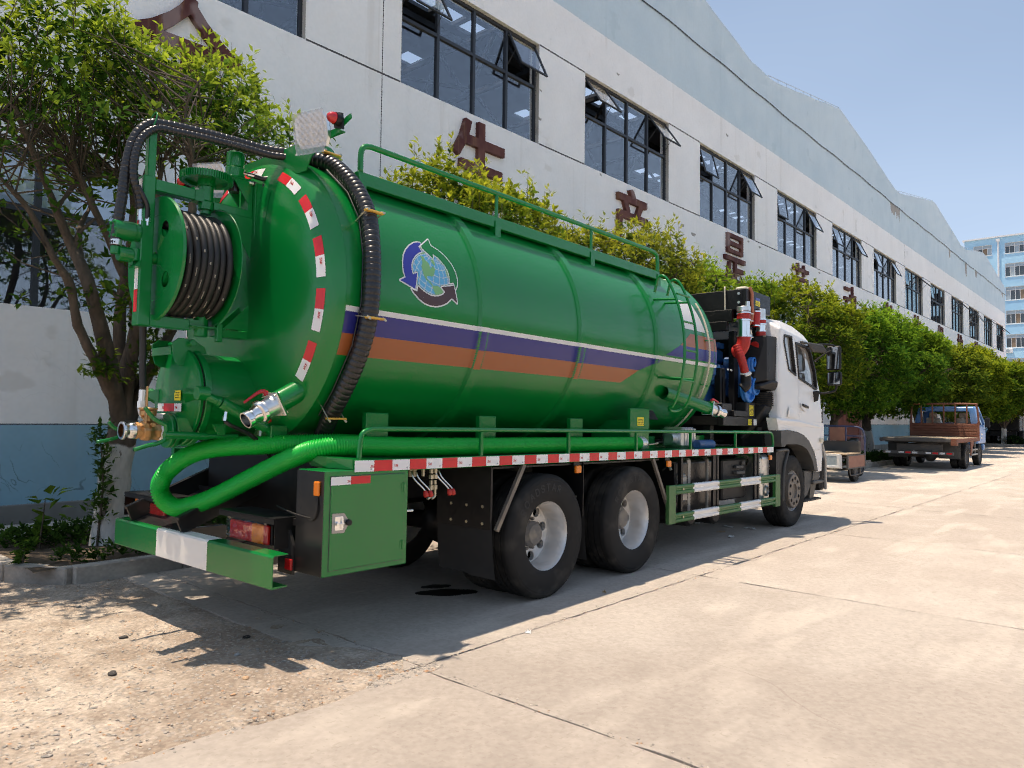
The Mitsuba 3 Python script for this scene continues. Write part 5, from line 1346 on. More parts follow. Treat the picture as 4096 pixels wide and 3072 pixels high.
# brass ball valve with an aluminium coupling low on the hatch
BV = numbered(V + '__brass_valve')
vy, vz = -.015, 1.352
tp('pipe', [lathe([(.075, -2.62), (.075, -2.49)], (0, vy, vz), (1, 0, 0), 32), lathe([(.11, -2.585), (.115, -2.58), (.115, -2.562), (.11, -2.557), (.07, -2.557), (.07, -2.585)], (0, vy, vz), (1, 0, 0), 36, closed=True), lathe([(.11, -2.552), (.115, -2.548), (.115, -2.53), (.11, -2.525), (.07, -2.525), (.07, -2.552)], (0, vy, vz), (1, 0, 0), 36, closed=True)], 'paint_green', 30, BV)
tp('body', [lathe([(.050, -2.785), (.056, -2.783), (.058, -2.765), (.050, -2.762), (.052, -2.745), (.066, -2.735), (.070, -2.715), (.070, -2.695), (.064, -2.685), (.062, -2.66), (.066, -2.65), (.066, -2.625), (.05, -2.62)], (0, vy, vz), (1, 0, 0), 10), cyl((-2.70, vy, vz + .06), (-2.70, vy, vz + .095), .030, 8), cyl((-2.725, vy, vz + .075), (-2.68, vy, vz + .115), .026, 10), cyl((-2.70, vy, vz + .096), (-2.70, vy, vz + .135), .052, 28, .006), cyl((-2.70, vy, vz + .136), (-2.70, vy, vz + .150), .058, 28, .004)], 'brass', 30, BV)
tp('lever', [bar((-2.745, vy - .075, 1.375), (-2.745, vy - .078, 1.64), .026, .010, .004, up=(1, 0, 0)), cyl((-2.745, vy - .06, 1.385), (-2.745, vy - .095, 1.385), .017, 6), cyl((-2.70, vy - .06, 1.39), (-2.70, vy - .09, 1.39), .015, 6)], 'brass', 30, BV)
tp('thread_tape', lathe([(.058, -2.64), (.066, -2.632), (.068, -2.60), (.064, -2.588), (.05, -2.587), (.05, -2.64)], (0, vy, vz), (1, 0, 0), 28, closed=True), 'white_plastic', True, BV)
tp('coupling', [lathe([(.047, -2.865), (.057, -2.865), (.060, -2.860), (.060, -2.850), (.050, -2.842), (.046, -2.835), (.046, -2.825), (.053, -2.815), (.055, -2.80), (.055, -2.786), (.044, -2.786), (.044, -2.865)], (0, vy, vz), (1, 0, 0), 36, closed=True)], 'chrome', 30, BV)
# second black hose hanging from the reel to the valve
tp('drop_hose', tube(spline([(-2.745, .02, 2.14), (-2.735, .03, 1.95), (-2.725, .04, 1.75), (-2.715, .04, 1.62)], 6), .022, 14), 'hose_rubber', True)
tp('drop_hose', tube(spline([(-2.65, RY_ + .1, 2.24), (-2.70, .0, 2.20), (-2.745, .02, 2.14)], 6), .022, 14), 'hose_rubber', True)
tp('drop_hose_fitting', [cyl((-2.715, .04, 1.545), (-2.715, .04, 1.62), .027, 12), cyl((-2.715, .04, 1.50), (-2.715, .04, 1.545), .035, 8)], 'alloy', 30)
tp('drop_hose_fitting', [tube(spline([(-2.715, .04, 1.50), (-2.70, .045, 1.46), (-2.65, .05, 1.44), (-2.56, .05, 1.44)], 6), .030, 14)], 'white_plastic', True)

# side outlets with aluminium butterfly valves
def outlet(name, root, tip, scale=1.0, lever_dir=(0, 0, 1), back=None, stub=.12):
    P_ = numbered(V + '__' + name)
    root, tip = np.array(root, float), np.array(tip, float)
    d = (tip - root)
    L = np.linalg.norm(d)
    d /= L
    at = lambda t: root + d * t
    s = scale
    tp('pipe', lathe([(.075 * s, -stub), (.075 * s, L * .30)], root, d, 36), 'paint_green', 40, P_)
    u, v, _ = frame(d)
    F = np.eye(4)
    F[:3, 0], F[:3, 1], F[:3, 2] = u, v, d
    F[:3, 3] = at(L * .30)
    tp('flange', xf(box(-.082 * s, .082 * s, -.082 * s, .082 * s, 0, .012, .004), F), 'paint_green', parent=P_)
    tp('valve_body', [xf(box(-.085 * s, .085 * s, -.085 * s, .085 * s, .0125, .024, .005), F), lathe([(.078 * s, L * .30 + .024), (.070 * s, L * .36), (.062 * s, L * .58), (.060 * s, L * .62)], root, d, 36)], 'alloy', 30, P_)
    tp('coupling', lathe([(.074 * s, L * .62), (.078 * s, L * .635), (.078 * s, L * .70), (.070 * s, L * .72), (.058 * s, L * .73), (.055 * s, L * .80), (.049 * s, L * .83), (.049 * s, L * .87), (.057 * s, L * .90), (.058 * s, L * .99), (.055 * s, L), (.047 * s, L), (.045 * s, L * .7), (.04 * s, L * .6)], root, d, 36), 'chrome', 30, P_)
    tp('bolt', [xf(cyl((a * .068 * s, b * .068 * s, -.008), (a * .068 * s, b * .068 * s, .034), .009 * s, 6), F) for a in (-1, 1) for b in (-1, 1)], 'zinc', parent=P_)
    lv = np.array(lever_dir, float)
    b0 = at(L * .42) + lv * .075 * s
    tp('lever', [bar(b0, b0 + lv * .03, .03 * s, .03 * s, .006), tube(spline([b0 + lv * .03, b0 + lv * .04 + np.array(back) * .25, b0 + lv * .01 + np.array(back)], 6), np.linspace(.016, .008, 13) * s, 10)], 'red_paint', 30, P_)
    tp('lever_plate', bar(b0 - np.array(back) * .2, b0 + np.array(back) * .25, .028 * s, .004, 0), 'zinc', parent=P_)


outlet('rear_outlet', (-2.06, -.66, 1.60), (-2.37, -.66, 1.43), 1.0, (-.25, .35, .9), (-.13, .05, -.06))
outlet('front_outlet', (3.02, -1.115, 1.690), (3.44, -1.215, 1.605), .95, (0, -.2, .98), (.14, -.02, .0), .62)

# the green suction hose lies on the deck and hangs in a loop over the tail
SH = thing('suction_hose', 'bright green ribbed suction hose looped over the tail of the tanker', 'hose')
hpts = [(1.78, -1.06, 1.262), (1.2, -1.055, 1.262), (.3, -1.05, 1.262), (-.6, -1.05, 1.262), (-1.3, -1.04, 1.264), (-1.62, -1.02, 1.270), (-1.87, -.98, 1.275), (-2.01, -.90, 1.252), (-2.055, -.78, 1.208), (-2.075, -.62, 1.154), (-2.135, -.32, 1.028), (-2.20, .0, .89),
        (-2.267, .20, .815), (-2.325, .33, .790), (-2.370, .42, .835), (-2.395, .45, .912), (-2.392, .42, .998), (-2.36, .36, 1.078), (-2.32, .22, 1.16), (-2.27, .05, 1.215), (-2.20, -.15, 1.245), (-2.10, -.38, 1.262), (-1.95, -.58, 1.275), (-1.75, -.72, 1.285), (-1.5, -.79, 1.275), (-1.2, -.80, 1.262), (-.80, -.80, 1.258)]
p_, s_ = resample(spline(hpts, 16), .0040)
ph = (s_ / .0165) * 2 * PI
add(SH, 'hose', tube(p_, .0610 + .0055 * np.cos(ph), 20), 'hose_green', True, MB)
add(SH, 'coupling', [lathe([(.050, -.05), (.068, -.04), (.070, .01), (.060, .02), (.058, .06), (.045, .07), (.02, .07)], (1.80, -1.06, 1.262), (1, 0, 0), 28), lathe([(.072, .005), (.074, .012), (.072, .02)], (1.80, -1.06, 1.262), (1, 0, 0), 28)], 'alloy', 30, MB)
add(SH, 'cam_lever', [tube([(1.84, -1.13, 1.25), (1.93, -1.14, 1.255), (1.99, -1.135, 1.26)], .007, 8), cyl((1.99, -1.135, 1.26), (2.03, -1.13, 1.265), .011, 10)], 'zinc', True, MB)
add(SH, 'coupling', lathe([(.066, -.05), (.070, -.045), (.070, .0), (.062, .01), (.062, .07), (.05, .08)], (-.80, -.80, 1.258), (1, 0, 0), 28), 'plastic_black', 30, MB)

# ================================================================ engine pack between tank and cab
EP = numbered(V + '__engine_pack')
tp('top_box', [box(4.592, 5.425, -1.0, -.94, 3.03, 3.30, .006), box(4.592, 4.66, -.939, .94, 3.03, 3.30, .006), box(4.592, 5.425, .941, 1.0, 3.03, 3.30, .006), box(5.365, 5.425, -.939, .94, 3.03, 3.30, .006), box(4.67, 5.36, -.93, .93, 3.20, 3.23)], 'frame_black', parent=EP)
tp('top_box', [box(4.50, 4.56, -.84, .84, 2.86, 3.02, .004), box(4.42, 4.50, -.80, .84, 2.73, 2.855, .004)], 'frame_black', parent=EP)
tp('post', [box(4.53, 4.66, -.86, -.78, 1.585, 2.73, .004)], 'frame_black', parent=EP)
tp('post', [box(5.03, 5.14, -.97, -.90, 1.585, 3.03, .004)], 'frame_black', parent=EP)
tp('post', [box(4.24, 4.30, -.80, -.72, 1.585, 2.22, .004), box(4.34, 4.40, -.80, -.72, 1.585, 2.22, .004), box(4.24, 4.40, -.79, -.73, 2.10, 2.16)], 'frame_black', parent=EP)
tp('post', [box(4.44, 4.54, .76, .83, 1.585, 2.73, .004), box(4.985, 5.09, .90, .97, 1.585, 3.03, .004)], 'frame_black', parent=EP)
tp('base_frame', [box(3.9, 5.2, -1.0, -.92, 1.46, 1.583, .006), box(3.9, 5.2, .92, 1.0, 1.46, 1.583, .006), box(3.9, 4.0, -.919, .919, 1.47, 1.58), box(5.05, 5.2, -.919, .919, 1.47, 1.58), box(4.0, 5.05, -.9, .9, 1.50, 1.52), box(4.2, 4.65, -1.01, -.93, 1.584, 1.66, .004), box(3.95, 4.25, -.96, -.70, 1.584, 1.75, .01)], 'frame_black', parent=EP)
tp('base_leg', [box(x - .05, x + .05, y - .05, y + .05, 1.19, 1.459) for x in (4.0, 5.0) for y in (-.75, .75)], 'frame_black', parent=EP)
tp('bolt', [cyl((4.588, -.90, z), (4.575, -.90, z), .02, 6) for z in (3.24, 3.12)] + [cyl((x, -.885, 2.19), (x, -.90, 2.19), .015, 6) for x in (4.27, 4.37)], 'alloy', parent=EP)
EN = numbered(EP + '__engine')
tp('block', [box(4.15, 4.95, -.62, .62, 1.66, 2.30, .03), box(4.20, 4.90, -.55, .55, 2.31, 2.52, .04), box(4.05, 4.149, -.45, .45, 1.7, 2.35, .02), box(4.3, 4.85, -.70, -.621, 2.0, 2.25, .02)], 'engine_blue', 30, EN)
tp('head', [box(4.25 + .115 * i, 4.34 + .115 * i, -.60, -.30, 2.525, 2.60, .012) for i in range(5)], 'engine_blue', 30, EN)
tp('filter', [cyl((4.20, -.70, 2.12), (4.20, -.70, 2.40), .055, 20, .01), cyl((4.20, -.70, 2.405), (4.20, -.70, 2.45), .07, 20, .01), cyl((4.42, -.72, 1.72), (4.42, -.72, 1.98), .06, 20, .01), box(4.66, 5.0, -.90, -.63, 1.85, 2.40, .03)], 'engine_blue', 30, EN)
tp('pipe', [tube(spline([(4.1 + .09 * i, -.66, 2.05), (4.11 + .09 * i, -.73, 2.12), (4.13 + .09 * i, -.66, 2.28)], 6), .012, 8) for i in range(6)], 'engine_blue', True, EN)
for (x, y, z, r, w_) in ((4.965, -.985, 2.29, .155, .06), (4.815, -.955, 2.295, .10, .08), (4.85, -.985, 2.00, .12, .06), (4.70, -.94, 1.955, .18, .08)):
    tp('pulley', lathe([(1e-4, -w_), (r * .30, -w_), (r * .32, -w_ * .55), (r * .74, -w_ * .55), (r * .80, -w_), (r * .93, -w_), (r, -w_ * .85), (r, -w_ * .65), (r * .9, -w_ * .5), (r, -w_ * .35), (r, -w_ * .1), (r * .95, 0), (1e-4, 0)][::-1], (x, y, z), (0, 1, 0), 40), 'pulley_blue', 30, EN)
tp('belt', [tube([(4.965 + .12 * math.cos(a), -1.01, 2.29 + .12 * math.sin(a)) for a in np.linspace(.2, PI * 1.1, 10)] + [(4.80, -.99, 2.05), (4.72, -.97, 1.97)], .016, 6)], 'rubber', True, EN)
tp('tension_arm', [bar((4.83, -.98, 2.16), (4.86, -.98, 2.02), .05, .02, .004), cyl((4.835, -.99, 2.15), (4.835, -1.005, 2.15), .02, 6)], 'pulley_blue', parent=EN)
tp('mesh_guard', [box(4.56, 5.0, -.66, -.65, 1.66, 2.2)], 'plastic_black', parent=EN)
# charge air pipes: silicone elbows, polished tubes and clamps
AP = numbered(EP + '__air_pipe')


def clamp_ring(p, r, d=(0, 0, 1)):
    return lathe([(r, -.009), (r + .004, -.009), (r + .004, .009), (r, .009)], p, d, 28, closed=True)


y_ = -1.03
tp('stub', [cyl((4.44, y_, 2.965), (4.44, y_, 3.028), .088, 28, .004), cyl((4.47, y_ - .04, 3.03), (4.47, y_ - .04, 3.10), .03, 16)], 'alloy', 30, AP)
tp('sleeve', cyl((4.44, y_, 2.86), (4.44, y_, 2.935), .086, 28, .006), 'red_rubber', 30, AP)
tp('polished_tube', cyl((4.44, y_, 2.64), (4.44, y_, 2.86), .078, 28), 'chrome', 35, AP)
tp('elbow', tube(spline([(4.44, y_, 2.64), (4.44, y_, 2.56), (4.44, y_ + .02, 2.50), (4.44, y_ + .06, 2.45), (4.45, y_ + .12, 2.43)], 8), .086, 24), 'red_rubber', True, AP)
tp('clamp', [clamp_ring((4.44, y_, z), r) for z, r in ((2.945, .090), (2.85, .087), (2.635, .089))] + [cyl((4.44 + .08, y_ - .05, z), (4.50 + .08, y_ - .07, z), .008, 8) for z in (2.945, 2.85, 2.635)], 'chrome', 30, AP)
tp('convoluted_hose', sleeve([(4.36, y_ + .06, 2.52), (4.365, y_ + .02, 2.40), (4.40, y_ - .01, 2.26), (4.44, y_ - .02, 2.15)], .055, .034, .18, 18, .005), 'red_rubber', True, AP)
tp('taped_end', [sleeve([(4.44, y_ - .02, 2.17), (4.45, y_ - .02, 2.14), (4.45, y_ - .02, 2.125)], .066, .02, .2, 14), sleeve([(4.38, y_ - .05, 2.115), (4.45, y_ - .08, 2.14), (4.54, y_ - .05, 2.165)], .016, .014, .2, 8)], 'white_plastic', True, AP)
tp('outlet', tube(spline([(4.46, y_ - .02, 2.14), (4.47, y_ - .02, 2.05), (4.46, y_ - .02, 1.99), (4.44, y_ + .02, 1.95)], 6), .068, 18), 'plastic_black', True, AP)
AP = numbered(EP + '__air_pipe')
y_ = -1.03
tp('stub', cyl((5.01, y_, 2.93), (5.01, y_, 3.07), .062, 24, .004), 'alloy', 30, AP)
tp('sleeve', [cyl((5.01, y_, 2.86), (5.01, y_, 2.925), .068, 24, .006)], 'red_rubber', 30, AP)
tp('polished_tube', cyl((5.01, y_, 2.745), (5.01, y_, 2.86), .060, 24), 'chrome', 35, AP)
tp('elbow', tube(spline([(5.01, y_, 2.76), (5.01, y_, 2.66), (4.98, y_ + .01, 2.60), (4.92, y_ + .02, 2.56), (4.86, y_ + .03, 2.545)], 8), .066, 20), 'red_rubber', True, AP)
tp('clamp', [clamp_ring((5.01, y_, z), r) for z, r in ((2.925, .070), (2.86, .069), (2.765, .070))], 'chrome', 30, AP)
tp('riser', [cyl((4.87, -1.01, 2.82), (4.89, -1.01, 3.03), .058, 20, .006), cyl((4.60, -.97, 2.87), (4.62, -.97, 3.05), .07, 20, .006)], 'red_rubber', 30, AP)
tp('clamp', [clamp_ring((4.87, -1.01, 2.825), .060), clamp_ring((4.888, -1.01, 3.02), .060), clamp_ring((4.62, -.97, 3.04), .072)], 'chrome', 30, AP)
tp('blower_disc', [lathe([(1e-4, -.02), (.03, -.025), (.035, -.01), (.07, -.012), (.08, -.02), (.085, 0), (.085, .05), (1e-4, .05)][::-1], (4.76, -.96, 2.70), (0, 1, 0), 32)], 'alloy', 30, AP)
tp('coolant_hose', tube(spline([(4.70, -1.0, 3.33), (4.73, -1.02, 3.25), (4.73, -1.02, 3.12), (4.70, -1.04, 2.95), (4.64, -1.03, 2.84), (4.58, -1.0, 2.77)], 8), .022, 12), 'brown_pipe', True, EP)
tp('expansion_tank', [hull([(4.66, -.95, 3.315), (4.72, -.97, 3.31), (4.66, -.85, 3.315)], .028, 12)], 'cream_plastic', 30, EP)
tp('radiator_cap', cyl((4.88, -.92, 3.30), (4.88, -.92, 3.355), .045, 16, .005), 'plastic_black', 30, EP)
tp('cable_tail', tube(spline([(4.60, -.70, 3.33), (4.56, -.71, 3.325), (4.55, -.72, 3.1), (4.545, -.72, 2.92), (4.52, -.66, 2.80), (4.50, -.60, 2.73)], 8), .011, 8), 'cream_plastic', True, EP)
tp('cable_tail', tube(spline([(4.0, -.1, 3.32), (3.7, -.2, 3.36), (3.5, -.3, 3.30), (3.45, -.32, 3.25)], 8), .010, 8), 'cream_plastic', True, EP)
tp('battery_case', [box(4.60, 4.90, -1.0, -.80, 1.585, 1.78, .01)], 'plastic_black', parent=EP)
tp('sticker', box(4.70, 4.83, -1.003, -1.001, 1.60, 1.745), 'yellow_sticker', parent=EP)
tp('sticker', box(4.655, 4.77, -1.0035, -1.0012, 1.475, 1.555), 'yellow_sticker', parent=EP)
tp('sticker', box(4.84, 4.945, -1.0035, -1.0012, 1.475, 1.555), 'white_plastic', parent=EP, label='white sticker on the frame base')
tp('sticker', box(4.90, 5.05, -1.003, -1.0005, 3.11, 3.18), 'yellow_sticker', parent=EP)
tp('sticker', box(4.90, 5.05, -1.003, -1.0005, 3.181, 3.22), 'logo_blue', parent=EP)
tp('sticker_print', [box(4.71, 4.82, -1.0045, -1.0035, z, z + .008) for z in np.arange(1.615, 1.74, .017)] + [box(4.915, 5.035, -1.0045, -1.0035, z, z + .006) for z in (3.122, 3.138, 3.154)] + [box(4.665, 4.76, -1.005, -1.004, z, z + .005) for z in (1.49, 1.505, 1.52, 1.535)], 'sticker_ink', parent=EP)
tp('pump', [box(2.88, 3.20, -.98, -.70, 1.195, 1.435, .03), cyl((2.78, -.85, 1.30), (2.879, -.85, 1.30), .07, 20, .01)] + [box(2.90 + .075 * i, 2.94 + .075 * i, -.995, -.981, 1.22, 1.42, .004) for i in range(4)], 'alloy', 30)
tp('small_motor', [cyl((3.05, -1.06, 1.235), (3.45, -1.06, 1.235), .055, 20, .008)], 'engine_blue', 30)
tp('level_plate', xf(box(-.09, .09, -.06, .06, 0, .006), Tr(2.36, -.86, 1.56) @ Rx(1.0)), 'plastic_black')

# ================================================================ the cab
CAB = numbered(V + '__cab')
HW = 1.205
up = [(x, s * y, z) for s in (-1, 1) for x, y, z in ((5.24, HW - .02, 1.56), (5.20, HW - .02, 2.1), (5.24, HW - .02, 2.80), (5.26, HW - .22, 2.92), (5.50, HW - .26, 2.955), (5.86, HW - .26, 2.975), (6.35, HW - .26, 2.95), (6.66, HW - .20, 2.84), (6.33, HW - .03, 2.72), (6.84, HW - .03, 2.0), (6.90, HW - .02, 1.56), (6.95, HW - .25, 2.0), (7.02, HW - .25, 1.56), (6.72, HW - .3, 2.78))]
outer = man(hull(up, .045, 16))
upi = [(x, s * y, z) for s in (-1, 1) for x, y, z in ((5.30, HW - .06, 1.60), (5.30, HW - .06, 2.78), (5.4, HW - .25, 2.89), (6.3, HW - .28, 2.89), (6.32, HW - .09, 2.70), (6.62, HW - .3, 2.76), (6.80, HW - .09, 2.0), (6.86, HW - .1, 1.60), (6.90, HW - .3, 2.0), (6.95, HW - .3, 1.6))]
inner_ = man(hull(upi))
win_q = [(5.335, 2.735), (5.60, 2.735), (5.775, 2.20), (5.50, 2.265), (5.315, 2.64)]
win_d = [(5.785, 2.66), (6.28, 2.64), (6.38, 2.58), (6.585, 2.30), (6.655, 2.06), (6.62, 2.045), (5.90, 2.175)]
shell = outer - inner_
for w_ in (win_q, win_d):
    shell = shell - man(side(Polygon(w_).buffer(.012).buffer(-.0), -2, 2))
shell = shell - man(front([(-.95, 2.05), (.95, 2.05), (.82, 2.66), (-.82, 2.66)], 6.0, 8.0))
# door gaps
gap = Polygon([(5.655, 2.74), (5.775, 2.71), (5.885, 2.16), (5.925, 1.50), (5.933, 1.50), (5.893, 2.16), (5.783, 2.715), (5.655, 2.748)])
shell = shell - (man(side(gap, -1.4, -1.13)))
shell = shell - man(box(5.28, 5.93, -1.4, -1.236, 1.585, 1.592))
tp('body', tm(shell), 'cab_white', 28, CAB)
for s, nm in ((-1, 'near'), (1, 'far')):
    yy = s * (HW + .005)
    tp('door_glass', (np.array([[x, yy - s * .0 - s * .012 * max(0, (z - 2.0)) , z] for x, z in win_d]), np.array([[0, 1, 2], [0, 2, 3], [0, 3, 4], [0, 4, 5], [0, 5, 6]])), 'cab_glass', False, CAB)
    g2 = Polygon(win_d).buffer(.020).difference(Polygon(win_d).buffer(-.012))
    if s < 0: tp('window_seal', side(g2, -1.244, -1.20), 'plastic_black', False, CAB)
    tp('quarter_glass', (np.array([[x, yy, z] for x, z in win_q]), np.array([[0, 1, 2], [0, 2, 3], [0, 3, 4]])), 'cab_glass', False, CAB)
    g3 = Polygon(win_q).buffer(.012).difference(Polygon(win_q).buffer(-.012))
    if s < 0: tp('window_seal', side(g3, -1.243, -1.20), 'plastic_black', False, CAB)
tp('windscreen', (np.array([[6.93, -.95, 2.05], [6.93, .95, 2.05], [6.74, .82, 2.66], [6.74, -.82, 2.66]]), np.array([[0, 1, 2, 3]])), 'cab_glass', False, CAB)
tp('seat', [box(5.75, 6.2, y - .25, y + .25, 1.75, 1.9, .05) for y in (-.65, .65)] + [hull([(5.66, y - .22, 1.9), (5.60, y - .2, 2.5), (5.66, y + .22, 1.9), (5.60, y + .2, 2.5)], .06, 10) for y in (-.65, .65)] + [box(5.33, 5.6, -1.0, 1.0, 1.7, 2.0, .05)], 'seat_dark', 30, CAB)
tp('dashboard', [box(6.5, 6.85, -1.08, 1.08, 1.62, 2.0, .06), tube([(6.42 + .04 * math.cos(t), .65 + .2 * math.cos(t), 2.05 + .19 * math.sin(t)) for t in np.linspace(0, 2 * PI, 25)], .016, 8, False)], 'seat_dark', 30, CAB)
tp('lining', [box(5.305, 5.32, -1.1, 1.1, 1.62, 2.85), box(5.33, 5.74, -1.14, -1.12, 1.65, 2.78), box(5.33, 5.9, 1.12, 1.14, 1.65, 2.78)], 'seat_dark', parent=CAB)
HDL = numbered(CAB + '__door_handle')
tp('recess', side(Polygon([(5.955, 1.80), (6.235, 1.775), (6.245, 1.72), (6.1, 1.70), (5.96, 1.755)]).buffer(.012), -1.2525, -1.246), 'cab_white', 30, HDL)
tp('grip', hull([(5.985, -1.262, 1.775), (6.2, -1.262, 1.748), (5.985, -1.262, 1.79), (6.19, -1.262, 1.765)], .012, 10), 'plastic_black', 30, HDL)
tp('lock', cyl((5.99, -1.246, 1.685), (5.99, -1.257, 1.685), .012, 12), 'chrome', 30, HDL)
tp('door_dent_panel', hull([(5.42, -1.249, 1.60), (5.80, -1.249, 1.585), (5.48, -1.249, 1.76), (5.74, -1.249, 1.66), (5.45, -1.253, 1.62), (5.74, -1.253, 1.60), (5.49, -1.253, 1.72)]), 'cab_white', 30, CAB)
# lower cab: corner panels, wheel arch trim
arch_o = [(5.10, 1.255), (5.10, 1.405), (5.45, 1.41), (5.72, 1.395), (5.98, 1.35), (6.2, 1.265), (6.40, 1.12), (6.52, .97), (6.585, .81)]
arch_i = [(6.43, .835), (6.37, .95), (6.25, 1.06), (6.10, 1.15), (5.90, 1.20), (5.70, 1.22), (5.30, 1.225), (5.24, 1.19), (5.13, 1.19)]
tp('lower_panel', [side(Polygon([(5.02, 1.58), (5.84, 1.565), (6.96, 1.53), (6.96, 1.34), (6.88, 1.13), (6.52, 1.12), (6.53, .975), (6.41, 1.125), (6.205, 1.272), (5.98, 1.357), (5.72, 1.402), (5.45, 1.417), (5.10, 1.412), (5.06, 1.5)]), -1.243, -1.10), side([(6.55, 1.118), (6.885, 1.128), (6.84, .80), (6.60, .80)], -1.243, -1.0)], 'cab_white', 30, CAB)
tp('belt_crease', [hull([(5.05, -1.243, 1.575), (5.84, -1.243, 1.563), (6.9, -1.243, 1.475), (5.05, -1.243, 1.50), (5.9, -1.243, 1.47), (6.9, -1.243, 1.455), (5.1, -1.254, 1.55), (5.84, -1.254, 1.54), (6.85, -1.252, 1.465)])], 'cab_white', 20, CAB)
tp('wheel_arch', [side(arch_o + arch_i, -1.275, -1.05)], 'plastic_grey', 30, CAB)
tp('arch_liner', [side(Polygon(arch_i[::-1] + [(6.45, .6), (6.6, .6), (6.6, 1.3), (5.05, 1.4), (5.05, 1.2)]).buffer(0), -1.04, -.75), box(5.1, 6.6, -.749, -.73, .85, 1.5)], 'frame_black', 30, CAB)
tp('floor', box(5.1, 6.95, -1.09, 1.09, 1.42, 1.54), 'frame_black', parent=CAB)
tp('front', [box(6.70, 7.0, -1.2, 1.2, .62, 1.54, .08)], 'cab_white', 30, CAB)
tp('far_side', [side(Polygon([(5.02, 1.58), (6.96, 1.53), (6.88, .8), (6.55, .8), (6.4, 1.12), (5.98, 1.357), (5.10, 1.41)]), 1.10, 1.243)], 'cab_white', 30, CAB)
tp('grille_edge', [box(6.985, 7.06, -1.19, -1.10, 1.30, 1.76, .02)], 'cab_white', parent=CAB)
tp('grille', [box(6.99, 7.05, -1.198, -1.191, 1.36, 1.71, .0)], 'plastic_black', parent=CAB)
tp('turn_lamp', [box(6.74, 6.86, -1.275, -1.2435, 1.235, 1.305, .01)], 'cream_plastic', parent=CAB)
tp('bumper_blade', [side(Polygon([(6.875, 1.22), (6.96, 1.10), (7.02, 1.0), (7.045, .52), (6.985, .515), (6.965, .95), (6.90, 1.07), (6.86, 1.18)]), -1.262, -1.235)], 'bare_steel', 30, CAB)
tp('bumper', [box(6.87, 7.08, -1.234, 1.234, .50, 1.0, .04)], 'plastic_black', parent=CAB)
tp('step', [box(6.50, 7.04, -1.24, -.95, .615, .665, .012)], 'plastic_grey', parent=CAB)
tp('step_tread', [box(6.56 + .05 * i, 6.59 + .05 * i, -1.22, -1.0, .6655, .672) for i in range(9)], 'plastic_black', parent=CAB)
tp('step', [box(6.24, 7.0, -1.19, -.95, .36, .385, .004)], 'plastic_black', parent=CAB)
tp('step_tread', [box(6.28 + .05 * i, 6.31 + .05 * i, -1.17, -.98, .3852, .39) for i in range(14)], 'plastic_grey', parent=CAB)
tp('step_housing', [side([(6.22, .82), (6.52, .80), (6.56, .66), (6.50, .62), (6.34, .47), (6.22, .43)], -1.20, -.95), side([(6.55, .80), (6.84, .80), (6.80, .67), (6.53, .67)], -1.215, -1.19), hull([(6.55, -1.18, .61), (6.8, -1.18, .61), (6.58, -1.15, .39), (6.75, -1.15, .39), (6.55, -1.0, .61), (6.8, -1.0, .61), (6.6, -1.0, .39), (6.75, -1.0, .39)])], 'plastic_grey', 30, CAB)
tp('arch_flap', [hull([(5.12, -1.20, 1.12), (5.50, -1.20, 1.13), (5.53, -1.20, 1.10), (5.36, -1.20, .90), (5.33, -1.20, .44), (5.28, -1.20, .44), (5.12, -1.20, .85)] + [(5.12, -.85, 1.12), (5.50, -.85, 1.13), (5.36, -.85, .90), (5.33, -.85, .44), (5.28, -.85, .44), (5.12, -.85, .85)])], 'plastic_black', 30, CAB)
tp('arch_flap_lip', [tube(spline([(5.12, -1.21, 1.135), (5.48, -1.21, 1.142), (5.52, -1.21, 1.10), (5.40, -1.21, .93), (5.35, -1.21, .70), (5.335, -1.21, .44)], 6), .022, 10)], 'plastic_grey', True, CAB)
# air intake stack on the cab's rear corner
AI = numbered(CAB + '__air_intake')
tp('casing', [hull([(4.90, -1.14, 2.67), (4.90, -.7, 2.67), (5.19, -1.16, 2.68), (5.19, -.7, 2.68), (4.90, -1.14, 2.1), (5.15, -1.16, 2.05), (4.95, -.7, 2.0), (5.18, -.7, 2.0), (4.80, -1.0, 2.05)], .02, 8)], 'plastic_black', 30, AI)
tp('grille_frame', [box(5.195, 5.40, -1.19, -.8, 2.14, 2.70, .02)], 'plastic_black', parent=AI)
tp('louvre', [bar((5.215, -1.196, 2.17 + .026 * i), (5.385, -1.196, 2.15 + .026 * i), .016, .008) for i in range(20)], 'frame_black', parent=AI)
tp('hole', [cyl((4.97, -1.166, z), (4.97, -1.150, z), .035, 20) for z in (2.46, 2.22)], 'frame_black', parent=AI)
tp('snout', [hull([(5.0, -1.17, 2.06), (5.40, -1.19, 2.06), (4.80, -1.1, 2.0), (5.30, -1.17, 1.98), (5.38, -1.0, 1.98), (4.8, -.9, 1.98)], .03, 8)], 'plastic_black', 30, AI)
bel = [(r, z) for z, r in sum([[(1.93 - .028 * i, .155), (1.918 - .028 * i, .175), (1.910 - .028 * i, .155)] for i in range(7)], [])]
tp('bellows', lathe([(1e-3, bel[0][1])] + bel + [(1e-3, bel[-1][1])], (5.12, -.98, 0), (0, 0, 1), 36), 'rubber', 30, AI)
tp('duct', [hull([(4.97, -1.10, 1.73), (5.28, -1.10, 1.73), (4.97, -.8, 1.73), (5.28, -.8, 1.73), (4.95, -.95, 1.45), (5.05, -.8, 1.3), (4.9, -.8, 1.3)], .02, 8)], 'plastic_black', 30, AI)
tp('rear_wall', [box(5.13, 5.18, -1.05, 1.05, 1.2, 2.7)], 'frame_black', parent=CAB)
tp('cab_mount', [cyl((5.12, -.95, 1.2), (5.12, -.95, 1.45), .07, 16), box(5.0, 5.4, -1.05, -.7, 1.13, 1.2, .02)], 'frame_black', 30, CAB)
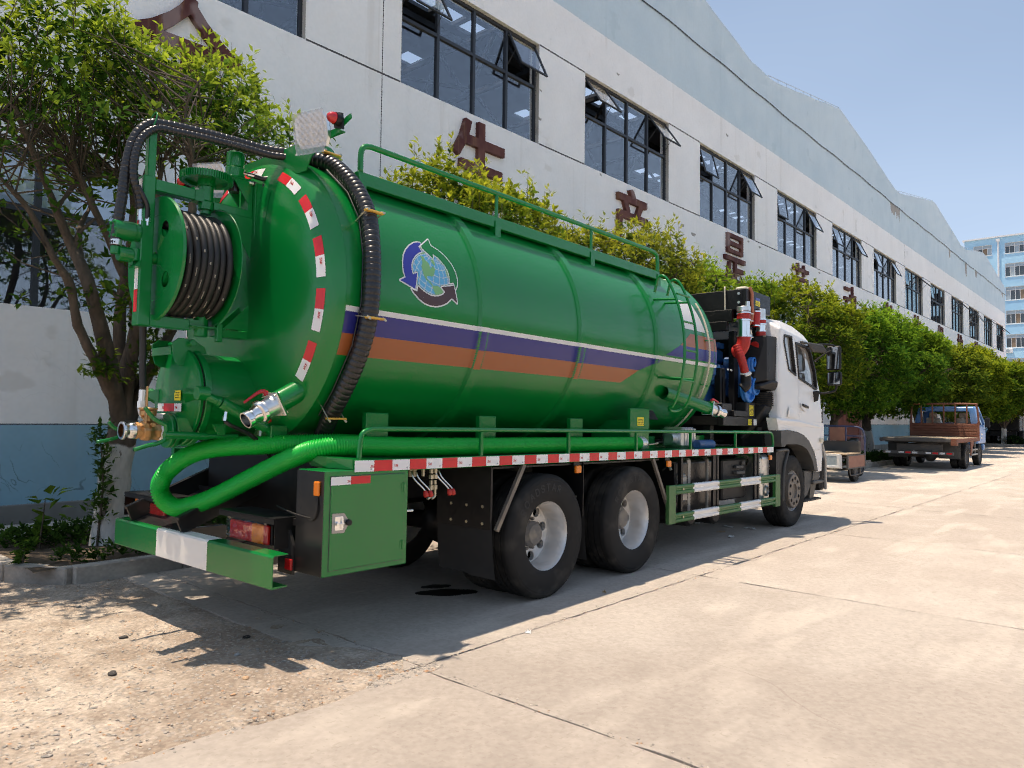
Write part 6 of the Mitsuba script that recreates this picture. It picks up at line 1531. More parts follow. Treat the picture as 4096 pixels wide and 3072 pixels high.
tp('hose', [tube(spline([(5.17, -1.02, 1.75), (5.2, -1.06, 1.6), (5.15, -1.04, 1.45), (5.25, -1.02, 1.3)], 6), .02, 8)], 'rubber', True, CAB)
tp('roof_bracket', [box(5.05, 5.25, -.9, -.6, 2.86, 2.90, .01)], 'alloy', parent=CAB)
# mirrors on arms
for s in (-1, 1):
    MI = numbered(CAB + '__mirror')
    ys = lambda y: -y if s > 0 else y
    tp('arm', [tube(spline([(6.26, ys(-1.24), 2.66), (6.45, ys(-1.36), 2.70), (6.65, ys(-1.47), 2.70), (6.70, ys(-1.50), 2.66)], 8), .016, 10), tube(spline([(6.55, ys(-1.24), 2.46), (6.62, ys(-1.38), 2.58), (6.69, ys(-1.47), 2.64)], 8), .012, 8), tube(spline([(6.60, ys(-1.24), 1.985), (6.68, ys(-1.36), 1.985), (6.74, ys(-1.47), 2.02), (6.74, ys(-1.50), 2.10)], 8), .018, 10), hull([(6.52, ys(-1.235), 1.99), (6.62, ys(-1.235), 1.99), (6.56, ys(-1.235), 1.86), (6.62, ys(-1.275), 2.0), (6.56, ys(-1.275), 2.0), (6.58, ys(-1.27), 1.88)], .015, 8)], 'plastic_black', 30, MI)
    tp('casing', [hull([(6.70, ys(y), z) for y in (-1.40, -1.545) for z in (2.36, 2.66)] + [(6.76, ys(y), z) for y in (-1.42, -1.525) for z in (2.38, 2.64)], .035, 12), hull([(6.70, ys(y), z) for y in (-1.41, -1.555) for z in (2.13, 2.27)] + [(6.77, ys(y), z) for y in (-1.43, -1.535) for z in (2.15, 2.25)], .035, 12)], 'plastic_black', 30, MI)
    tp('mirror_glass', [front([(ys(a), b) for a, b in ((-1.395, 2.345), (-1.555, 2.345), (-1.56, 2.60), (-1.535, 2.675), (-1.42, 2.675), (-1.39, 2.60))], 6.660, 6.6635), front([(ys(a), b) for a, b in ((-1.40, 2.115), (-1.57, 2.115), (-1.57, 2.285), (-1.40, 2.285))], 6.660, 6.6635)], 'mirror', parent=MI)
tp('kerb_mirror', [hull([(6.22, -1.27, 2.69), (6.45, -1.38, 2.67), (6.52, -1.40, 2.60), (6.30, -1.30, 2.60)], .025, 10), box(5.98, 6.2, -1.26, -1.22, 2.685, 2.715, .006)], 'plastic_grey', 30, CAB)

# ================================================================ other vehicles: cargo tricycle, flatbed truck, white truck and red tipper in the distance
mat('flat_red', proc(lambda p, n, uv: mix((.16, .045, .028), (.26, .12, .07), fbm(p.x * 3, p.y * 3, p.z * 9, 4))), .7)
mat('old_wood', proc(lambda p, n, uv: mix((.16, .12, .085), (.36, .28, .19), fbm(p.x * 3, p.y * 22, p.z * 22, 4))), .85)
mat('cab_blue', dusty((.10, .24, .52), (.4, .45, .5), .3), .3, coat=.8)
mat('tricycle_blue', dusty((.05, .07, .16), (.2, .17, .14), .5, 6), .5)
mat('plywood_red', proc(lambda p, n, uv: mix((.26, .12, .085), (.36, .19, .13), fbm(p.x * 5, p.y * 9, p.z * 9, 4))), .75)
mat('dirty_steel', dusty((.12, .115, .11), (.25, .2, .15), .6, 4), .6, metal=.4)
mat('seat_tan', (.38, .29, .20), .8)
mat('tipper_red', dusty((.60, .012, .014), (.4, .1, .08), .2), .4, coat=.6)
mat('warn_yellow', (.75, .40, .02), .5)
small_tyre = lathe([(.22, -.08), (.27, -.095), (.34, -.10), (.372, -.085), (.38, -.05), (.38, .05), (.372, .085), (.34, .10), (.27, .095), (.22, .08)], (0, 0, 0), (0, 1, 0), 40)
small_rim = lathe([(1e-3, .02), (.10, .0), (.11, -.04), (.15, -.05), (.19, -.01), (.21, -.05), (.225, -.085), (.215, -.088), (.20, -.02), (.17, .03), (1e-3, .06)], (0, 0, 0), (0, 1, 0), 36)
ST, SR = MP(small_tyre, 'rubber', smooth=35), MP(small_rim, 'hub_grey', smooth=35)

FT = thing('flatbed_truck', 'old blue light flatbed truck with rusty red slatted headboard parked under the trees', 'flatbed truck')
y0, y1 = 4.80, 6.92
bed = numbered(FT + '__flatbed')
add(bed, 'floor', box(25.9, 29.58, y0, y1, .93, .975, .005), 'old_wood')
add(bed, 'side_beam', [box(25.9, 29.58, y0 - .03, y0 - .001, .86, .978, .006), box(25.9, 29.58, y1 + .001, y1 + .03, .86, .978, .006)], 'flat_red')
add(bed, 'rear_beam', [box(25.80, 25.899, y0 - .03, y1 + .03, .88, .985, .01)], 'dirty_steel')
add(bed, 'corner_iron', [box(25.78, 26.0, y0 - .04, y0 + .12, .78, .99, .006)], 'flat_red')
for yy in np.linspace(y0 + .15, y1 - .15, 8):
    add(bed, 'plank', box(25.95, 29.55, yy - .12, yy + .115, .9755, .985 + R.uniform(0, .012), .003), 'old_wood')
add(bed, 'cross_beam', [box(x, x + .07, y0 + .01, y1 - .01, .84, .929) for x in (26.3, 27.0, 27.7, 28.4, 29.1)], 'dirty_steel')
hb = numbered(FT + '__headboard')
for i in range(5):
    add(hb, 'slat', box(29.60, 29.64, y0, y1, 1.0 + .092 * i, 1.075 + .092 * i, .008), 'flat_red')
add(hb, 'backing', box(29.645, 29.66, y0, y1, .99, 1.46), 'flat_red')
fr = [(29.63, y0 + .0, 1.46), (29.63, y0 + .03, 1.9), (29.63, y0 + .08, 2.08), (29.63, y0 + .2, 2.14), (29.63, y1 - .2, 2.14), (29.63, y1 - .08, 2.08), (29.63, y1 - .03, 1.9), (29.63, y1, 1.0)]
add(hb, 'top_rail', tube(spline(fr, 8), .032, 10), 'flat_red', True)
add(hb, 'corner_post', [box(29.60, 29.67, y0 - .02, y0 + .05, .9, 1.5, .005), box(29.6, 29.67, y1 - .05, y1 + .02, .9, 1.5, .005)], 'flat_red')
for yy in np.linspace(y0 + .35, y1 - .35, 5):
    add(hb, 'bar', box(29.61, 29.65, yy - .022, yy + .022, 1.46, 2.13, .004), 'flat_red')
cb = numbered(FT + '__cab')
cabp = [(x, y, z) for y in (4.93, 6.80) for x, z in ((29.95, .80), (29.95, 1.55), (31.35, .80), (31.3, 1.45))] + [(x, y, z) for y in (5.03, 6.70) for x, z in ((29.98, 1.98), (30.8, 2.02), (30.98, 1.95))]
co = man(hull(cabp, .05, 12)) - man(hull([(x, y, z) for y in (5.0, 6.73) for x, z in ((30.0, .85), (30.0, 1.55), (31.25, .85), (31.2, 1.42))] + [(x, y, z) for y in (5.1, 6.63) for x, z in ((30.02, 1.95), (30.78, 1.96), (30.9, 1.9))]))
rw = Polygon([(5.12, 1.47), (6.61, 1.47), (6.56, 1.86), (5.17, 1.86)]).buffer(.04)
co = co - man(front(rw, 29.5, 30.3)) - man(front([(5.1, 1.48), (6.6, 1.48), (6.5, 1.88), (5.2, 1.88)], 30.7, 32)) - man(side([(30.2, 1.42), (31.16, 1.42), (30.9, 1.86), (30.2, 1.88)], 4, 8))
add(cb, 'body', tm(co), 'cab_blue', 28)
add(cb, 'rear_glass', xf((np.array([[0, 5.1, 1.45], [0, 6.63, 1.45], [0, 6.58, 1.9], [0, 5.15, 1.9]]), np.array([[0, 1, 2, 3]])), Tr(29.93)), 'cab_glass')
add(cb, 'side_glass', (np.array([[30.2, 4.91, 1.42], [31.16, 4.91, 1.42], [30.9, 4.99, 1.86], [30.2, 4.99, 1.88]]), np.array([[0, 1, 2, 3]])), 'cab_glass')
add(cb, 'seat_back', [hull([(30.2, yy - .2, 1.0), (30.2, yy + .2, 1.0), (30.15, yy - .18, 1.6), (30.15, yy + .18, 1.6)], .05, 8) for yy in (5.35, 6.3)] + [hull([(30.17, yy - .1, 1.68), (30.17, yy + .1, 1.68), (30.15, yy - .09, 1.8), (30.15, yy + .09, 1.8)], .04, 8) for yy in (5.35, 6.3)], 'seat_tan', 30)
add(cb, 'front_bumper', box(31.2, 31.46, 4.92, 6.82, .50, .72, .03), 'cab_blue')
add(cb, 'mirror', [hull([(31.12, 4.72, 1.35), (31.16, 4.72, 1.35), (31.12, 4.72, 1.65), (31.12, 4.84, 1.65), (31.12, 4.84, 1.35)], .02, 8), tube([(31.1, 4.93, 1.7), (31.12, 4.78, 1.72), (31.12, 4.78, 1.3), (31.1, 4.93, 1.2)], .012, 6)], 'plastic_black')
add(cb, 'door_letter', [box(30.45, 30.75, 4.874, 4.879, 1.05, 1.12), box(30.5, 30.7, 4.874, 4.879, .92, .98)], 'stripe_white')
add(FT, 'chassis', [box(26.1, 31.1, 5.38, 5.50, .55, .80, .01), box(26.1, 31.1, 6.2, 6.32, .55, .80, .01), box(26.05, 26.12, 5.2, 6.5, .58, .80, .01), box(26.6, 27.2, 5.51, 6.19, .6, .75)], 'dirty_steel')
add(FT, 'gusset', side([(28.2, .86), (28.75, .86), (28.25, .40), (28.15, .40)], y0, y0 + .02), 'flat_red')
add(FT, 'mud_flap', [box(26.62, 26.64, y0 + .02, y0 + .62, .34, .86), box(26.62, 26.64, y1 - .62, y1 - .02, .34, .86)], 'plastic_grey')
rb = numbered(FT + '__rear_bumper')
add(rb, 'beam', box(25.86, 25.92, 4.86, 6.86, .475, .575, .006), 'dirty_steel')
for i in range(10):
    a = 4.90 + .192 * i
    if i in (4, 8): continue
    add(rb, 'red_patch' if i % 2 == 0 else 'white_patch', box(25.857, 25.8595, a, a + .15, .50, .555), 'red_tape' if i % 2 == 0 else 'white_tape')
add(rb, 'bracket', [box(25.925, 26.3, yy, yy + .06, .56, .62) for yy in (5.4, 6.25)], 'dirty_steel')
add(FT, 'rear_axle', [cyl((27.55, 5.0, .38), (27.55, 6.7, .38), .06, 12), lathe([(.06, -.18), (.17, -.1), (.19, 0), (.17, .1), (.06, .18)], (27.55, 5.85, .38), (0, 1, 0), 20)], 'dirty_steel', True)
add(FT, 'side_guard', [box(28.55, 29.5, y0 + .02, y0 + .05, zz, zz + .05, .003) for zz in (.40, .56)] + [box(x, x + .03, y0 + .051, y0 + .08, .38, .86) for x in (28.8, 29.25)], 'bare_steel')
add(FT, 'fuel_tank', [cyl((28.7, 5.2, .62), (29.4, 5.2, .62), .2, 20, .03), cyl((29.05, 5.05, .70), (29.0, 5.0, .45), .06, 14)], 'dirty_steel', 30)
for x, yy, flip in ((27.55, 4.90, 0), (27.55, 5.13, 0), (27.55, 6.82, 1), (27.55, 6.59, 1), (30.25, 4.97, 0), (30.25, 6.75, 1)):
    W = numbered(FT + '__wheel')
    M = Tr(x, yy, .38) @ (Rz(PI) if flip else np.eye(4))
    put(W, 'tyre', ST, M)
    put(W, 'rim', SR, M)

TC = thing('cargo_tricycle', 'small cargo tricycle loaded with old window frames, beside the white tanker cab', 'cargo tricycle')
yb0, yb1 = 5.72, 6.85
add(TC, 'bed', [box(18.62, 20.0, yb0 + .03, yb1 - .03, .60, .63)], 'dirty_steel')
add(TC, 'side_board', [box(18.66, 19.95, yb0, yb0 + .025, .345, .66, .004)], 'plywood_red')
add(TC, 'side_board', [box(18.66, 19.95, yb1 - .025, yb1, .345, .66, .004)], 'plywood_red')
add(TC, 'bed_rim', [box(18.60, 20.0, yb0 - .012, yb0 - .001, .645, .672), box(18.60, 20.0, yb0 - .012, yb0 - .001, .335, .36), box(18.60, 18.65, yb0 - .012, yb0 + .03, .33, .672), box(19.95, 20.0, yb0 - .012, yb0 + .03, .33, .672)], 'dirty_steel')
hd = numbered(TC + '__headboard')
add(hd, 'panel', box(19.96, 19.99, yb0 + .10, yb1 - .03, .68, .98, .004), 'dirty_steel')
add(hd, 'rail', tube(spline([(19.97, yb0, .64), (19.97, yb0, 1.05), (19.97, yb0 + .04, 1.25), (19.97, yb0 + .16, 1.34), (19.97, yb0 + .4, 1.36), (19.97, yb1 - .02, 1.36)], 8), .02, 10), 'tricycle_blue', True)
add(hd, 'rail', [box(19.96, 19.985, yb0 + .02, yb1, 1.10, 1.13), box(19.955, 19.985, yb0 + .44, yb0 + .47, .98, 1.36), box(19.955, 19.985, yb0 + .86, yb0 + .89, .98, 1.36)], 'tricycle_blue')
add(hd, 'board', box(19.93, 19.954, yb0 + .475, yb0 + .855, .985, 1.335, .003), 'plywood_red')
add(TC, 'saddle', [hull([(20.25, 6.2, .93), (20.55, 6.2, .95), (20.25, 6.42, .93), (20.55, 6.42, .95)], .06, 10), hull([(20.7, 6.25, .85), (21.1, 6.25, .98), (20.7, 6.38, .85), (21.1, 6.38, .98), (20.7, 6.3, .6), (21.0, 6.3, .6)], .06, 10), tube([(21.0, 5.98, 1.08), (21.1, 6.15, 1.10), (21.15, 6.32, 1.08), (21.1, 6.48, 1.10), (21.0, 6.66, 1.08)], .014, 8)], 'plastic_black', 30)
add(TC, 'frame', [box(18.7, 21.2, yb0 + .2, yb0 + .26, .40, .46), box(18.7, 21.2, yb1 - .26, yb1 - .2, .40, .46), cyl((19.3, yb0 + .1, .30), (19.3, yb1 - .1, .30), .03, 10)], 'dirty_steel')
add(TC, 'rear_bumper_bar', [tube(spline([(18.72, yb0 - .01, .33), (18.74, yb0 - .02, .22), (18.85, yb0 - .02, .18), (19.6, yb0 - .02, .20), (19.9, yb0 - .02, .30)], 6), .014, 8)] + [box(x, x + .025, yb0 - .03, yb0 - .01, .19, .34) for x in (19.1, 19.5)], 'dirty_steel')
tw = MP(xf(small_tyre, np.diag([.79, .6, .79, 1.0])), 'rubber', smooth=35)
tr_ = MP(xf(small_rim, np.diag([.79, .6, .79, 1.0])), 'hub_grey', smooth=35)
for x, yy in ((19.30, yb0 + .07), (19.30, yb1 - .07), (21.45, 6.3)):
    W = numbered(TC + '__wheel')
    put(W, 'tyre', tw, Tr(x, yy, .30))
    put(W, 'rim', tr_, Tr(x, yy, .30))
for i in range(3):
    w0 = thing('old_window_frame', ['old white window frame, uppermost of those leaning on the cargo tricycle bed', 'old white window frame with glass, in the middle of those on the cargo tricycle', 'old white window frame lying lowest on the cargo tricycle bed'][2 - i], 'window frame', None)
    x = 18.57 - .028 * i
    a, b = yb0 + .12 + .02 * i, yb1 - .05
    z0 = .345 + .012 * i
    add(w0, 'frame', [box(x - .012, x + .012, a, a + .06, z0, z0 + .33, .003), box(x - .012, x + .012, b - .06, b, z0, z0 + .33, .003), box(x - .011, x + .011, a + .061, b - .061, z0, z0 + .05, .003), box(x - .011, x + .011, a + .061, b - .061, z0 + .28, z0 + .33, .003)], 'white_plastic')
    add(w0, 'pane', box(x - .003, x + .003, a + .06, b - .06, z0 + .05, z0 + .28), 'office_blind')
for i in range(2):
    pk = thing('timber_board', ['rough pale timber board lying on top of the cargo tricycle load', 'second timber board lying under the top one on the cargo tricycle'][1 - i], 'board')
    add(pk, 'board', box(18.55, 19.7, yb0 + .02 + .45 * i, yb0 + .62 + .4 * i, .675 + .03 * i, .70 + .032 * i, .004), 'old_wood')

WT = thing('white_truck', 'white truck cab with yellow and black striped guard, parked beyond the flatbed', 'truck')
add(WT, 'cab', hull([(x, y, z) for y in (7.1, 9.0) for x, z in ((60.0, .95), (60.0, 2.9), (61.6, 2.9), (61.9, 1.9), (61.95, .95))], .08, 12), 'cab_white', 30)
add(WT, 'window', [box(60.5, 61.4, 7.01, 7.03, 1.9, 2.6, .01)], 'office_glass')
add(WT, 'mirror', [hull([(61.7, 6.65, 1.75), (61.7, 6.65, 2.5), (61.7, 6.9, 1.75), (61.7, 6.9, 2.5), (61.78, 6.7, 2.4)], .03, 8), tube([(61.6, 7.05, 2.6), (61.7, 6.78, 2.6), (61.7, 6.78, 1.7), (61.6, 7.05, 1.6)], .02, 6)], 'plastic_black')
add(WT, 'chassis', [box(58.2, 61.5, 7.3, 8.8, .6, .94, .02), box(58.3, 59.9, 7.15, 8.95, .95, 2.1, .05)], 'frame_black')
for i in range(5):
    add(WT, 'guard_stripe', box(60.0 + .001, 61.0, 6.985, 7.0, .5 + .16 * i, .65 + .16 * i), 'warn_yellow' if i % 2 == 0 else 'frame_black')
for x in (58.9, 60.9):
    for yy, fl in ((7.12, 0), (8.95, 1)):
        W = numbered(WT + '__wheel')
        M = Tr(x, yy, .5) @ (Rz(PI) if fl else np.eye(4)) @ np.diag([1.3, 1.3, 1.3, 1.0])
        put(W, 'tyre', ST, M)
        put(W, 'rim', SR, M)
TI = thing('red_tipper', 'bright red tipper truck body showing past the last trees at the right edge', 'tipper truck')
add(TI, 'tailgate', [box(75.0, 75.06, 7.6, 9.92, 1.22, 2.15, .02)] + [box(74.95, 74.999, y - .03, y + .03, 1.25, 2.0) for y in np.linspace(7.7, 9.8, 8)] + [box(74.93, 74.999, 7.6, 9.92, 1.92, 2.0, .01), box(74.9, 74.999, 7.55, 9.97, 1.2, 1.26, .01)], 'tipper_red')
add(TI, 'side_wall', [box(75.07, 80.0, 9.86, 9.92, 1.3, 2.2, .01), box(75.07, 80, 7.6, 7.66, 1.3, 2.2, .01), box(75.07, 80, 7.67, 9.85, 1.25, 1.3)], 'tipper_red')
add(TI, 'chassis', [box(75.1, 82, 8.3, 9.2, .75, 1.2, .02)], 'frame_black')
add(TI, 'cab', hull([(x, y, z) for y in (7.7, 9.8) for x, z in ((80.3, .9), (80.3, 2.7), (81.7, 2.7), (82.0, .9))], .08, 10), 'tipper_red', 30)
for i in range(3):
    add(TI, 'reflector', box(74.895, 74.8995, 9.35 - .75 * i, 9.75 - .75 * i, 1.205, 1.25), 'white_tape')
for x in (76.2, 77.5, 81.2):
    for yy, fl in ((7.75, 0), (9.75, 1)):
        W = numbered(TI + '__wheel')
        M = Tr(x, yy, .5) @ (Rz(PI) if fl else np.eye(4)) @ np.diag([1.3, 1.3, 1.3, 1.0])
        put(W, 'tyre', ST, M)
        put(W, 'rim', SR, M)

# ================================================================ trees, shrubs and small plants
scene['mat_leaf'] = {'type': 'principledthin', 'base_color': {'type': 'mesh_attribute', 'name': 'vertex_color'}, 'roughness': .30, 'diff_trans': .9, 'eta': 1.45}


def bark_fn(p, n, uv):
    k = fbm(p.x * 9, p.y * 9, p.z * 4, 4)
    f = fbm(p.x * 40, p.y * 40, p.z * 14, 3)
    bark = mix((.055, .042, .032), (.15, .12, .095), k) * (.7 + .6 * f)
    edge = 1.13 + .16 * (fbm(p.x * 6, p.y * 6, 3.0, 3) - .5)
    white = (1 - smoothstep(edge - .015, edge + .015, p.z)) * (1 - .9 * smoothstep(.66, .72, fbm(p.x * 14, p.y * 14, p.z * 5, 4)))
    return mix(bark, mix((.42, .41, .38), (.62, .61, .58), f), white)


mat('bark', proc(bark_fn), .9, spec=.2, bump=proc(lambda p, n, uv: .012 * fbm(p.x * 18, p.y * 18, p.z * 7, 4), 3e-3))
mat('bark_plain', proc(lambda p, n, uv: mix((.05, .04, .03), (.13, .105, .085), fbm(p.x * 10, p.y * 10, p.z * 4, 4))), .9, spec=.2)


def leaves(P0, D, count, length, g_, fine=True, wide=.46, old=(.055, .122, .016), young=(.40, .49, .034), age=None, spread=(.55, 1.35)):
    """Whorls of leaves at the points P0 round the shoot directions D. age 0 = old and dark, 1 = young."""
    n = len(P0)
    age = np.zeros(n) if age is None else age
    m = n * count
    d = np.repeat(D / np.linalg.norm(D, axis=1, keepdims=True), count, 0)
    p = np.repeat(P0, count, 0)
    a_ = np.repeat(age, count)
    u = np.cross(d, g_.normal(size=(m, 3)))
    u /= np.linalg.norm(u, axis=1, keepdims=True) + 1e-9
    v = np.cross(d, u)
    th = np.tile(np.arange(count) * 2.4, n) + np.repeat(g_.uniform(0, 6.3, n), count)
    inc = g_.uniform(spread[0], spread[1], m)
    ax = d * np.cos(inc)[:, None] + (u * np.cos(th)[:, None] + v * np.sin(th)[:, None]) * np.sin(inc)[:, None]
    ax[:, 2] -= .15
    ax /= np.linalg.norm(ax, axis=1, keepdims=True)
    sd = np.cross(ax, d + np.array([0, 0, .35]))
    sd /= np.linalg.norm(sd, axis=1, keepdims=True) + 1e-9
    sd += g_.normal(0, .22, (m, 3))
    sd /= np.linalg.norm(sd, axis=1, keepdims=True)
    nn = np.cross(sd, ax)
    L = (length * g_.uniform(.65, 1.2, m))[:, None]
    w = L * wide * .5 * g_.uniform(.8, 1.15, m)[:, None]
    base = p + d * (g_.uniform(-.6, .5, m)[:, None] * length) + ax * L * .12
    fold = w * .22
    if fine:
        pts = np.stack([base, base + ax * L * .42 + sd * w + nn * fold, base + ax * L * .5 - nn * L * .0, base + ax * L * .42 - sd * w + nn * fold, base + ax * L - nn * L * .13], 1)
        tri = np.array([[0, 2, 1], [2, 4, 1], [0, 3, 2], [2, 3, 4]])
    else:
        pts = np.stack([base, base + ax * L * .45 + sd * w + nn * fold, base + ax * L - nn * L * .10, base + ax * L * .45 - sd * w + nn * fold], 1)
        tri = np.array([[0, 2, 1], [0, 3, 2]])
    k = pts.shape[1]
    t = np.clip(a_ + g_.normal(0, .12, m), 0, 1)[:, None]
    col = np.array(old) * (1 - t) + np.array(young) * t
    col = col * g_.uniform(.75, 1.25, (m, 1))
    F = (np.arange(m)[:, None, None] * k + tri[None]).reshape(-1, 3)
    return pts.reshape(-1, 3), F, np.repeat(col, k, 0)


def limb(p0, p1, r0, r1, g_, bend=.25, n=8):
    p0, p1 = np.array(p0, float), np.array(p1, float)
    L = np.linalg.norm(p1 - p0)
    a = p0 + (p1 - p0) * .35 + g_.normal(0, bend * L * .22, 3) + np.array([0, 0, .07 * L])
    b = p0 + (p1 - p0) * .7 + g_.normal(0, bend * L * .18, 3) + np.array([0, 0, .05 * L])
    c = spline([p0, a, b, p1], 4)
    return c, np.linspace(r0, r1, len(c))


def tree(x, y, seed, label, centre=None, rad=(2.2, 2.1, 1.6), zc=3.75, leaf=.10, whorls=2200, per=6, fine=True, fork=1.35, r=.13, low=.18, twigs=260, nl=6, lean=(0, 0), name='tree', young_amt=.8, hollow=.0, shade=.75, group='street trees along the factory wall', extra=()):
    g_ = np.random.default_rng(seed)
    t = thing(name, label, 'tree', group)
    cx, cy = centre or (x, y)
    top = np.array([x + lean[0], y + lean[1], fork])
    tr_pts = spline([(x, y, -.05), (x + lean[0] * .25 + g_.normal(0, .02), y + lean[1] * .3, fork * .35), (x + lean[0] * .7, y + lean[1] * .7 + g_.normal(0, .02), fork * .7), top], 6)
    rr = np.linspace(r * 1.18, r * .98, len(tr_pts))
    rr[:3] *= (1.25, 1.12, 1.04)
    segs = [tube(tr_pts, rr, 16)]
    tips = []
    for i in range(nl):
        a = 2 * PI * (i + g_.uniform(-.25, .25)) / nl
        el = g_.uniform(.45, .75)
        tip = np.array([cx + rad[0] * .72 * math.cos(a) * el * 1.45, cy + rad[1] * .72 * math.sin(a) * el * 1.45, zc + rad[2] * g_.uniform(-.1, .55)])
        c, q_ = limb(top - [0, 0, g_.uniform(0, .25)], tip, r * g_.uniform(.45, .68), r * .14, g_)
        segs.append(tube(c, q_, 9))
        for j in range(3):
            k = g_.integers(4, len(c) - 2)
            t2 = c[k] + np.array([g_.normal(0, .55), g_.normal(0, .55), g_.uniform(.35, 1.1)])
            c2, q2 = limb(c[k], t2, q_[k] * .65, .008, g_)
            segs.append(tube(c2, q2, 6))
            tips += [c2[m_] for m_ in range(3, len(c2))]
        tips += [c[m_] for m_ in range(5, len(c))]
    for e in extra:
        c, q_ = limb(e[0], e[1], e[2], e[3], g_, .15)
        segs.append(tube(c, q_, 9))
        tips += list(c[6:])
    m = join(segs)
    dn = meshkit.fbm(m.vertices * 7.0, 3, seed) - .5
    m.vertices = m.vertices + m.vertex_normals * (dn * .05 * np.clip(1.6 - m.vertices[:, 2] * .25, .2, 1))[:, None]
    add(t, 'trunk', m, 'bark', True)
    # whorls over the crown: more on its upper outside, in clumps, thinner below and within
    N = whorls * 5
    d = g_.normal(size=(N, 3))
    d /= np.linalg.norm(d, axis=1, keepdims=True)
    lump = meshkit.fbm(d * 2.3 + seed, 4, seed)
    rad_n = .46 + 1.0 * lump
    depth = 1 - np.abs(g_.normal(0, .13 + hollow, N))
    P_ = np.stack([cx + d[:, 0] * rad[0] * rad_n * depth, cy + d[:, 1] * rad[1] * rad_n * depth, zc + d[:, 2] * rad[2] * rad_n * depth], 1)
    keep = g_.uniform(size=N) < np.clip((d[:, 2] + shade) * .9, low, 1.0) * np.clip((lump - .30) * 4.5, .12, 1)
    P_, d, depth, lump = P_[keep][:whorls], d[keep][:whorls], depth[keep][:whorls], lump[keep][:whorls]
    sh = d * .55 + np.array([0, 0, .75]) + g_.normal(0, .3, d.shape)
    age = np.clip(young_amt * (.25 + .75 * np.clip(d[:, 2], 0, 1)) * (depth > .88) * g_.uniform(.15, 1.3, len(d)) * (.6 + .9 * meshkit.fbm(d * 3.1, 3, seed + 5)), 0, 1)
    tint = np.array([g_.uniform(.85, 1.25), g_.uniform(.9, 1.1), g_.uniform(.8, 1.2)])
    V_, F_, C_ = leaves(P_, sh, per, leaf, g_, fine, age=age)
    # upright young shoots standing out of the crown
    ns = whorls // 16
    pick = g_.choice(np.nonzero(d[:, 2] > .25)[0], ns)
    S0 = P_[pick]
    steps = []
    for k in range(1, 5):
        steps.append(S0 + np.stack([g_.normal(0, .015, ns) * k, g_.normal(0, .015, ns) * k, np.full(ns, .07 * k)], 1))
    V2, F2, C2 = leaves(np.vstack(steps), np.tile([0, 0, 1.0], (ns * 4, 1)), 3, leaf * .85, g_, fine, age=np.clip(g_.uniform(.3, .9, ns * 4) * young_amt + .1, 0, 1), spread=(.35, 1.1))
    F_ = np.vstack([F_, F2 + len(V_)])
    V_, C_ = np.vstack([V_, V2]), np.vstack([C_, C2]) * tint
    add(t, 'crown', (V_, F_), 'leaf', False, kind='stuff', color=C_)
    tw = []
    tips = np.array(tips)
    for q in P_[g_.choice(len(P_), min(twigs, len(P_)), False)]:
        s0 = tips[g_.choice(np.argsort(((tips - q)**2).sum(1))[:14])]
        mid = (s0 + q) / 2 + g_.normal(0, .05, 3)
        tw.append(tube([s0, mid, q], [.009, .006, .003], 4, False))
    for q in S0[:ns]:
        tw.append(tube([q - [0, 0, .1], q, q + [0, 0, .27]], [.005, .004, .002], 3, False))
    add(t, 'twigs', tw, 'bark_plain', True, kind='stuff')
    return t


# the nearest tree: a forked, whitewashed trunk whose crown fills the upper left
t1 = tree(3.0, 8.32, 11, 'nearest tree with a forked whitewashed trunk, its crown filling the left edge', centre=(3.0, 7.9), rad=(2.15, 1.65, 1.38), zc=3.95, leaf=.108, whorls=2300, per=5, nl=4, fork=1.42, r=.145, low=.07, twigs=420, lean=(.14, .05), hollow=.10, shade=.12, young_amt=1.0,
          extra=(((3.12, 8.35, 1.35), (2.75, 8.0, 1.95), .09, .07), ((2.75, 8.0, 1.95), (2.2, 7.6, 2.9), .055, .03), ((2.2, 7.6, 2.9), (1.5, 7.4, 3.7), .03, .012), ((3.14, 8.36, 1.35), (3.2, 8.3, 2.6), .10, .06), ((3.2, 8.3, 2.6), (2.4, 7.9, 4.0), .05, .02), ((3.2, 8.3, 2.6), (3.3, 8.0, 4.2), .05, .02), ((3.14, 8.36, 1.4), (3.6, 8.5, 2.3), .075, .05), ((3.6, 8.5, 2.3), (4.3, 8.2, 3.7), .045, .018)))
# leafy sprouts low on its limbs
g1 = np.random.default_rng(5)
SP = np.array([(2.74, 7.98, 1.93), (2.70, 7.93, 1.99), (2.80, 8.0, 2.02), (2.82, 7.95, 1.9), (2.66, 7.92, 1.88), (3.22, 8.05, 2.02), (3.3, 8.1, 2.2), (3.18, 8.1, 2.35), (3.35, 8.2, 2.1), (3.25, 8.1, 1.9), (3.4, 8.2, 2.35), (3.1, 8.0, 2.5), (2.95, 7.9, 2.6), (2.9, 7.9, 2.45), (3.05, 7.95, 2.7), (3.3, 8.0, 2.6), (2.6, 7.8, 2.6), (3.45, 8.2, 2.2), (3.2, 8.0, 2.15), (3.28, 8.02, 2.0)])
SP = np.vstack([SP + g1.normal(0, .07, SP.shape) for _ in range(7)])
v_, f_, c_ = leaves(SP, np.tile([0, -.3, .8], (len(SP), 1)) + g1.normal(0, .4, SP.shape), 6, .085, g1, True, age=g1.uniform(0, .25, len(SP)))
add(t1, 'sprouts', (v_, f_), 'leaf', False, kind='stuff', color=c_)

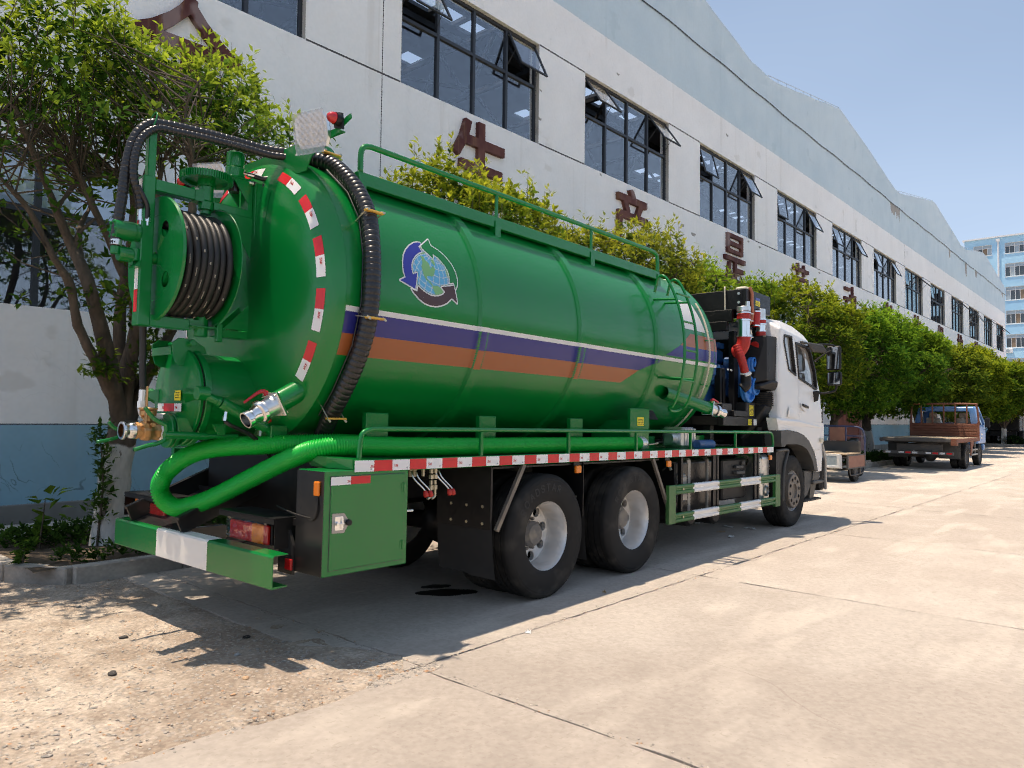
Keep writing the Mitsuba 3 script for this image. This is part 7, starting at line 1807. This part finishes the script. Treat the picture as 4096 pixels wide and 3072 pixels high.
tree(7.5, 8.4, 21, 'second tree from the left, its top behind the rear half of the tank rail', centre=(7.6, 7.95), rad=(2.0, 1.8, 1.5), zc=3.68, leaf=.125, whorls=2400, young_amt=.95, lean=(.05, -.1))
tree(11.8, 8.4, 31, 'third tree from the left, showing above the front half of the tank', centre=(11.7, 7.9), rad=(1.95, 1.8, 1.45), zc=3.55, leaf=.125, whorls=2400, young_amt=.95, lean=(-.05, -.1))
tree(15.3, 8.4, 41, 'tree behind the black engine pack, its top below the wall letters', centre=(15.0, 7.9), rad=(1.7, 1.7, 1.45), zc=3.5, leaf=.13, whorls=2300, young_amt=.8, lean=(0, -.1))
tree(20.4, 8.4, 51, 'tree rising behind the roof of the white cab', centre=(20.7, 7.8), rad=(2.0, 1.9, 1.70), zc=3.62, leaf=.155, whorls=3000, per=6, fine=False, low=.5, lean=(0, -.1), young_amt=.7)
tree(25.35, 8.4, 61, 'tree with a dark leaning trunk behind the cargo tricycle', centre=(25.2, 7.6), rad=(2.05, 1.95, 1.70), zc=3.5, leaf=.165, whorls=3200, per=6, fine=False, low=.6, lean=(.1, -.15), fork=1.5, young_amt=.75)
tree(30.7, 8.58, 71, 'tree with a whitewashed leaning trunk beside the flatbed truck', centre=(30.0, 7.7), rad=(2.35, 2.1, 1.70), zc=3.42, leaf=.175, whorls=3300, per=6, fine=False, low=.6, lean=(-.75, -.05), fork=1.55, r=.16, young_amt=.75)
tree(37.6, 8.5, 81, 'tree whose rounded crown stands just beyond the flatbed truck cab', centre=(37.8, 7.8), rad=(2.2, 2.0, 1.65), zc=3.35, leaf=.20, whorls=2800, per=6, fine=False, low=.7, young_amt=.75)
tree(43.5, 8.5, 91, 'tree with a bright green crown above the blue flatbed cab roof', centre=(43.5, 7.8), rad=(2.4, 2.1, 1.75), zc=3.4, leaf=.22, whorls=2700, per=6, fine=False, low=.7, young_amt=.8)
tree(49.5, 8.4, 101, 'broad tree far along the wall, left of the forked white trunk', centre=(49.5, 7.8), rad=(2.6, 2.2, 1.75), zc=3.4, leaf=.25, whorls=2500, per=6, fine=False, low=.7, young_amt=.7)
tree(57.3, 7.9, 111, 'far tree with a forked white trunk in the dark bushes', centre=(57.0, 7.6), rad=(2.8, 2.3, 1.7), zc=3.6, leaf=.21, whorls=2600, per=6, fine=False, low=.5, fork=1.3, r=.14, young_amt=.6)
tree(62.5, 8.2, 121, 'last far tree with several dark stems before the red tipper', centre=(63.5, 7.2), rad=(3.4, 2.4, 1.55), zc=3.9, leaf=.23, whorls=2400, per=6, fine=False, low=.5, fork=1.1, young_amt=.6)
tree(72.0, 5.6, 131, 'tree at the right edge, its crown in front of the light blue office block', centre=(72.0, 5.6), rad=(3.2, 2.6, 1.4), zc=4.2, leaf=.26, whorls=2000, per=6, fine=False, low=.4, fork=1.6, young_amt=.5)


def bush(name, label, spots, seed, leaf, old, young, h, cat='bush', kind=None, per=6, group=None):
    g_ = np.random.default_rng(seed)
    t = thing(name, label, cat, group)
    PP, DD = [], []
    for (x, y, rx, ry, hh, n) in spots:
        d = g_.normal(size=(n, 3))
        d[:, 2] = np.abs(d[:, 2])
        d /= np.linalg.norm(d, axis=1, keepdims=True)
        k = (.7 + .5 * meshkit.fbm(d * 3 + x, 3, seed))[:, None]
        PP.append(np.array([x, y, .08]) + d * k * np.array([rx, ry, hh]) * (1 - np.abs(g_.normal(0, .15, (n, 1)))))
        DD.append(d * .6 + [0, 0, .7] + g_.normal(0, .3, d.shape))
    PP, DD = np.vstack(PP), np.vstack(DD)
    v_, f_, c_ = leaves(PP, DD, per, leaf, g_, leaf < .08, age=g_.uniform(0, .6, len(PP)), old=old, young=young)
    add(t, 'foliage', (v_, f_), 'leaf', False, kind='stuff', color=c_)
    st = [tube([(x, y, .02), (x + g_.normal(0, .05), y + g_.normal(0, .05), hh * .5), (x + g_.normal(0, rx * .4), y + g_.normal(0, ry * .4), hh * .85)], [.02, .014, .006], 5) for (x, y, rx, ry, hh, n) in spots for _ in range(4)]
    add(t, 'stems', st, 'bark_plain', True)
    return t


bush('bush', 'low ragged green bush round the foot of the whitewashed trunk beside the tricycle', [(25.2 + .75 * i, 7.95 + .3 * math.sin(i * 2), .55, .5, .32, 130) for i in range(9)], 7, .09, (.02, .05, .012), (.07, .14, .02), .4)
bush('bush', 'dark green clipped bush under the far forked white trunk', [(57.5 + 1.1 * i, 7.4 + .4 * math.sin(i), .9, .8, .55, 120) for i in range(5)], 8, .16, (.012, .03, .010), (.03, .06, .015), .6)
bush('bush', 'dark purple red bush near the red tipper at the right edge', [(63.5 + 1.0 * i, 7.6 + .4 * math.sin(i * 1.7), 1.0, .9, 1.25, 160) for i in range(6)], 9, .16, (.028, .010, .012), (.05, .03, .02), 1.2)
# growth in the nearest planter
gp = np.random.default_rng(17)
pts = np.stack([gp.uniform(2.15, 5.9, 2200), gp.uniform(7.32, 9.3, 2200), np.full(2200, .14)], 1)
keep = meshkit.fbm(pts * 1.8, 3, 4) > .42
pts = pts[keep]
pts[:, 2] += gp.uniform(.0, .14, len(pts))
v_, f_, c_ = leaves(pts, np.tile([0, 0, 1.0], (len(pts), 1)) + gp.normal(0, .5, pts.shape), 7, .07, gp, True, wide=.5, age=gp.uniform(0, .7, len(pts)), old=(.025, .065, .014), young=(.09, .17, .03))
add(None, 'ground_cover', (v_, f_), 'leaf', False, kind='stuff', color=c_, label='low weeds covering the soil of the nearest planting bed', cat='weeds')


def sapling(name, label, x, y, h, n, leaf, seed, wide=.45, sprd=(.7, 1.3), old=(.03, .08, .015), young=(.10, .19, .03), per=5):
    g_ = np.random.default_rng(seed)
    t = thing(name, label, 'plant')
    z = np.linspace(.25, 1, n) * h
    stem = np.stack([x + .03 * np.sin(z * 3), y + .03 * np.cos(z * 4), z + .1], 1)
    add(t, 'stem', tube(np.vstack([[(x, y, .05)], stem]), np.linspace(.012, .004, n + 1), 6), 'bark_plain', True)
    P_ = np.repeat(stem, 4, 0) + g_.normal(0, .04, (4 * n, 3))
    v_, f_, c_ = leaves(P_, np.tile([0, 0, 1.0], (len(P_), 1)) + g_.normal(0, .35, (len(P_), 3)), per, leaf, g_, True, wide=wide, age=g_.uniform(0, .8, len(P_)), old=old, young=young, spread=sprd)
    add(t, 'foliage', (v_, f_), 'leaf', False, kind='stuff', color=c_)


sapling('sapling', 'slim leafy sapling growing against the left of the nearest whitewashed trunk', 2.86, 8.2, 1.22, 22, .085, 3)
sapling('young_plant', 'young plant with a few broad yellow green leaves in the nearest planting bed', 2.42, 8.45, .52, 3, .17, 4, .55, (.9, 1.4), (.06, .13, .02), (.13, .22, .03), 3)
sapling('young_plant', 'small weed spilling over the kerb corner of the nearest planting bed', 2.06, 7.62, .18, 6, .07, 6, .6)

# the line of trees across the yard behind the camera: it shows only as the dark band mirrored in the tank and the cab
gq = np.random.default_rng(77)
PP, DD = [], []
for k in range(26):
    x, y, h = -60 + 6.2 * k + gq.uniform(-1, 1), -34 + gq.uniform(-2, 2), gq.uniform(5.0, 7.5)
    d = gq.normal(size=(420, 3))
    d /= np.linalg.norm(d, axis=1, keepdims=True)
    PP.append(np.array([x, y, h * .52]) + d * np.array([3.4, 2.6, h * .46]) * (.75 + .5 * meshkit.fbm(d * 2 + k, 3, k))[:, None])
    DD.append(d + [0, 0, .5])
v_, f_, c_ = leaves(np.vstack(PP), np.vstack(DD), 4, .75, gq, False, wide=.6, age=gq.uniform(0, .3, 26 * 420))
add(None, 'tree_line', (v_, f_), 'leaf', False, kind='stuff', color=c_, label='line of trees across the yard, mirrored as a dark band in the tank', cat='trees')

# ================================================================ litter, stones and marks on the ground
gs = np.random.default_rng(23)
ico = trimesh.creation.icosphere(subdivisions=1, radius=1.0)
box_n = trimesh.creation.icosahedron()
VV, FF, at = [], [], 0
n_st = 9500
for k in range(n_st):
    if k < 8900:
        x, y = gs.uniform(-1.0, 2.72), gs.uniform(3.3, 7.2)
        if y > 5.4 and gs.uniform() < .5: continue
    else:
        x, y = gs.uniform(2.6, 3.1), gs.uniform(3.25, 3.7)
    s = gs.uniform(.0025, .009) * (1.0 if gs.uniform() < .965 else gs.uniform(1.5, 2.3))
    m = ico if s > .018 else box_n
    v = m.vertices * (1 + gs.normal(0, .18, (len(m.vertices), 1)))
    v = v * np.array([s * gs.uniform(.7, 1.7), s * gs.uniform(.7, 1.3), s * gs.uniform(.25, .6)])
    a = gs.uniform(0, 6.3)
    v = v @ Rz(a)[:3, :3].T
    v = v + [x, y, (dirt_z(x, y) if y > 3.4 else .0) + s * .1]
    VV.append(v)
    FF.append(m.faces + at)
    at += len(v)


def gravel_fn(p, n, uv):
    r = cell_rand(dr.floor(p.x * 35), dr.floor(p.y * 35), 3)
    c = mix((.24, .22, .20), (.46, .41, .35), r)
    c = mix(c, (.42, .25, .15), smoothstep(.86, .9, r))
    return c * (.8 + .4 * noise(p.x * 200, p.y * 200, p.z * 200))


mat('gravel', proc(gravel_fn), .9, spec=.2)
add(None, 'gravel', (np.vstack(VV), np.vstack(FF)), 'gravel', False, kind='stuff', label='loose chips and small stones on the bare dirt', cat='gravel')


def stone(x, y, s, label, m_, seed):
    g_ = np.random.default_rng(seed)
    b = trimesh.creation.icosphere(subdivisions=2, radius=1.0)
    d = meshkit.fbm(b.vertices * 1.7 + seed, 3, seed)
    b.vertices = b.vertices * (.65 + .7 * d)[:, None] * np.array([s, s * .7, s * .42])
    t = thing('stone', label, 'stone')
    add(t, 'stone_body', b, m_, 30, Tr(x, y, dirt_z(x, y) + s * .18) @ Rz(g_.uniform(0, 6)))


mat('dark_stone', (.05, .045, .042), .8)
mat('tan_stone', (.42, .28, .17), .8)
mat('grey_stone', (.33, .33, .32), .8)
for i, (px, y_, s, l_, m_) in enumerate(((1.70, 4.56, .035, 'dark brown stone on the bare dirt, left of centre', 'dark_stone'), (2.02, 5.25, .028, 'dark flat stone on the dirt beside the rear shadow of the truck', 'dark_stone'), (1.18, 5.1, .026, 'grey stone near the left edge of the dirt', 'grey_stone'), (2.19, 3.95, .026, 'tan stone on the dirt near the slab edge', 'tan_stone'), (.98, 4.2, .02, 'small whitish stone low on the left of the dirt', 'grey_stone'), (2.35, 4.35, .022, 'pale grey stone on the dirt just outside the truck shadow', 'grey_stone'))):
    stone(px, y_, s, l_, m_, 40 + i)
rg = thing('rubber_ring', 'small black rubber ring lying on the dirt in the shadow behind the truck', 'ring')
add(rg, 'ring', tube([(2.56 + .022 * math.cos(a), 4.62 + .022 * math.sin(a), .010 + dirt_z(2.56, 4.62)) for a in np.linspace(0, 2 * PI, 21)], .005, 8, False), 'rubber', True)
sk = thing('oil_stain', 'dark oil stain on the concrete beneath the rear of the truck', 'stain')
add(sk, 'stain', [xf(OIL, Tr(4.35, 4.60) @ Rz(-.75)), xf(OIL, Tr(4.44, 4.82) @ Rz(-.6) @ np.diag([.5, .6, 1, 1.0]))], 'oil')


def scrap(x, y, s, label, seed, m_='white_plastic', cat='paper scrap', name='paper_scrap'):
    g_ = np.random.default_rng(seed)
    a = np.linspace(0, 2 * PI, 12)[:-1]
    r = s * g_.uniform(.4, 1.0, 11)
    n_ = 5
    V_ = [(0, 0, .012)] + [(r[i] * math.cos(a[i]) * q, r[i] * math.sin(a[i]) * .6 * q, .003 + .012 * abs(g_.normal()) * q) for q in (.5, 1.0) for i in range(11)]
    F_ = [(0, 1 + i, 1 + (i + 1) % 11) for i in range(11)] + sum([[(1 + i, 12 + i, 12 + (i + 1) % 11), (1 + i, 12 + (i + 1) % 11, 1 + (i + 1) % 11)] for i in range(11)], [])
    t = thing(name, label, cat, None)
    add(t, 'sheet', (np.array(V_), np.array(F_)), m_, False, Tr(x, y, .001) @ Rz(g_.uniform(0, 6)))


scrap(9.71, 5.05, .12, 'torn white scrap under the side guard, leftmost of those there', 1)
scrap(9.71, 4.56, .10, 'torn white scrap in the middle of those under the side guard', 2)
scrap(9.80, 4.30, .15, 'largest torn white scrap, nearest the front wheel', 3)
scrap(8.92, 4.16, .08, 'small torn white scrap closest to the shadow edge', 4)
scrap(9.21, 4.43, .09, 'brownish scrap between the white ones under the truck', 5, 'tan_stone')
mat('dry_leaf', (.30, .20, .08), .7)
scrap(4.95, 4.02, .035, 'yellow brown fallen leaf beside the rear wheel shadow', 6, 'dry_leaf', 'leaf', 'fallen_leaf')
scrap(5.30, 3.62, .03, 'small fallen leaf near the long slab joint', 7, 'dry_leaf', 'leaf', 'fallen_leaf')
scrap(3.95, 3.33, .03, 'bluish white paper bit on the slab joint in front of the truck shadow', 8, 'white_plastic')
# crumbs broken from the slab edges along the joints
VV, FF, at = [], [], 0
for k in range(900):
    if k < 600:
        x = gs.uniform(2.7, 14)
        y = 3.366 + gs.normal(0, .022)
    else:
        y = gs.uniform(.5, 6)
        x = 2.98 + gs.normal(0, .02)
    s = gs.uniform(.002, .007)
    v = box_n.vertices * (1 + gs.normal(0, .2, (12, 1))) * np.array([s * 1.3, s, s * .5]) + [x, y, .002]
    VV.append(v)
    FF.append(box_n.faces + at)
    at += 12
add(None, 'joint_crumbs', (np.vstack(VV), np.vstack(FF)), 'gravel', False, kind='stuff', label='concrete crumbs along the slab joints', cat='crumbs')
